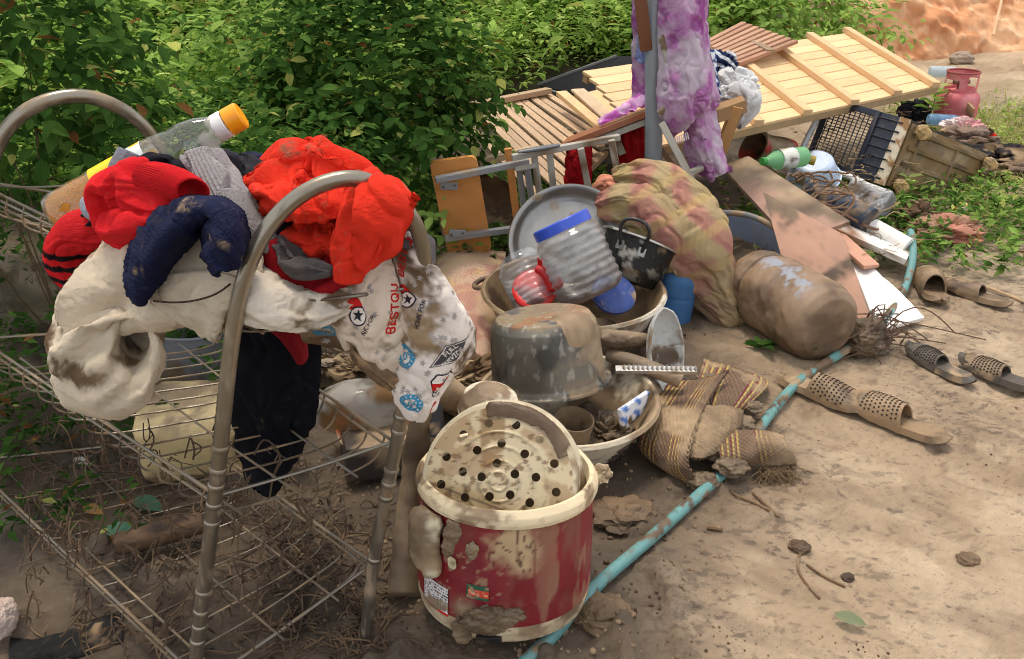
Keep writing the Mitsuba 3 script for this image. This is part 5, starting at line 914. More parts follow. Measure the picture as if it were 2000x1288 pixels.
part(bn, 'white_cloth', lump(PY(1428, 180, 3.55), (.11, .10, .095), 6, .30, 1.7, 371, fold=True), 'cloth', wf(lin(206, 206, 206), 371), smooth=True)
part(bn, 'white_cloth', sweep(pth((1440, 165, 3.5), (1464, 200, 3.46), (1448, 240, 3.44)), [.04, .05, .02], [.03, .035, .015], 60, 60, 0, soft=dict(su=1.2, sv=1.2, coarse=12), seed=372), 'cloth', wf(lin(196, 196, 196), 372, .15), smooth=True)
part(bn, 'patterned_cloth', lump(PY(1408, 128, 3.6), (.065, .06, .06), 5, .35, 1.9, 373, fold=True), 'cloth', lambda v, n: (lerp(lin(30, 40, 74), lin(196, 200, 206), ss(.1, .5, np.sin((v[:, 0] * .7 + v[:, 2]) * 150 + 5 * fb(v * 20, 2, 374)))), .9), smooth=True)
part(bn, 'patterned_cloth', sweep(pth((1388, 100, 3.4), (1392, 150, 3.34), (1404, 192, 3.3)), [.018, .02, .014], [.012, .012, .01], 30, 50, 0, .25, (16, 2), 375), 'cloth', lambda v, n: (lerp(lin(34, 60, 110), lin(206, 212, 220), ss(.45, .55, fb(v * 34, 3, 376))), .9), smooth=True)
rdc = fabric(lin(150, 18, 24), .05, 380)
obj('red_cloth', bsheet([[PY(1112, 285, 3.24), PY(1130, 284, 3.2), PY(1150, 280, 3.24)], [PY(1106, 330, 3.24), PY(1127, 330, 3.19), PY(1150, 328, 3.24)], [PY(1101, 392, 3.24), PY(1124, 398, 3.2), PY(1146, 394, 3.24)]], 60, 34, .012, 381, .01), 'cloth', rdc, 'dark red cloth hanging straight behind the railing bars', 'cloth', smooth=True)
obj('red_cloth', bsheet([[PY(1192, 250, 3.40), PY(1230, 245, 3.36), PY(1262, 236, 3.40)], [PY(1198, 290, 3.40), PY(1232, 290, 3.35), PY(1266, 285, 3.40)], [PY(1208, 332, 3.40), PY(1236, 330, 3.36), PY(1262, 322, 3.40)]], 50, 40, .014, 382, .01), 'cloth', rdc, 'dark red cloth sagging under the bench, left of the steel pole', 'cloth', smooth=True)
# sacks
def sackc(v, n):
    d = nz(A([.82, -.1, .5])); s = v @ d * 6.4 + .9 * (fb(v * 4, 3, 390) - .5) * 2; w = s % 1
    Rr, Yy = lin(172, 122, 104), lin(170, 148, 108); k = ss(.36, .56, w) * ss(1.0, .84, w); c = lerp(Rr, Yy, k); w2 = ((v @ nz(A([-.4, .3, .8]))) * 9 + .6 * fb(v * 4 + 3, 3, 389)) % 1; c = lerp(c, lin(150, 84, 80), ss(.0, .08, w) * ss(.22, .14, w) * .5); c = lerp(c, lin(186, 160, 96), ss(.55, .65, w2) * ss(.95, .85, w2) * .45)
    wv = .88 + .24 * (np.sin(v[:, 0] * 520 + v[:, 1] * 200) * np.sin(v[:, 2] * 520)) * .5; c = c * (.85 + .3 * fb(v * 14, 3, 391))[:, None] * wv[:, None]
    low = ss(.30, .02, v[:, 2] + .15 * (fb(v * 7, 3, 392) - .5)); return lerp(c, mudcol(v) * .95, low * .65), .75
sk = thing('striped_sack', 'bulging red and yellow striped woven sack leaning beside the steel pole', 'sack')
part(sk, 'body', warp(sweep(pth((1424, 612, 2.60), (1392, 560, 2.66), (1345, 480, 2.72), (1302, 400, 2.76), (1268, 350, 2.78), (1226, 345, 2.80)), [.055, .085, .135, .15, .105, .04], [.06, .10, .14, .14, .10, .04], 150, 160, 0, soft=dict(su=1.10, sv=1.10, noise=.04, keep=.012, coarse=15, crease=.0075, cf=(7, 17)), seed=393), .008, 9, 394), 'gritty', sackc, smooth=True)
part(sk, 'body_fold', warp(sweep(pth((1190, 400, 2.80), (1240, 400, 2.74), (1300, 450, 2.68), (1330, 520, 2.64)), [.04, .08, .09, .05], [.05, .09, .09, .05], 110, 100, 0, soft=dict(su=1.10, sv=1.10, noise=.04, keep=.012, coarse=13, crease=.0075, cf=(7, 17)), seed=395), .006, 9, 396), 'gritty', sackc, smooth=True)
obj('orange_sack', sweep(pth((1168, 372, 3.0), (1186, 358, 2.98), (1205, 372, 2.95)), [.03, .036, .03], [.03, .034, .03], 50, 40, 0, .3, (12, 2), 397), 'gritty', muddy(lin(206, 134, 104), .25, 12, 398, .75), 'small orange woven bag end between the railing and the striped sack', 'sack', smooth=True)

# ------------------------------------------------------------------ bed slats and panels
WD, WP = lin(190, 160, 128), lin(228, 190, 142)
sf = thing('slatted_bed_frame', 'slatted wooden bed base lying tilted on the weeds, behind the railing', 'bed frame')
for i in range(12):
    t = i / 11; a = PZ(897 + 166 * t, 222 - 40 * t, .36); b = PZ(1072 + 128 * t, 402 - 136 * t, .10 + .16 * t)
    if i == 1: continue
    j = rng.normal(size=3) * .006
    part(sf, 'slat', beam(a + j, b + j, .045, .014, (0, 0, 1)), 'painted', woodc(WD * rng.uniform(.85, 1.08), b - a, 1, 400 + i))
part(sf, 'cross_rail', beam(PZ(910, 209, .385), PZ(1072, 177, .385), .05, .03, (0, 0, 1)), 'painted', woodc(WD * .82, (1, .1, 0), 1, 415))
part(sf, 'cross_rail', beam(PZ(932, 318, .30), PZ(1040, 292, .30), .04, .03, (0, 0, 1)), 'painted', woodc(WD * 1.02, (1, .1, 0), 1, 416))
part(sf, 'cross_rail', beam(PZ(1070, 412, .08), PZ(1180, 300, .18), .04, .03, (0, 0, 1)), 'painted', woodc(WD * .9, (1, .3, 0), 1, 417))
uf = thing('dark_slat_base', 'dark weathered slat base lying crosswise under the slatted bed frame', 'bed frame')
for i in range(13):
    t = i / 12; a = PZ(1010 + 120 * t, 222 + 96 * t, .12); b = PZ(1100 + 105 * t, 205 + 95 * t, .12)
    part(uf, 'slat', beam(a, b, .035, .012, (0, 0, 1)), 'painted', woodc(lin(104, 88, 68), b - a, 1, 420 + i))
bk = thing('black_sheet', 'black rigid sheet propped behind the slatted bed frame, with a loose white cord', 'sheet')
part(bk, 'panel', quadplate([PY(1050, 168, 5.30), PY(1204, 112, 5.44), PY(1330, 110, 5.46), PY(1320, 230, 5.30)], .012, .05), 'painted', muddy(lin(26, 25, 24), .04, 10, 430, .6))
part(bk, 'edge_trim', beam(PY(1048, 166, 5.29), PY(1205, 109, 5.43), .012, .016, (0, 0, 1)), 'painted', lin(120, 122, 120), rough=.4)
part(bk, 'cord', tube(pth((1066, 158, 5.52), (1076, 176, 5.3), (1096, 182, 5.2)), .005, 6, 20), 'painted', lin(206, 206, 206))
def panel_pieces(k, RB, LB, RT, nbo, batt, th, colr, seed, bw=.05, bh=.03):
    """planks along LB->RB, stacked towards RT, battens across at fractions batt"""
    e = RB - LB; g = RT - RB; N = nz(np.cross(e, g)); N = N * np.sign(N[2])
    for i in range(nbo):
        a, b = i / nbo + .006, (i + 1) / nbo - .006; q = LB + g * ((a + b) / 2); w = np.linalg.norm(g) * (b - a)
        part(k, 'plank', rbox(np.linalg.norm(e), w, th, .0015, .045, fr(q + e / 2 - N * (th / 2 + rng.uniform(0, .002)), N, e)), 'painted', woodc(colr * rng.uniform(.9, 1.06), e, 1, seed + i, .18, .06))
    for j, t in enumerate(batt):
        q = LB + e * t; part(k, 'batten', beam(q - g * .02 + N * bh / 2, q + g * 1.02 + N * bh / 2, bw, bh, N), 'painted', woodc(colr * .84, g, 1, seed + 40 + j, .2, .05))
    for f in (.03, .97): part(k, 'frame_rail', beam(LB + g * f - N * (th + .02), RB + g * f - N * (th + .02), .035, .04, N), 'painted', woodc(colr * .55, e, 1, seed + 60))
pp = thing('plank_panel', 'large pale plank panel with raised battens, lying tilted over the junk toward the red bank', 'panel')
RB = PZ(1838, 166, .46); LBd = nz(PZ(1440, 252, .44) - RB); LB = RB + LBd * 2.15; RT = PY(1668, 62, 5.35)
panel_pieces(pp, RB, LB, RT, 9, (.30, .46, .63, .80, .965), .014, WP, 440)
part(pp, 'end_board', quadplate([RB + A([.0, 0, .012]), RT + A([0, 0, .012]), RT - LBd * .1 * -1 + A([0, 0, .012]), RB + LBd * .1 + A([0, 0, .012])], .01, .04), 'painted', woodc(WP * .98, RT - RB, 1, 480, .2, .2))
p2 = thing('plywood_sheet', 'smaller plywood sheet and loose boards lying between the slatted bed frame and the purple blanket', 'plywood')
part(p2, 'sheet', quadplate([PZ(1118, 192, .36), PZ(1250, 158, .40), PZ(1300, 215, .36), PZ(1195, 245, .30)], .012, .05), 'painted', woodc(WP * .92, (1, .5, 0), .6, 482, .14, .05))
part(p2, 'batten', beam(PZ(1194, 158, .43), PZ(1232, 186, .41), .045, .03, (0, 0, 1)), 'painted', woodc(WP * .8, (1, -1, 0), 1, 483))
part(p2, 'loose_board', beam(PZ(1096, 182, .42), PZ(1176, 250, .34), .06, .025, (0, 0, 1)), 'painted', woodc(WP * .9, (1, -1.5, 0), 1, 484))
part(p2, 'loose_board', beam(PZ(1128, 176, .40), PZ(1200, 240, .35), .08, .015, (0, 0, 1)), 'painted', woodc(lin(206, 180, 148), (1, -1.5, 0), 2, 485))
sp = thing('slat_panel', 'reddish-brown slatted wooden panel lying at the back above the plank panel', 'panel')
a, b, c, d = PZ(1372, 84, .66), PZ(1447, 44, .74), PZ(1560, 84, .66), PZ(1446, 128, .60)
for i in range(9):
    t = (i + .5) / 9; s, e = a + (d - a) * t, b + (c - b) * t
    part(sp, 'slat', beam(s, e, np.linalg.norm(c - b) / 9 * .84, .02, (0, 0, 1)), 'painted', woodc(lerp(lin(190, 152, 122), lin(160, 116, 90), A(rng.random())), e - s, 1, 490 + i))
part(sp, 'under_rail', beam(a + (b - a) * .2 + (d - a) * .02 - A([0, 0, .03]), a + (b - a) * .2 + (d - a) * .98 - A([0, 0, .03]), .05, .03), 'painted', woodc(WD * .5, d - a, 1, 500))
part(sp, 'under_rail', beam(a + (b - a) * .8 + (d - a) * .02 - A([0, 0, .03]), a + (b - a) * .8 + (d - a) * .98 - A([0, 0, .03]), .05, .03), 'painted', woodc(WD * .5, d - a, 1, 501))

# ------------------------------------------------------------------ gas cylinder and the clothes round it
gc = thing('gas_cylinder', 'faded pink-red gas cylinder with a guard collar, standing at the end of the plank panel', 'gas cylinder')
go = PZ(1862, 233, .10); GMx = fr(go, (-.02, 0, 1), (1, 0, 0)); PK = lin(196, 98, 104); gcol = muddy(lambda v, n: lerp(PK, lin(222, 150, 150), ss(.45, .65, fb(v * 9, 4, 510)) * .6), .14, 12, 511, .5)
part(gc, 'body', lathe(dens([(0, 0), (.10, 0), (.124, .025), (.128, .05), (.128, .13), (.122, .155), (.10, .178), (.05, .19), (0, .192)], .02), 60, 1, GMx), 'painted', gcol)
part(gc, 'foot_ring', lathe([(.11, -.03), (.114, -.03), (.114, .02), (.11, .02)], 48, 2, GMx), 'painted', gcol)
a = np.linspace(0, 2 * np.pi, 97); zz = np.linspace(.17, .30, 19); AA, ZZ = np.meshgrid(a, zz, indexing='ij'); V = np.stack([.096 * np.cos(AA), .096 * np.sin(AA), ZZ], -1)
keep = []
for i in range(96):
    for j in range(18):
        am, zm = (a[i] + a[i + 1]) / 2, (zz[j] + zz[j + 1]) / 2; am = (am + .35) % (2 * np.pi); hole = (abs(((am % (np.pi / 2)) - np.pi / 4)) < .52 and .20 < zm < .26) and (int(am / (np.pi / 2)) % 2 == 0 or zm > .23) or (int(am / (np.pi / 2)) % 2 == 1 and abs((am % (np.pi / 2)) - np.pi / 4) < .5 and zm > .215 and zm < .28)
        if not hole: keep.append((i, j))
tri = [t for i, j in keep for t in ((i * 19 + j, (i + 1) * 19 + j, (i + 1) * 19 + j + 1), (i * 19 + j, (i + 1) * 19 + j + 1, i * 19 + j + 1))]
W = V.reshape(-1, 3); part(gc, 'collar', trimesh.Trimesh(np.c_[W, np.ones(len(W))] @ GMx.T[:, :3], A(tri), process=False), 'painted', gcol, smooth=True)
part(gc, 'collar_rim', tube([(GMx @ np.r_[.096 * np.cos(t), .096 * np.sin(t), .30, 1])[:3] for t in np.linspace(0, 6.28, 25)[:-1]], .006, 7, 60, closed=True), 'painted', muddy(lin(150, 74, 70), .2, 20, 512, .5))
part(gc, 'valve', [lathe(dens([(0, 0), (.022, 0), (.022, .05), (.014, .055), (.014, .09), (0, .092)], .01), 20, 1, GMx @ fr((0, 0, .18))), tube([(GMx @ np.r_[x, 0, .235, 1])[:3] for x in (-.05, .05)], .014, 10, 6)], 'painted', muddy(lin(120, 104, 84), .3, 20, 513, .4, .5))
def crumple(name, label, cat, c, rad, col, seed, amp=.35, sc=2.0, **kw):
    return obj(name, lump(c, rad, 5, amp, sc, seed, fold=True), 'cloth', col, label, cat, smooth=True, **kw)
crumple('black_plastic_bag', 'crumpled black plastic bag on the weeds left of the gas cylinder', 'bag', PZ(1785, 222, .12), (.09, .08, .08), fabric(lin(40, 40, 48), .05, 520), 520, .5)
crumple('muddy_clothes', 'pile of mud-soaked brown clothes behind the navy hamper', 'clothes', PZ(1885, 275, .08), (.16, .12, .08), fabric(lin(132, 112, 100), .5, 522), 522, .5)
crumple('pink_cloth', 'pink and white cloth on the clothes pile below the gas cylinder', 'cloth', PZ(1880, 250, .12), (.12, .10, .06), lambda v, n: (lerp(lin(222, 210, 208), lin(206, 150, 150), ss(.45, .6, fb(v * 7, 3, 524))), .9), 523, .4)
crumple('red_cloth', 'bright red cloth scrap at the right end of the clothes pile', 'cloth', PZ(1925, 272, .08), (.055, .05, .04), fabric(lin(206, 34, 28), .05, 525), 525, .4)
crumple('black_clothes', 'heap of black muddy clothes on the grass right of the hamper', 'clothes', PZ(1955, 312, .05), (.22, .13, .07), fabric(lin(44, 40, 42), .3, 526), 526, .55)
crumple('muddy_rag', 'brown muddy rag at the right edge below the black clothes', 'rag', PZ(1990, 340, .03), (.14, .08, .05), fabric(lin(112, 94, 80), .6, 527), 527, .55)
cb = obj('cardboard', quadplate([PZ(1893, 200, .25), PZ(1905, 212, .25), PZ(1898, 245, .06), PZ(1884, 240, .06)], .01, .02), 'painted', muddy(lin(150, 124, 92), .3, 10, 528, .8), 'piece of brown cardboard leaning on the right of the gas cylinder', 'cardboard')
def bottle(name, label, base, axis, R, L, col, cap, seed, capcol):
    k = thing(name, label, 'bottle'); M = fr(base, axis); part(k, 'body', lathe(dens([(0, 0), (R * .8, 0), (R, R * .3), (R, L * .3), (R * .94, L * .36), (R, L * .42), (R, L * .62), (R * .5, L * .84), (R * .33, L * .88), (R * .33, L * .94)], .012), 36, 1, M), 'jar_plastic', lambda v, n: (np.broadcast_to(A(col), v.shape), .22), smooth=50)
    part(k, 'cap', lathe([(0, L), (R * .38, L), (R * .4, L * .99), (R * .4, L * .93), (R * .34, L * .93)], 20, 1, M), 'painted', capcol)
    return k, M
bottle('water_bottle', 'blue-tinted water bottle lying on the clothes below the gas cylinder', PZ(1812, 233, .14), (1, -.15, -.02), .035, .24, lin(150, 190, 225), 1, 530, lin(60, 110, 200))
bottle('water_bottle', 'clear plastic bottle beyond the far corner of the plank panel', PZ(1815, 140, .25), (1, -.2, 0), .04, .26, lin(214, 226, 232), 1, 531, lin(230, 230, 230))
gb_, M_ = bottle('green_bottle', 'green plastic bottle with a torn white label lying on the debris before the hamper', PZ(1572, 306, .31), nz(PZ(1487, 316, .32) - PZ(1572, 306, .31)), .045, .26, lin(160, 220, 168), 1, 532, lin(60, 150, 70))
part(gb_, 'label', lathe([(.0465, .08), (.0465, .17)], 40, 4, M_), 'painted', muddy(lin(214, 216, 206), .35, 14, 533, .6))

# ------------------------------------------------------------------ hamper
hm = thing('hamper', 'navy plastic lattice hamper with white rim tipped on its side, muddy base facing right', 'hamper')
yo = 3.95
q0 = PY(1780, 236, 3.92); qa, qb, qc = PY(1614, 190, 4.28) - q0, PY(1934, 300, 4.28) - q0, PY(1728, 362, 3.84) - q0; aD, bD, cD = -nz(qa), nz(qb), nz(qc)
La, Lbb, Lc = np.linalg.norm(qa), np.linalg.norm(qb), np.linalg.norm(qc)
HP = lambda a, b, c: q0 + aD * a + bD * b + cD * c
NV = lambda s, amt=.10: muddy(lin(38, 43, 56), amt, 14, s, .3, speck=1.0)
part(hm, 'body_band', quadplate([HP(-La * .36, 0, 0), HP(-.02, 0, 0), HP(-.02, 0, Lc), HP(-La * .36, 0, Lc)], -.012, .02), 'painted', NV(541))
edge = lambda v, n: (lerp(lin(206, 196, 172), lin(150, 112, 70), ss(.48, .6, fb(v * 22, 4, 542))), .6)
part(hm, 'worn_edge', quadplate([HP(-.055, -.004, -.004), HP(.0, -.004, -.004), HP(.0, -.004, Lc + .004), HP(-.055, -.004, Lc + .004)], -.010, .012), 'gritty', edge, label='worn whitish lower edge')
for i in range(7): part(hm, 'rib', beam(HP(-La * .35, -.006, Lc * (i + .5) / 7), HP(-.03, -.006, Lc * (i + .5) / 7), .008, .008), 'painted', NV(543))
for i in range(19): part(hm, 'lattice_bar', beam(HP(-La * .38, -.002, .02 + (Lc - .04) * i / 18), HP(-La * .94, -.002, .02 + (Lc - .04) * i / 18), .0045, .006, bD), 'painted', muddy(lin(92, 84, 66), .4, 20, 544, .5))
for i in range(11): part(hm, 'lattice_bar', beam(HP(-La * .38 - La * .55 * i / 10, -.004, .01), HP(-La * .38 - La * .55 * i / 10, -.004, Lc - .01), .0055, .006, bD), 'painted', NV(545, .2))
for c_ in (.012, Lc - .012): part(hm, 'side_rail', beam(HP(-La * .94, 0, c_), HP(-La * .36, 0, c_), .03, .02, bD), 'painted', NV(546))
for a_ in (-La * .36, -La * .93): part(hm, 'side_rail', beam(HP(a_, -.002, 0), HP(a_, -.002, Lc), .026, .02, bD), 'painted', NV(547))
part(hm, 'rim', tube([HP(-La, -.005, -.005), HP(-La * 1.01, -.005, Lc * .5), HP(-La, -.005, Lc + .01), HP(-.3, -.01, Lc + .02), HP(-.1, -.012, Lc + .02)], .016, 10, 60), 'painted', muddy(lin(222, 224, 226), .1, 18, 548, .35), label='white outer rim')
part(hm, 'top_side', quadplate([HP(-La * .97, 0, -.002), HP(-.0, 0, -.002), HP(-.0, Lbb * .96, -.002), HP(-La * .97, Lbb * .96, -.002)], .01, .04), 'painted', NV(549, .22))
part(hm, 'far_side', quadplate([HP(-La * .97, Lbb, 0), HP(0, Lbb, 0), HP(0, Lbb, Lc), HP(-La * .97, Lbb, Lc)], .01, .06), 'painted', NV(550, .3))
bm = lambda s: muddy(lin(128, 102, 66), .5, 10, s, .6)
part(hm, 'base', quadplate([HP(-.012, .02, .01), HP(-.012, Lbb, .01), HP(-.012, Lbb, Lc), HP(-.012, .02, Lc)], .012, .02), 'gritty', bm(551), label='base panel coated in dried mud')
for i in range(4): part(hm, 'base_rib', beam(HP(.004, .05, .04 + (Lc - .08) * i / 3), HP(.004, Lbb - .02, .04 + (Lc - .08) * i / 3), .022, .018, aD), 'gritty', bm(552))
for i in range(2): part(hm, 'base_rib', beam(HP(.003, .12 + .34 * i, .02), HP(.003, .12 + .34 * i, Lc - .02), .02, .016, aD), 'gritty', bm(553))
for b_, c_ in ((.06, .03), (.06, Lc - .02), (Lbb - .04, .05), (Lbb - .03, .10)):
    part(hm, 'castor', [warp(lump(HP(.035, b_, c_), (.032, .026, .034), 4, .25, 2.2, 554), .004, 50, 3), lathe(dens([(0, -.012), (.03, -.012), (.032, 0), (.03, .012), (0, .012)], .008), 24, 1, fr(HP(.05, b_, c_ + .01), bD))], 'gritty', muddy(lin(168, 140, 92), .4, 16, 555, .6))

# ------------------------------------------------------------------ boards, drum and junk in front of the hamper
BR = lin(186, 142, 118)
def laminate(c, amt, seed, axis=(1, -1, 0)): return muddy(woodc(c, axis, .7, seed, .12, .0), amt, 5, seed + 1, .5, soft=.03, speck=.3)
z = PZ
obj('brown_board', quadplate([z(1492, 380, .33), z(1646, 462, .25), z(1706, 640, .03), z(1548, 575, .06)], .018, .02), 'gritty', laminate(BR, .45, 601), 'large pinkish-brown laminate board sloping down behind the muddy drum', 'board')
obj('brown_board', quadplate([z(1408, 330, .27), z(1462, 312, .30), z(1660, 440, .22), z(1545, 480, .16)], .018, .02), 'gritty', laminate(lin(160, 124, 106), .62, 603), 'mud-covered brown board whose top end points at the purple blanket', 'board')
obj('white_board', quadplate([z(1638, 452, .10), z(1690, 505, .10), z(1803, 626, .02), z(1712, 652, .015)], .014, .015), 'gritty', muddy(lin(232, 230, 226), .24, 9, 605, .4, soft=.02), 'white laminate board with chipped dirty edges beside the hose', 'board')
obj('pink_board', beam(z(1600, 430, .17), z(1702, 522, .10), .07, .016, (0, 0, 1)), 'painted', laminate(lin(198, 148, 122), .15, 607), 'narrow pinkish board strip lying on the white laminate board', 'board')
obj('peeling_plank', beam(z(1560, 412, .20), z(1772, 505, .08), .10, .025, (0, 0, 1)), 'gritty', muddy(lambda v, n: lerp(lin(150, 112, 84), lin(228, 224, 216), ss(.50, .54, fb(v * 11, 4, 609))), .25, 12, 610, .6), 'long plank with peeling white paint under the dark roll', 'plank')
obj('white_post', tube([z(1672, 428, .16), z(1772, 484, .10)], .04, 16, 30), 'gritty', muddy(lin(234, 232, 226), .22, 12, 612, .5), 'round white post lying by the upper end of the hose', 'post')
obj('dark_roll', warp(tube([z(1585, 372, .20), z(1640, 402, .20), z(1700, 432, .18)], [.052, .056, .054], 30, 60), .006, 40, 613), 'gritty', muddy(lin(44, 58, 76), .46, 24, 614, .6), 'dark blue-black muddy roll lying across the peeling plank', 'roll')
bx = thing('metal_box', 'dented silver-grey box lying on its side under the hamper', 'box')
bM = fr(z(1695, 392, .14), nz(A([.45, .3, .75])), nz(A([.8, -.6, .1])))
part(bx, 'body', rbox(.20, .12, .13, .015, .02, bM), 'gritty', muddy(lin(150, 150, 152), .38, 12, 616, .35, .4)); part(bx, 'spout', lathe(dens([(.02, .0), (.03, .0), (.034, .03), (.026, .03)], .01), 24, 1, fr(z(1722, 412, .09), (.2, -1, .2))), 'painted', lin(34, 32, 30))
obj('cardboard', quadplate([z(1620, 360, .20), z(1650, 368, .22), z(1668, 398, .16), z(1632, 400, .13)], .05, .02), 'gritty', muddy(lin(160, 132, 104), .5, 14, 618, .7), 'soggy torn cardboard box between the wire coil and the silver-grey box', 'cardboard')
obj('blue_basin', lathe(dens([(0, .1), (.07, .1), (.085, .09), (.12, .0), (.126, .0), (.116, -.004), (.08, .085), (0, .092)], .012), 60, 1, fr(z(1590, 345, .16), (-.2, -.35, .8))), 'painted', muddy(lin(184, 200, 222), .28, 12, 620, .35), 'pale blue upturned basin below the green bottle', 'basin')
obj('red_bucket', warp(lathe(dens([(0, .2), (.085, .2), (.092, .19), (.118, .0), (.128, .0), (.128, .008), (.112, .004), (.084, .18), (0, .185)], .01), 80, 1, fr(PY(1470, 290, 4.0), (.93, .25, -.15)) @ np.diag([1, .62, 1, 1])), .012, 9, 622), 'gritty', muddy(lin(168, 48, 40), .60, 7, 623, .45), 'crushed red plastic bucket under the plank panel, behind the green bottle', 'bucket', smooth=True)
obj('yellow_stick', tube([z(1570, 309, .30), z(1592, 315, .29)], .022, 12, 8), 'gritty', muddy(lin(168, 142, 60), .4, 14, 624, .6), 'short yellow-brown stub beside the base of the green bottle', 'stick')
gbn = thing('grey_tub', 'grey-blue curved plastic tub half buried under the brown boards', 'tub')
th_, tt = np.meshgrid(np.linspace(.15, 1.9, 60), np.linspace(0, 1, 16), indexing='ij'); TM = fr(z(1400, 560, .02), (-.35, -.55, .6), (1, -.1, 0))
V = np.stack([(.30 - .05 * tt) * np.cos(th_), (.30 - .05 * tt) * np.sin(th_), .0 - .12 * tt, np.ones_like(tt)], -1) @ TM.T
part(gbn, 'wall', solid(V[..., :3], .01), 'painted', muddy(lin(140, 158, 184), .22, 10, 630, .35), smooth=True)
part(gbn, 'rim', tube([(TM @ np.r_[.31 * np.cos(a), .31 * np.sin(a), .004, 1])[:3] for a in np.linspace(.1, 1.95, 20)], .012, 9, 60), 'painted', muddy(lin(110, 112, 112), .55, 12, 631, .5))
obj('steel_tube', tube([z(1405, 532, .10), z(1440, 548, .09)], .012, 12, 6), 'painted', lin(206, 206, 206), 'short shiny steel tube poking out by the striped sack', 'tube', rough=.2, metal=.8)
dm_ = thing('plastic_drum', 'plastic drum coated in wet brown mud, lying on its side before the brown board', 'drum')
d0, d1 = z(1474, 552, .125), z(1620, 642, .125); dd = d1 - d0; Ld = np.linalg.norm(dd); MD = fr(d0, dd, (0, 0, 1)); lD = local(MD)
def drumc(v, n):
    q = lD(v); b = lin(140, 144, 154); a = np.arctan2(q[:, 1], q[:, 0]); top = ss(.26, .04, np.abs(a - .32) + .5 * (fb(np.stack([q[:, 2] * 7, a * 3, a * 0], 1), 4, 641) - .5) + .9 * (fb(np.stack([q[:, 2] * 60, a * 5, a * 0], 1), 3, 642) - .5))
    top = top * ss(.06, .10, q[:, 2]) * ss(Ld - .03, Ld - .1, q[:, 2]); m = lerp(lin(98, 78, 60), lin(142, 118, 94), ss(.35, .65, fb(v * A([9, 9, 9]), 4, 643))); return lerp(m, b, top), .48 - .15 * top
dmesh = lathe(dens([(0, -.012), (.10, -.012), (.118, -.004), (.122, .02), (.122, .05), (.112, .056), (.112, .066), (.126, .075), (.13, .10), (.13, Ld - .06), (.122, Ld - .02), (.10, Ld), (.06, Ld + .004), (0, Ld + .002)], .006), 170, 1, MD)
v = A(dmesh.vertices); q = lD(v); n = A(dmesh.vertex_normals); a = np.arctan2(q[:, 1], q[:, 0])
rel = .006 * (ridge(q * A([10, 10, 14]), 4, 644) - .3) * ss(Ld - .01, Ld - .08, q[:, 2]) + .005 * fb(q * 45, 3, 645); dmesh.vertices = v + n * rel[:, None]
part(dm_, 'body', dmesh, 'gritty', drumc, smooth=True)
cw = thing('wire_coil', 'tangled coil of rusty wire and cord on the boards below the green bottle', 'wire')
rc = np.random.default_rng(31)
for i in range(9):
    c = z(1560 + 75 * rc.random(), 352 + 50 * rc.random(), .25); r = rc.uniform(.05, .11); n_ = nz(A([rc.normal() * .5, -.5, 1.])); F_ = fr(c, n_); ph0 = rc.random() * 6
    part(cw, 'loop', tube([(F_ @ np.r_[r * np.cos(t + ph0) * (1 + .2 * rc.normal() * .4), r * .7 * np.sin(t + ph0), .012 * rc.normal(), 1])[:3] for t in np.linspace(0, rc.uniform(4, 6.2), 12)], .0042, 6, 50), 'gritty', muddy(lin(120, 92, 68), .3, 20, 650 + i, .6))
part(cw, 'strand', tube([z(1600, 400, .22), z(1650, 420, .20), z(1700, 445, .16), z(1722, 448, .15), z(1690, 425, .18)], .006, 7, 60), 'gritty', muddy(lin(116, 86, 66), .3, 20, 660, .6))
part(cw, 'strand', tube([z(1590, 392, .23), z(1650, 412, .20), z(1712, 440, .16)], .005, 7, 50), 'gritty', muddy(lin(116, 86, 66), .3, 20, 661, .6))
crumple('brown_rag', 'brown and pink crumpled rag on the weeds right of the hose end', 'rag', PZ(1845, 452, .05), (.15, .10, .06), lambda v, n: (lerp(lin(150, 118, 96), lin(190, 130, 112), ss(.45, .6, fb(v * 6, 3, 663))), .9), 662, .5)
crumple('brown_rag', 'dark brown leathery scrap just above the pink-brown rag', 'rag', PZ(1795, 425, .06), (.09, .07, .06), fabric(lin(96, 76, 60), .3, 665), 664, .55)
obj('yellow_fruit', lump(PZ(1878, 413, .05), (.035, .03, .042), 4, .12, 1.6, 666), 'painted', lambda v, n: (lerp(lin(214, 164, 60), lin(230, 222, 200), ss(.5, .56, fb(v * 22, 3, 667))), .5), 'rotting yellow fruit in the weeds below the hamper', 'fruit', smooth=True)
mb = thing('root_clump', 'hairy ball of muddy roots beside the hose at the end of the boards', 'roots')
part(mb, 'mud_ball', warp(lump(z(1688, 660, .05), (.075, .065, .06), 5, .4, 2.2, 670), .008, 40, 4), 'gritty', lambda v, n: (mudcol(v, 8) * .62, .6))
part(mb, 'root', [tube([z(1688, 660, .05) + randdir(1, rc)[0] * A([.06, .05, .05]), z(1688, 660, .05) + A([rc.normal() * .09, rc.normal() * .07, abs(rc.normal()) * .05]), z(1688, 660, .03) + A([rc.normal() * .12, rc.normal() * .09, -.02])], .0022, 5, 12) for _ in range(46)], 'gritty', lin(96, 74, 58), kind='stuff', rough=.8)

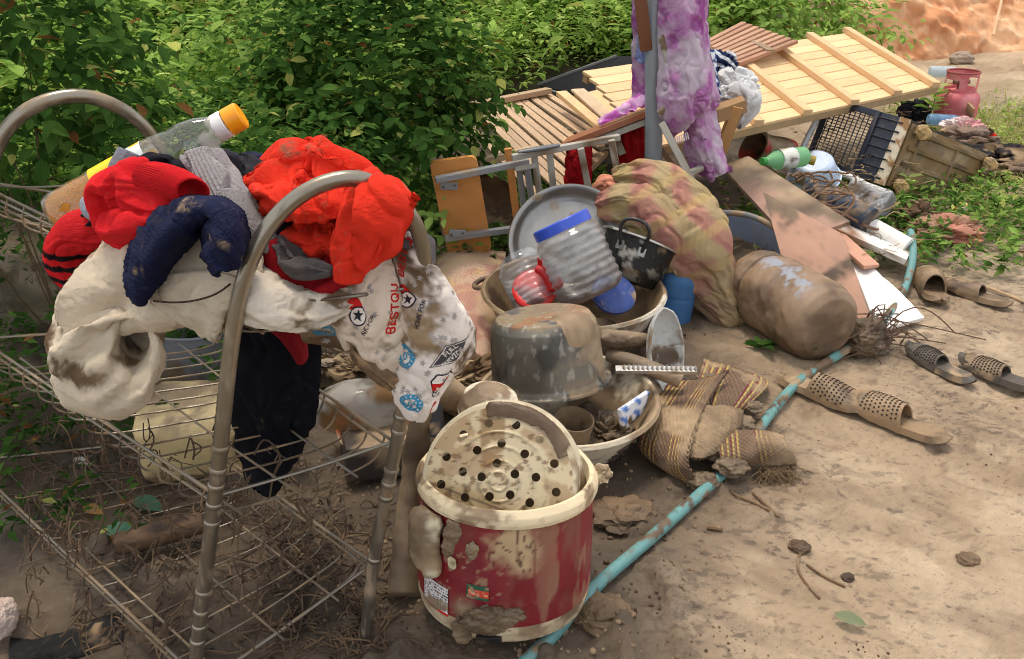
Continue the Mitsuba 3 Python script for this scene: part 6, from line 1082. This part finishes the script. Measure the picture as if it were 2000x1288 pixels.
# ------------------------------------------------------------------ slippers on the mud
def slipper(label, heel, toe, col, seed, cut=.5, perf=True, hgt=.066, L=None, zz=.0, roll=0., flat=1.0, amt=.35):
    k = thing('slipper', label, 'slipper', 'muddy slippers on the ground'); a, b = PZ(*heel, zz), PZ(*toe, zz); a[2] = H(a[0], a[1]) + zz; b[2] = H(b[0], b[1]) + zz
    ax = b - a; Ln = np.linalg.norm(ax); M = fr(a + A([0, 0, .004]), nz(np.cross(ax, np.cross(A([0, roll, 1.]), ax))), ax); s = Ln / .27
    t = np.linspace(0, 1, 60); t = .5 - .5 * np.cos(np.pi * t); wid = np.interp(t, [0, .1, .3, .5, .72, .9, 1], [.034, .034, .032, .034, .045, .042, .040]) * s * 1.05 * np.minimum(1, np.sqrt(np.maximum(1 - (np.maximum(.12 - t, 0) / .12) ** 2, .0004))) * np.minimum(1, np.sqrt(np.maximum(1 - (np.maximum(t - .86, 0) / .14) ** 2, .0004)))
    off = .006 * np.sin(t * 5) * s; top = .022 + .012 * (t - .45) ** 2 * 4 * s; X = t * Ln
    w = np.linspace(-1, 1, 24)[None]; Vt = np.stack([X[:, None] + 0 * w, off[:, None] + wid[:, None] * w, top[:, None] + .004 * w ** 2], -1); Wm = lambda V: V @ M[:3, :3].T + M[:3, 3]
    Vs = solid(Wm(Vt), .020); C_ = muddy(col, amt, 16, seed, .55)
    part(k, 'sole', warp(Vs, .0015, 60, seed), 'gritty', C_, smooth=30)
    a0 = cut; ta = np.linspace(a0, .985, 40); th = np.linspace(0, np.pi, 44); wi = np.interp(ta, t, wid) * 1.03; oi = np.interp(ta, t, off); ti = np.interp(ta, t, top) - .016
    hh = hgt * s * np.interp(ta, [a0, a0 + (1 - a0) * .35, a0 + (1 - a0) * .75, 1], [1.0, .95, .62, .30]) * flat
    sk_ = (ta[:, None] - (1 - np.sin(th)[None]) * .06 * (1 - (ta[:, None] - a0) / (1 - a0)))
    U = np.stack([sk_ * Ln, oi[:, None] + wi[:, None] * np.cos(th)[None] * 1.02, ti[:, None] + hh[:, None] * np.sin(th)[None] ** .8], -1)
    part(k, 'upper', warp(solid(Wm(U), .0045), .002, 50, seed + 1), 'gritty', muddy(col * 1.05, amt, 18, seed + 2, .5), smooth=40)
    if perf:
        hs, N = [], -gridN(Wm(U)); Wu = Wm(U); cen = Wm(np.stack([X.mean() + 0 * X, 0 * X, 0 * X], -1))[0]
        for i in range(3, 30, 3):
            for j in range(6 + (i // 3) % 2, 40, 3):
                n = N[i, j]; n = n * np.sign(n[2] + 1e-3 + (n @ (Wu[i, j] - cen)) * .0) if abs(n[2]) > .05 else n
                out = nz(Wu[i, j] - Wm(A([[sk_[i, 0] * Ln, oi[i], ti[i]]]))[0] + A([0, 0, 1e-4])); n = n * (1 if n @ out > 0 else -1)
                hs.append(lathe([(0, .0026), (.0030, .0024), (.0030, .0)], 7, 1, fr(Wu[i, j] + n * (.0038 if (N[i, j] @ n) > 0 else -.0010), n)))
        part(k, 'perforation', hs, 'painted', lin(34, 28, 22), kind='stuff', rough=.8)
    return k
TAN, GRYS = lin(140, 116, 88), lin(84, 78, 70)
slipper('tan perforated slipper crossing the blue-green hose, its open heel toward the woven mat', (1530, 752), (1688, 815), TAN, 701, .38, amt=.4)
slipper('tan perforated slipper nearest the camera, its heel pointing right', (1838, 874), (1655, 795), TAN * 1.05, 703, .42, zz=.004, amt=.4)
slipper('dark grey perforated slipper left of the slipper at the right edge', (1890, 752), (1775, 692), GRYS, 705, .48, hgt=.055, amt=.25)
slipper('dark mud-filled slipper at the right edge of the photo', (2022, 772), (1880, 712), GRYS * .95, 707, .45, hgt=.055, amt=.45)
slipper('small brown slipper, upturned opening toward us, left of its pair by the weeds', (1832, 604), (1800, 542), TAN * .8, 709, .30, hgt=.07, perf=False, amt=.6)
slipper('small brown slipper by the weeds, its flat heel pointing right', (1962, 606), (1842, 566), TAN * .85, 711, .42, hgt=.06, perf=False, amt=.6)

# ------------------------------------------------------------------ things behind and under the rack
z = PZ
cm = lambda c, a, s, r=.45: muddy(c, a, 9, s, r)
cbx = obj('cream_container', warp(rbox(.26, .20, .21, .035, .012, fr(z(378, 840, .10), (.12, -.15, 1), (1, .25, 0))), .012, 9, 721), 'gritty', muddy(lin(206, 184, 134), .40, 9, 722, .4), 'dirty cream plastic container lying on the mud behind the wire rack', 'container', smooth=True)
gp = thing('grey_bucket', 'muddy grey-blue bucket behind the cream container, seen through the wire rack', 'bucket')
part(gp, 'bowl', lathe(dens([(0, 0), (.10, 0), (.112, .01), (.135, .22), (.142, .22), (.14, .226), (.128, .22), (.105, .014), (0, .01)], .015), 80, 1, fr(z(372, 762, .02), (.1, .1, 1))), 'gritty', muddy(lambda v, n: lerp(lin(128, 130, 136), lin(104, 116, 150), ss(.62, .7, fb(v * 12, 3, 724))), .34, 9, 725, .5))
jg2 = thing('plastic_jug', 'translucent whitish plastic jug lying on its side right of the black trousers', 'jug')
jb = sweep([z(640, 800, .12), z(690, 796, .13), z(740, 790, .13), z(775, 792, .12)], [.05, .062, .06, .05], [.055, .07, .068, .055], 60, 60, 0, .04, (5, 1), 726, sharp=.7, hollow=(False, True))
part(jg2, 'body', jb, 'jar_plastic', lambda v, n: (lerp(lin(190, 186, 178), lin(140, 108, 74), ss(.50, .62, fb(v * 9, 4, 727) + .12 * ss(.14, .07, v[:, 2]))), .22), smooth=True)
obj('orange_dish', lathe(dens([(0, 0), (.06, .0), (.10, .03), (.104, .03), (.064, -.006), (0, -.006)], .012), 50, 1, fr(z(735, 842, .07), (.1, -.4, 1))), 'gritty', muddy(lin(190, 104, 52), .5, 10, 728, .5), 'orange plastic dish under the whitish jug', 'dish')
obj('dark_box', rbox(.20, .14, .10, .01, .02, fr(z(745, 878, .045), (.05, .1, 1), (1, .3, 0))), 'gritty', muddy(lin(52, 44, 38), .5, 9, 729, .6), 'dark brown muddy box beneath the orange dish', 'box')
for i, (u, v, s, lb) in enumerate(((645, 700, .09, 'wrung-out grey-brown rag heaped behind the black trousers'), (700, 722, .06, 'grey rag knot just above the whitish jug'), (905, 740, .09, 'muddy camouflage-brown rag between the pyjamas and the upturned pot'))):
    obj('muddy_rag', lump(z(u, v, .10), (s * 1.3, s, s * .7), 6, .55, 2.1, 730 + i, fold=True), 'cloth', fabric(lin(140, 128, 112) if i < 2 else lin(104, 84, 64), .45, 733 + i), lb, 'rag', smooth=True)
obj('wooden_post', warp(tube([z(788, 1165, .0), PY(800, 980, 1.43), PY(822, 820, 1.46), PY(826, 770, 1.48)], [.034, .028, .026, .024], 24, 60), .007, 22, 740), 'gritty', lambda v, n: (mudcol(v, 11) * .62, .5), 'mud-plastered post standing between the rack leg and the rice cooker', 'post', smooth=True)
obj('log', warp(tube([z(228, 1062, .05), z(300, 1045, .055), z(395, 1020, .05)], [.024, .027, .026], 22, 60), .006, 40, 741), 'gritty', lambda v, n: (lerp(lin(70, 52, 38), lin(104, 80, 58), ridge(v * A([14, 14, 50]), 3, 742)), .8), 'short dark wet log lying under the lower basket of the rack', 'log', smooth=True)
obj('white_stone', warp(lump(z(2, 1208, .05), (.028, .035, .040), 5, .3, 1.8, 743), .003, 50, 1), 'gritty', lambda v, n: (lerp(lin(206, 190, 178), lin(160, 132, 116), fb(v * 30, 3, 744)), .8), 'pale pinkish stone at the left edge', 'stone', smooth=True)
u, v = np.meshgrid(np.linspace(0, 1, 60), np.linspace(0, 1, 24), indexing='ij'); Q = np.stack([np.linspace(20, 240, 60)[:, None] + 0 * v, 1205 + 60 * v + (1 - u) * 42 + 14 * np.sin(u * 5), 0 * u], -1)
DC = A([[z(*Q[i, j, :2]) for j in range(24)] for i in range(60)]); DC[..., 2] = H(DC[..., 0], DC[..., 1]) + .010 * np.sin(np.pi * v) ** .5 + .004 * fb(DC * 60, 3, 746) - .004
obj('black_cloth', solid(DC, .004), 'cloth', fabric(lin(34, 34, 34), .3, 745, 16), 'strip of black cloth trodden flat into the mud at the lower left', 'cloth', smooth=True)
pm_ = net([[z(826, 462, .02), z(900, 470, .05), z(990, 492, .03)], [z(840, 520, .03), z(910, 530, .09), z(985, 520, .05)], [z(860, 590, .03), z(920, 600, .07), z(975, 590, .03)], [z(880, 660, .02), z(930, 665, .05), z(965, 650, .02)], [z(890, 720, .01), z(930, 720, .02), z(960, 715, .01)]], 130, 90)
pm_ = pm_ + gridN(pm_) * (.014 * (fb(pm_ * 9, 4, 750) - .5))[..., None]
def pinkmat(p, n):
    w = np.sin(p[:, 0] * 420) * np.sin(p[:, 1] * 420); c = lerp(lin(186, 156, 134), lin(166, 108, 98), ss(.46, .58, fb(p * 14, 3, 751)) * .6); c = lerp(c, lin(190, 164, 112), ss(.56, .64, fb(p * 17 + 3, 3, 752)) * .6); c = c * (.85 + .3 * (w > 0))[:, None]
    return lerp(c, lin(186, 156, 124), ss(.44, .56, fb(p * 5 + 8, 4, 753)) * .85), .85
obj('pink_mat', solid(pm_, .008), 'gritty', pinkmat, 'pinkish woven mat spread under mud between the pyjamas and the orange desk panel', 'mat', smooth=True)

# ------------------------------------------------------------------ small plants, grass, litter, crumbs
def sprout(label, base, hgt, n, L, cols, seed, spread=.5, name='seedling', lean=(0, 0)):
    r = np.random.default_rng(seed); k = thing(name, label, 'plant'); b = A(base, float); top = b + A([lean[0], lean[1], hgt])
    part(k, 'stem', tube([b, (b + top) / 2 + A([.004, 0, 0]), top], [.0035, .003, .0015], 6, 12), 'gritty', lin(96, 108, 60), rough=.6)
    for i in range(n):
        t = .25 + .75 * (i // 2 + .5) / (n / 2); a = (i % 2) * np.pi + (i // 2) * 1.5 + r.random() * .4; d = A([np.cos(a), np.sin(a) * .9, .35]); l = L * r.uniform(.7, 1.15)
        put_leaves(uniq(k + '__leaf'), (b + (top - b) * t)[None], d[None], nz(A([[.1, -.2, 1.]])), A([l]), A([l * .5]), leafcols(1, *cols, r, 0, 0), True)
sprout('small upright seedling with paired leaves at the foot of the striped sack', z(1452, 640, .0), .115, 9, .062, GD, 760)
sprout('low seedling with broad leaves under the muddy drum, right of the upright one', z(1545, 690, .0), .05, 8, .075, GD, 761, lean=(.03, -.02))
sprout('low seedling in the mud left of the drum, lowest of the three', z(1492, 684, .0), .035, 6, .07, GD, 762, lean=(-.03, -.02))
sprout('weed tuft at the foot of the orange desk panel', z(985, 480, .0), .10, 16, .06, GM, 763)
sprout('weed tuft growing beside the white laminate board', z(1725, 510, .0), .13, 16, .07, GM, 764)
sprout('weed with pale leaves growing beside the yellow fruit', z(1760, 405, .0), .16, 14, .08, GL, 765)
sprout('leafy weed at the top of the plank panel by the gas cylinder', z(1755, 225, .1), .2, 18, .11, GM, 766)
sprout('broad-leaved weed touching the left side of the gas cylinder', z(1815, 236, .1), .22, 14, .12, GL, 767)
def gz(x, y):
    inz = ss(2.0, 2.25, x - .20 * (y - 3.4)) * ss(3.0, 3.25, y) * ss(6.6, 5.6, y) * ss(.30, .52, fb(np.stack([x, y, 0 * x], 1) * 1.1, 3, 770) + .12)
    return inz * ss(3.05, 2.85, x - .42 * (y - 3.2))
x, y = pick(26000, 1.6, 5.5, 2.9, 7.5, 771, gz); blades('grass', 'yellow-green trodden grass and weeds on the right beyond the slippers', x, y, .085, .0035, lin(130, 146, 72), lin(206, 204, 132), 772, 1.4)
x, y = pick(2600, 1.6, 5.5, 2.9, 7.5, 773, gz); undergrowth('low_weeds', 'low bright green weeds among the trodden grass at the right', x, y, .07, .038, .45, (G_MID * 1.1, lin(176, 198, 104), lin(204, 218, 140)), 774, nodes=7, yel=.08, brown=.03)
def gx(x, y): return ss(.9, 1.3, x) * ss(2.9, 3.2, y) * ss(4.4, 3.8, y) * ss(2.4, 2.0, x - .3 * (y - 3)) * .8
x, y = pick(1500, .9, 2.6, 2.8, 4.6, 775, gx); undergrowth('low_weeds', 'green weeds growing up between the boards and under the plank panel', x, y, .10, .05, .45, GM, 776, nodes=6, yel=.02)
x, y = pick(1500, -.7, .5, 2.9, 4.2, 777, lambda x, y: ss(3.0, 3.3, y) * .7); undergrowth('low_weeds', 'weeds round the broken desk and below the slatted bed frame', x, y, .12, .05, .45, GM, 778, nodes=6)
x, y = pick(300, -1.9, -.7, 1.45, 2.3, 779, lambda x, y: ss(-.7, -1.1, x + .2 * (y - 1.2))); undergrowth('low_weeds', 'dull green weeds pushing up under the left end of the wire rack', x, y, .08, .036, .42, GD, 780, nodes=6, yel=.02, brown=.05)
# green and dead leaves and sticks under the rack
rl_ = np.random.default_rng(91)
for i, (u, v, l, c, lb) in enumerate(((215, 1052, .085, lin(112, 158, 132), 'blue-green dead leaf beside the log under the rack'), (262, 985, .075, lin(92, 128, 104), 'dull green leaf under the rack above the log'), (165, 1000, .05, lin(196, 152, 96), 'small tan leaf on the mud under the rack'), (148, 915, .04, lin(206, 206, 198), 'white scrap on the mud at the left under the rack'), (1810, 560, .05, lin(72, 96, 50), 'dark green leaf by the upper pair of slippers'), (1625, 1215, .05, lin(146, 158, 126), 'pale green leaf trodden into the mud at the lower right'))):
    p_ = z(u, v); p_[2] = H(p_[0], p_[1]) + .018; k = uniq('fallen_leaf'); put_leaves(k, p_[None], A([[.9, -.4, .05]]), A([[.1, -.3, 1.]]), A([l * 1.3]), A([l * .6]), c[None], True); lab(k, lb, 'leaf')
tw = []
for i in range(950):
    q = rl_.random(2); u, v = (rl_.uniform(60, 760), rl_.uniform(880, 1288)) if i < 640 else (rl_.uniform(520, 770), rl_.uniform(1020, 1288))
    if i < 640 and rl_.random() < .6 and u < 300 and v > 1060: continue
    p_ = z(u, v); p_[2] = H(p_[0], p_[1]); d = A([rl_.normal(), rl_.normal(), abs(rl_.normal()) * .35]) * rl_.uniform(.02, .055); tw.append(tube([p_, p_ + d * .5 + rl_.normal(size=3) * .008 + A([0, 0, .008]), p_ + d], rl_.uniform(.0008, .0022), 5, 7))
obj('straw_litter', tw, 'gritty', lambda v, n: (lerp(lin(58, 45, 34), lin(118, 96, 72), ss(.35, .7, fb(v * 30, 2, 790))), .85), 'dead straw, roots and twigs matted in the mud under the wire rack', 'litter', kind='stuff')
tw = []
for i in range(240):
    u, v = rl_.uniform(1400, 1780), rl_.uniform(300, 560)
    p_ = z(u, v, .0); p_[2] = .16 * ss(560, 320, v) + .12; d = A([rl_.normal(), rl_.normal() * .6, rl_.normal() * .2]) * rl_.uniform(.03, .08); tw.append(tube([p_, p_ + d * .5 + rl_.normal(size=3) * .01, p_ + d], rl_.uniform(.0012, .0026), 5, 7))
obj('straw_litter', tw, 'gritty', lambda v, n: (lerp(lin(104, 84, 58), lin(176, 150, 108), ss(.35, .65, fb(v * 30, 2, 791))), .85), 'dry straw and rootlets strewn over the boards below the plank panel', 'litter', kind='stuff')
for i, (pts, r, lb) in enumerate((([(1415, 935), (1430, 965), (1470, 990), (1500, 1010)], .0032, 'thin root trailing on the mud below the woven mat'), ([(1470, 965), (1495, 990), (1520, 1012)], .0035, 'dry stick on the mud right of the trailing root'), ([(1562, 1085), (1560, 1120), (1600, 1172)], .003, 'bent twig below the mud lump at the lower right'), ([(1575, 1105), (1610, 1130), (1650, 1148)], .003, 'straight dark twig right of the bent one'), ([(1820, 540), (1900, 560), (2010, 600)], .006, 'long pale stick behind the upper slippers'), ([(1380, 1035), (1410, 1040)], .006, 'short dark stick on the mud between hose and mud lump'), ([(1160, 1010), (1225, 1005), (1240, 1012)], .008, 'muddy stick sticking out right of the rice cooker'))):
    Q = [z(*q) for q in pts]; Q = [q + A([0, 0, H(q[0], q[1]) + r * 1.2]) for q in Q]; obj('twig', tube(Q, r, 7, 30), 'gritty', muddy(lin(112, 88, 62) if i != 4 else lin(176, 150, 116), .3, 30, 800 + i, .8), lb, 'twig')
for i, (u, v, s, lb) in enumerate(((1560, 1072, .020, 'dark lump of mud standing on the flat mud at the lower right'), (1215, 1010, .06, 'big wet clod beside the rice cooker near the hose'), (1175, 1200, .05, 'flat wet clod at the right foot of the rice cooker'), (1655, 1130, .012, 'small dark crumb of mud right of the twigs'), (1890, 1095, .02, 'crumbly mud lump near the right edge'))):
    p_ = z(u, v); p_[2] = H(p_[0], p_[1]) + s * .2; obj('mud_clod', warp(lump(p_, (s * 1.2, s, s * (.75 if i in (0, 3) else .5)), 5, .45, 2.2, 810 + i), s * .12, 40 / max(s, .02) * .02, i), 'gritty', lambda v, n: (mudcol(v, 12) * A([.5, .45, .4]), .6), lb, 'mud', smooth=True)
ic = trimesh.creation.icosphere(subdivisions=1); cr = []
for i in range(2200):
    u, v = rl_.uniform(500, 2000), 470 + 818 * rl_.random() ** .8; p_ = z(u, v); w = float(wetness(p_[0], p_[1]))
    if ns(A([[p_[0] * 3, p_[1] * 3, 0]]), 5)[0] < .42: continue
    s = rl_.uniform(.0006, .0024) * (1 + 1.3 * w); p_[2] = H(p_[0], p_[1]) + s * .3; m = ic.copy(); m.vertices = A(ic.vertices) * s * rl_.uniform(.6, 1.5, 3) + p_; cr.append(m)
obj('mud_crumbs', cr, 'gritty', lambda v, n: (mudcol(v, 14) * (1.15 - .4 * wetness(v[:, 0], v[:, 1]))[:, None], .8), 'crumbs of mud and grit scattered over the ground', 'mud', kind='stuff')

# at the bank: hanging roots and stones
for i, (a, b, lb) in enumerate((((1925, -20), (1902, 70), 'thin pale root hanging down the red bank, left of the other'), ((1998, 0), (1956, 126), 'thin pale root hanging down the red bank at the far right'))):
    Q = []
    for t in np.linspace(0, 1, 9):
        u, v = a[0] + (b[0] - a[0]) * t, a[1] + (b[1] - a[1]) * t; best = None
        for yy in np.linspace(7.4, 11.5, 200):
            p_ = PY(u, v, yy)
            if p_[2] < hill(p_[0], p_[1]) + .02 and best is None: best = p_
        if best is not None: Q.append(best + A([0, -.34, .05]))
    if len(Q) > 3: obj('hanging_root', tube(Q, .012, 6, 40), 'gritty', lin(226, 190, 150), lb, 'root', rough=.8)
for i, (u, v, s, lb) in enumerate(((1878, 114, .085, 'grey stone at the foot of the red bank'),)):
    p_ = z(u, v, .1); obj('stone', warp(lump(p_, (s * 1.2, s, s * .7), 4, .35, 1.8, 830 + i), .01, 12, i), 'gritty', lambda v, n: (lerp(lin(170, 150, 130), lin(140, 126, 116), fb(v * 9, 3, 831)), .85), lb, 'stone')

# mud and dead grass caught in the wires of the rack
hang, clump = [], []
for i in range(150):
    u, v = rl_.uniform(40, 600), rl_.uniform(800, 1240); lev = PY(u, v, rl_.uniform(1.15, 1.55)); zt = .40 if i % 2 else .14; q = z(u, v, zt)
    if not (-1.35 < q[0] < -.25 and 1.0 < q[1] < 1.85): continue
    if i % 3 == 0: clump.append(lump(q, A([.008, .007, .008]) * rl_.uniform(.6, 1.7), 2, .5, 2.3, 900 + i))
    for _ in range(3): d = A([rl_.normal() * .02, rl_.normal() * .02, -rl_.uniform(.01, .07)]); hang.append(tube([q + rl_.normal(size=3) * .008, q + d * .5 + rl_.normal(size=3) * .008, q + d], rl_.uniform(.0008, .002), 5, 7))
part('wire_rack', 'caught_grass', hang, 'gritty', lin(84, 66, 48), label='dead grass caught on the wires', kind='stuff', rough=.85)
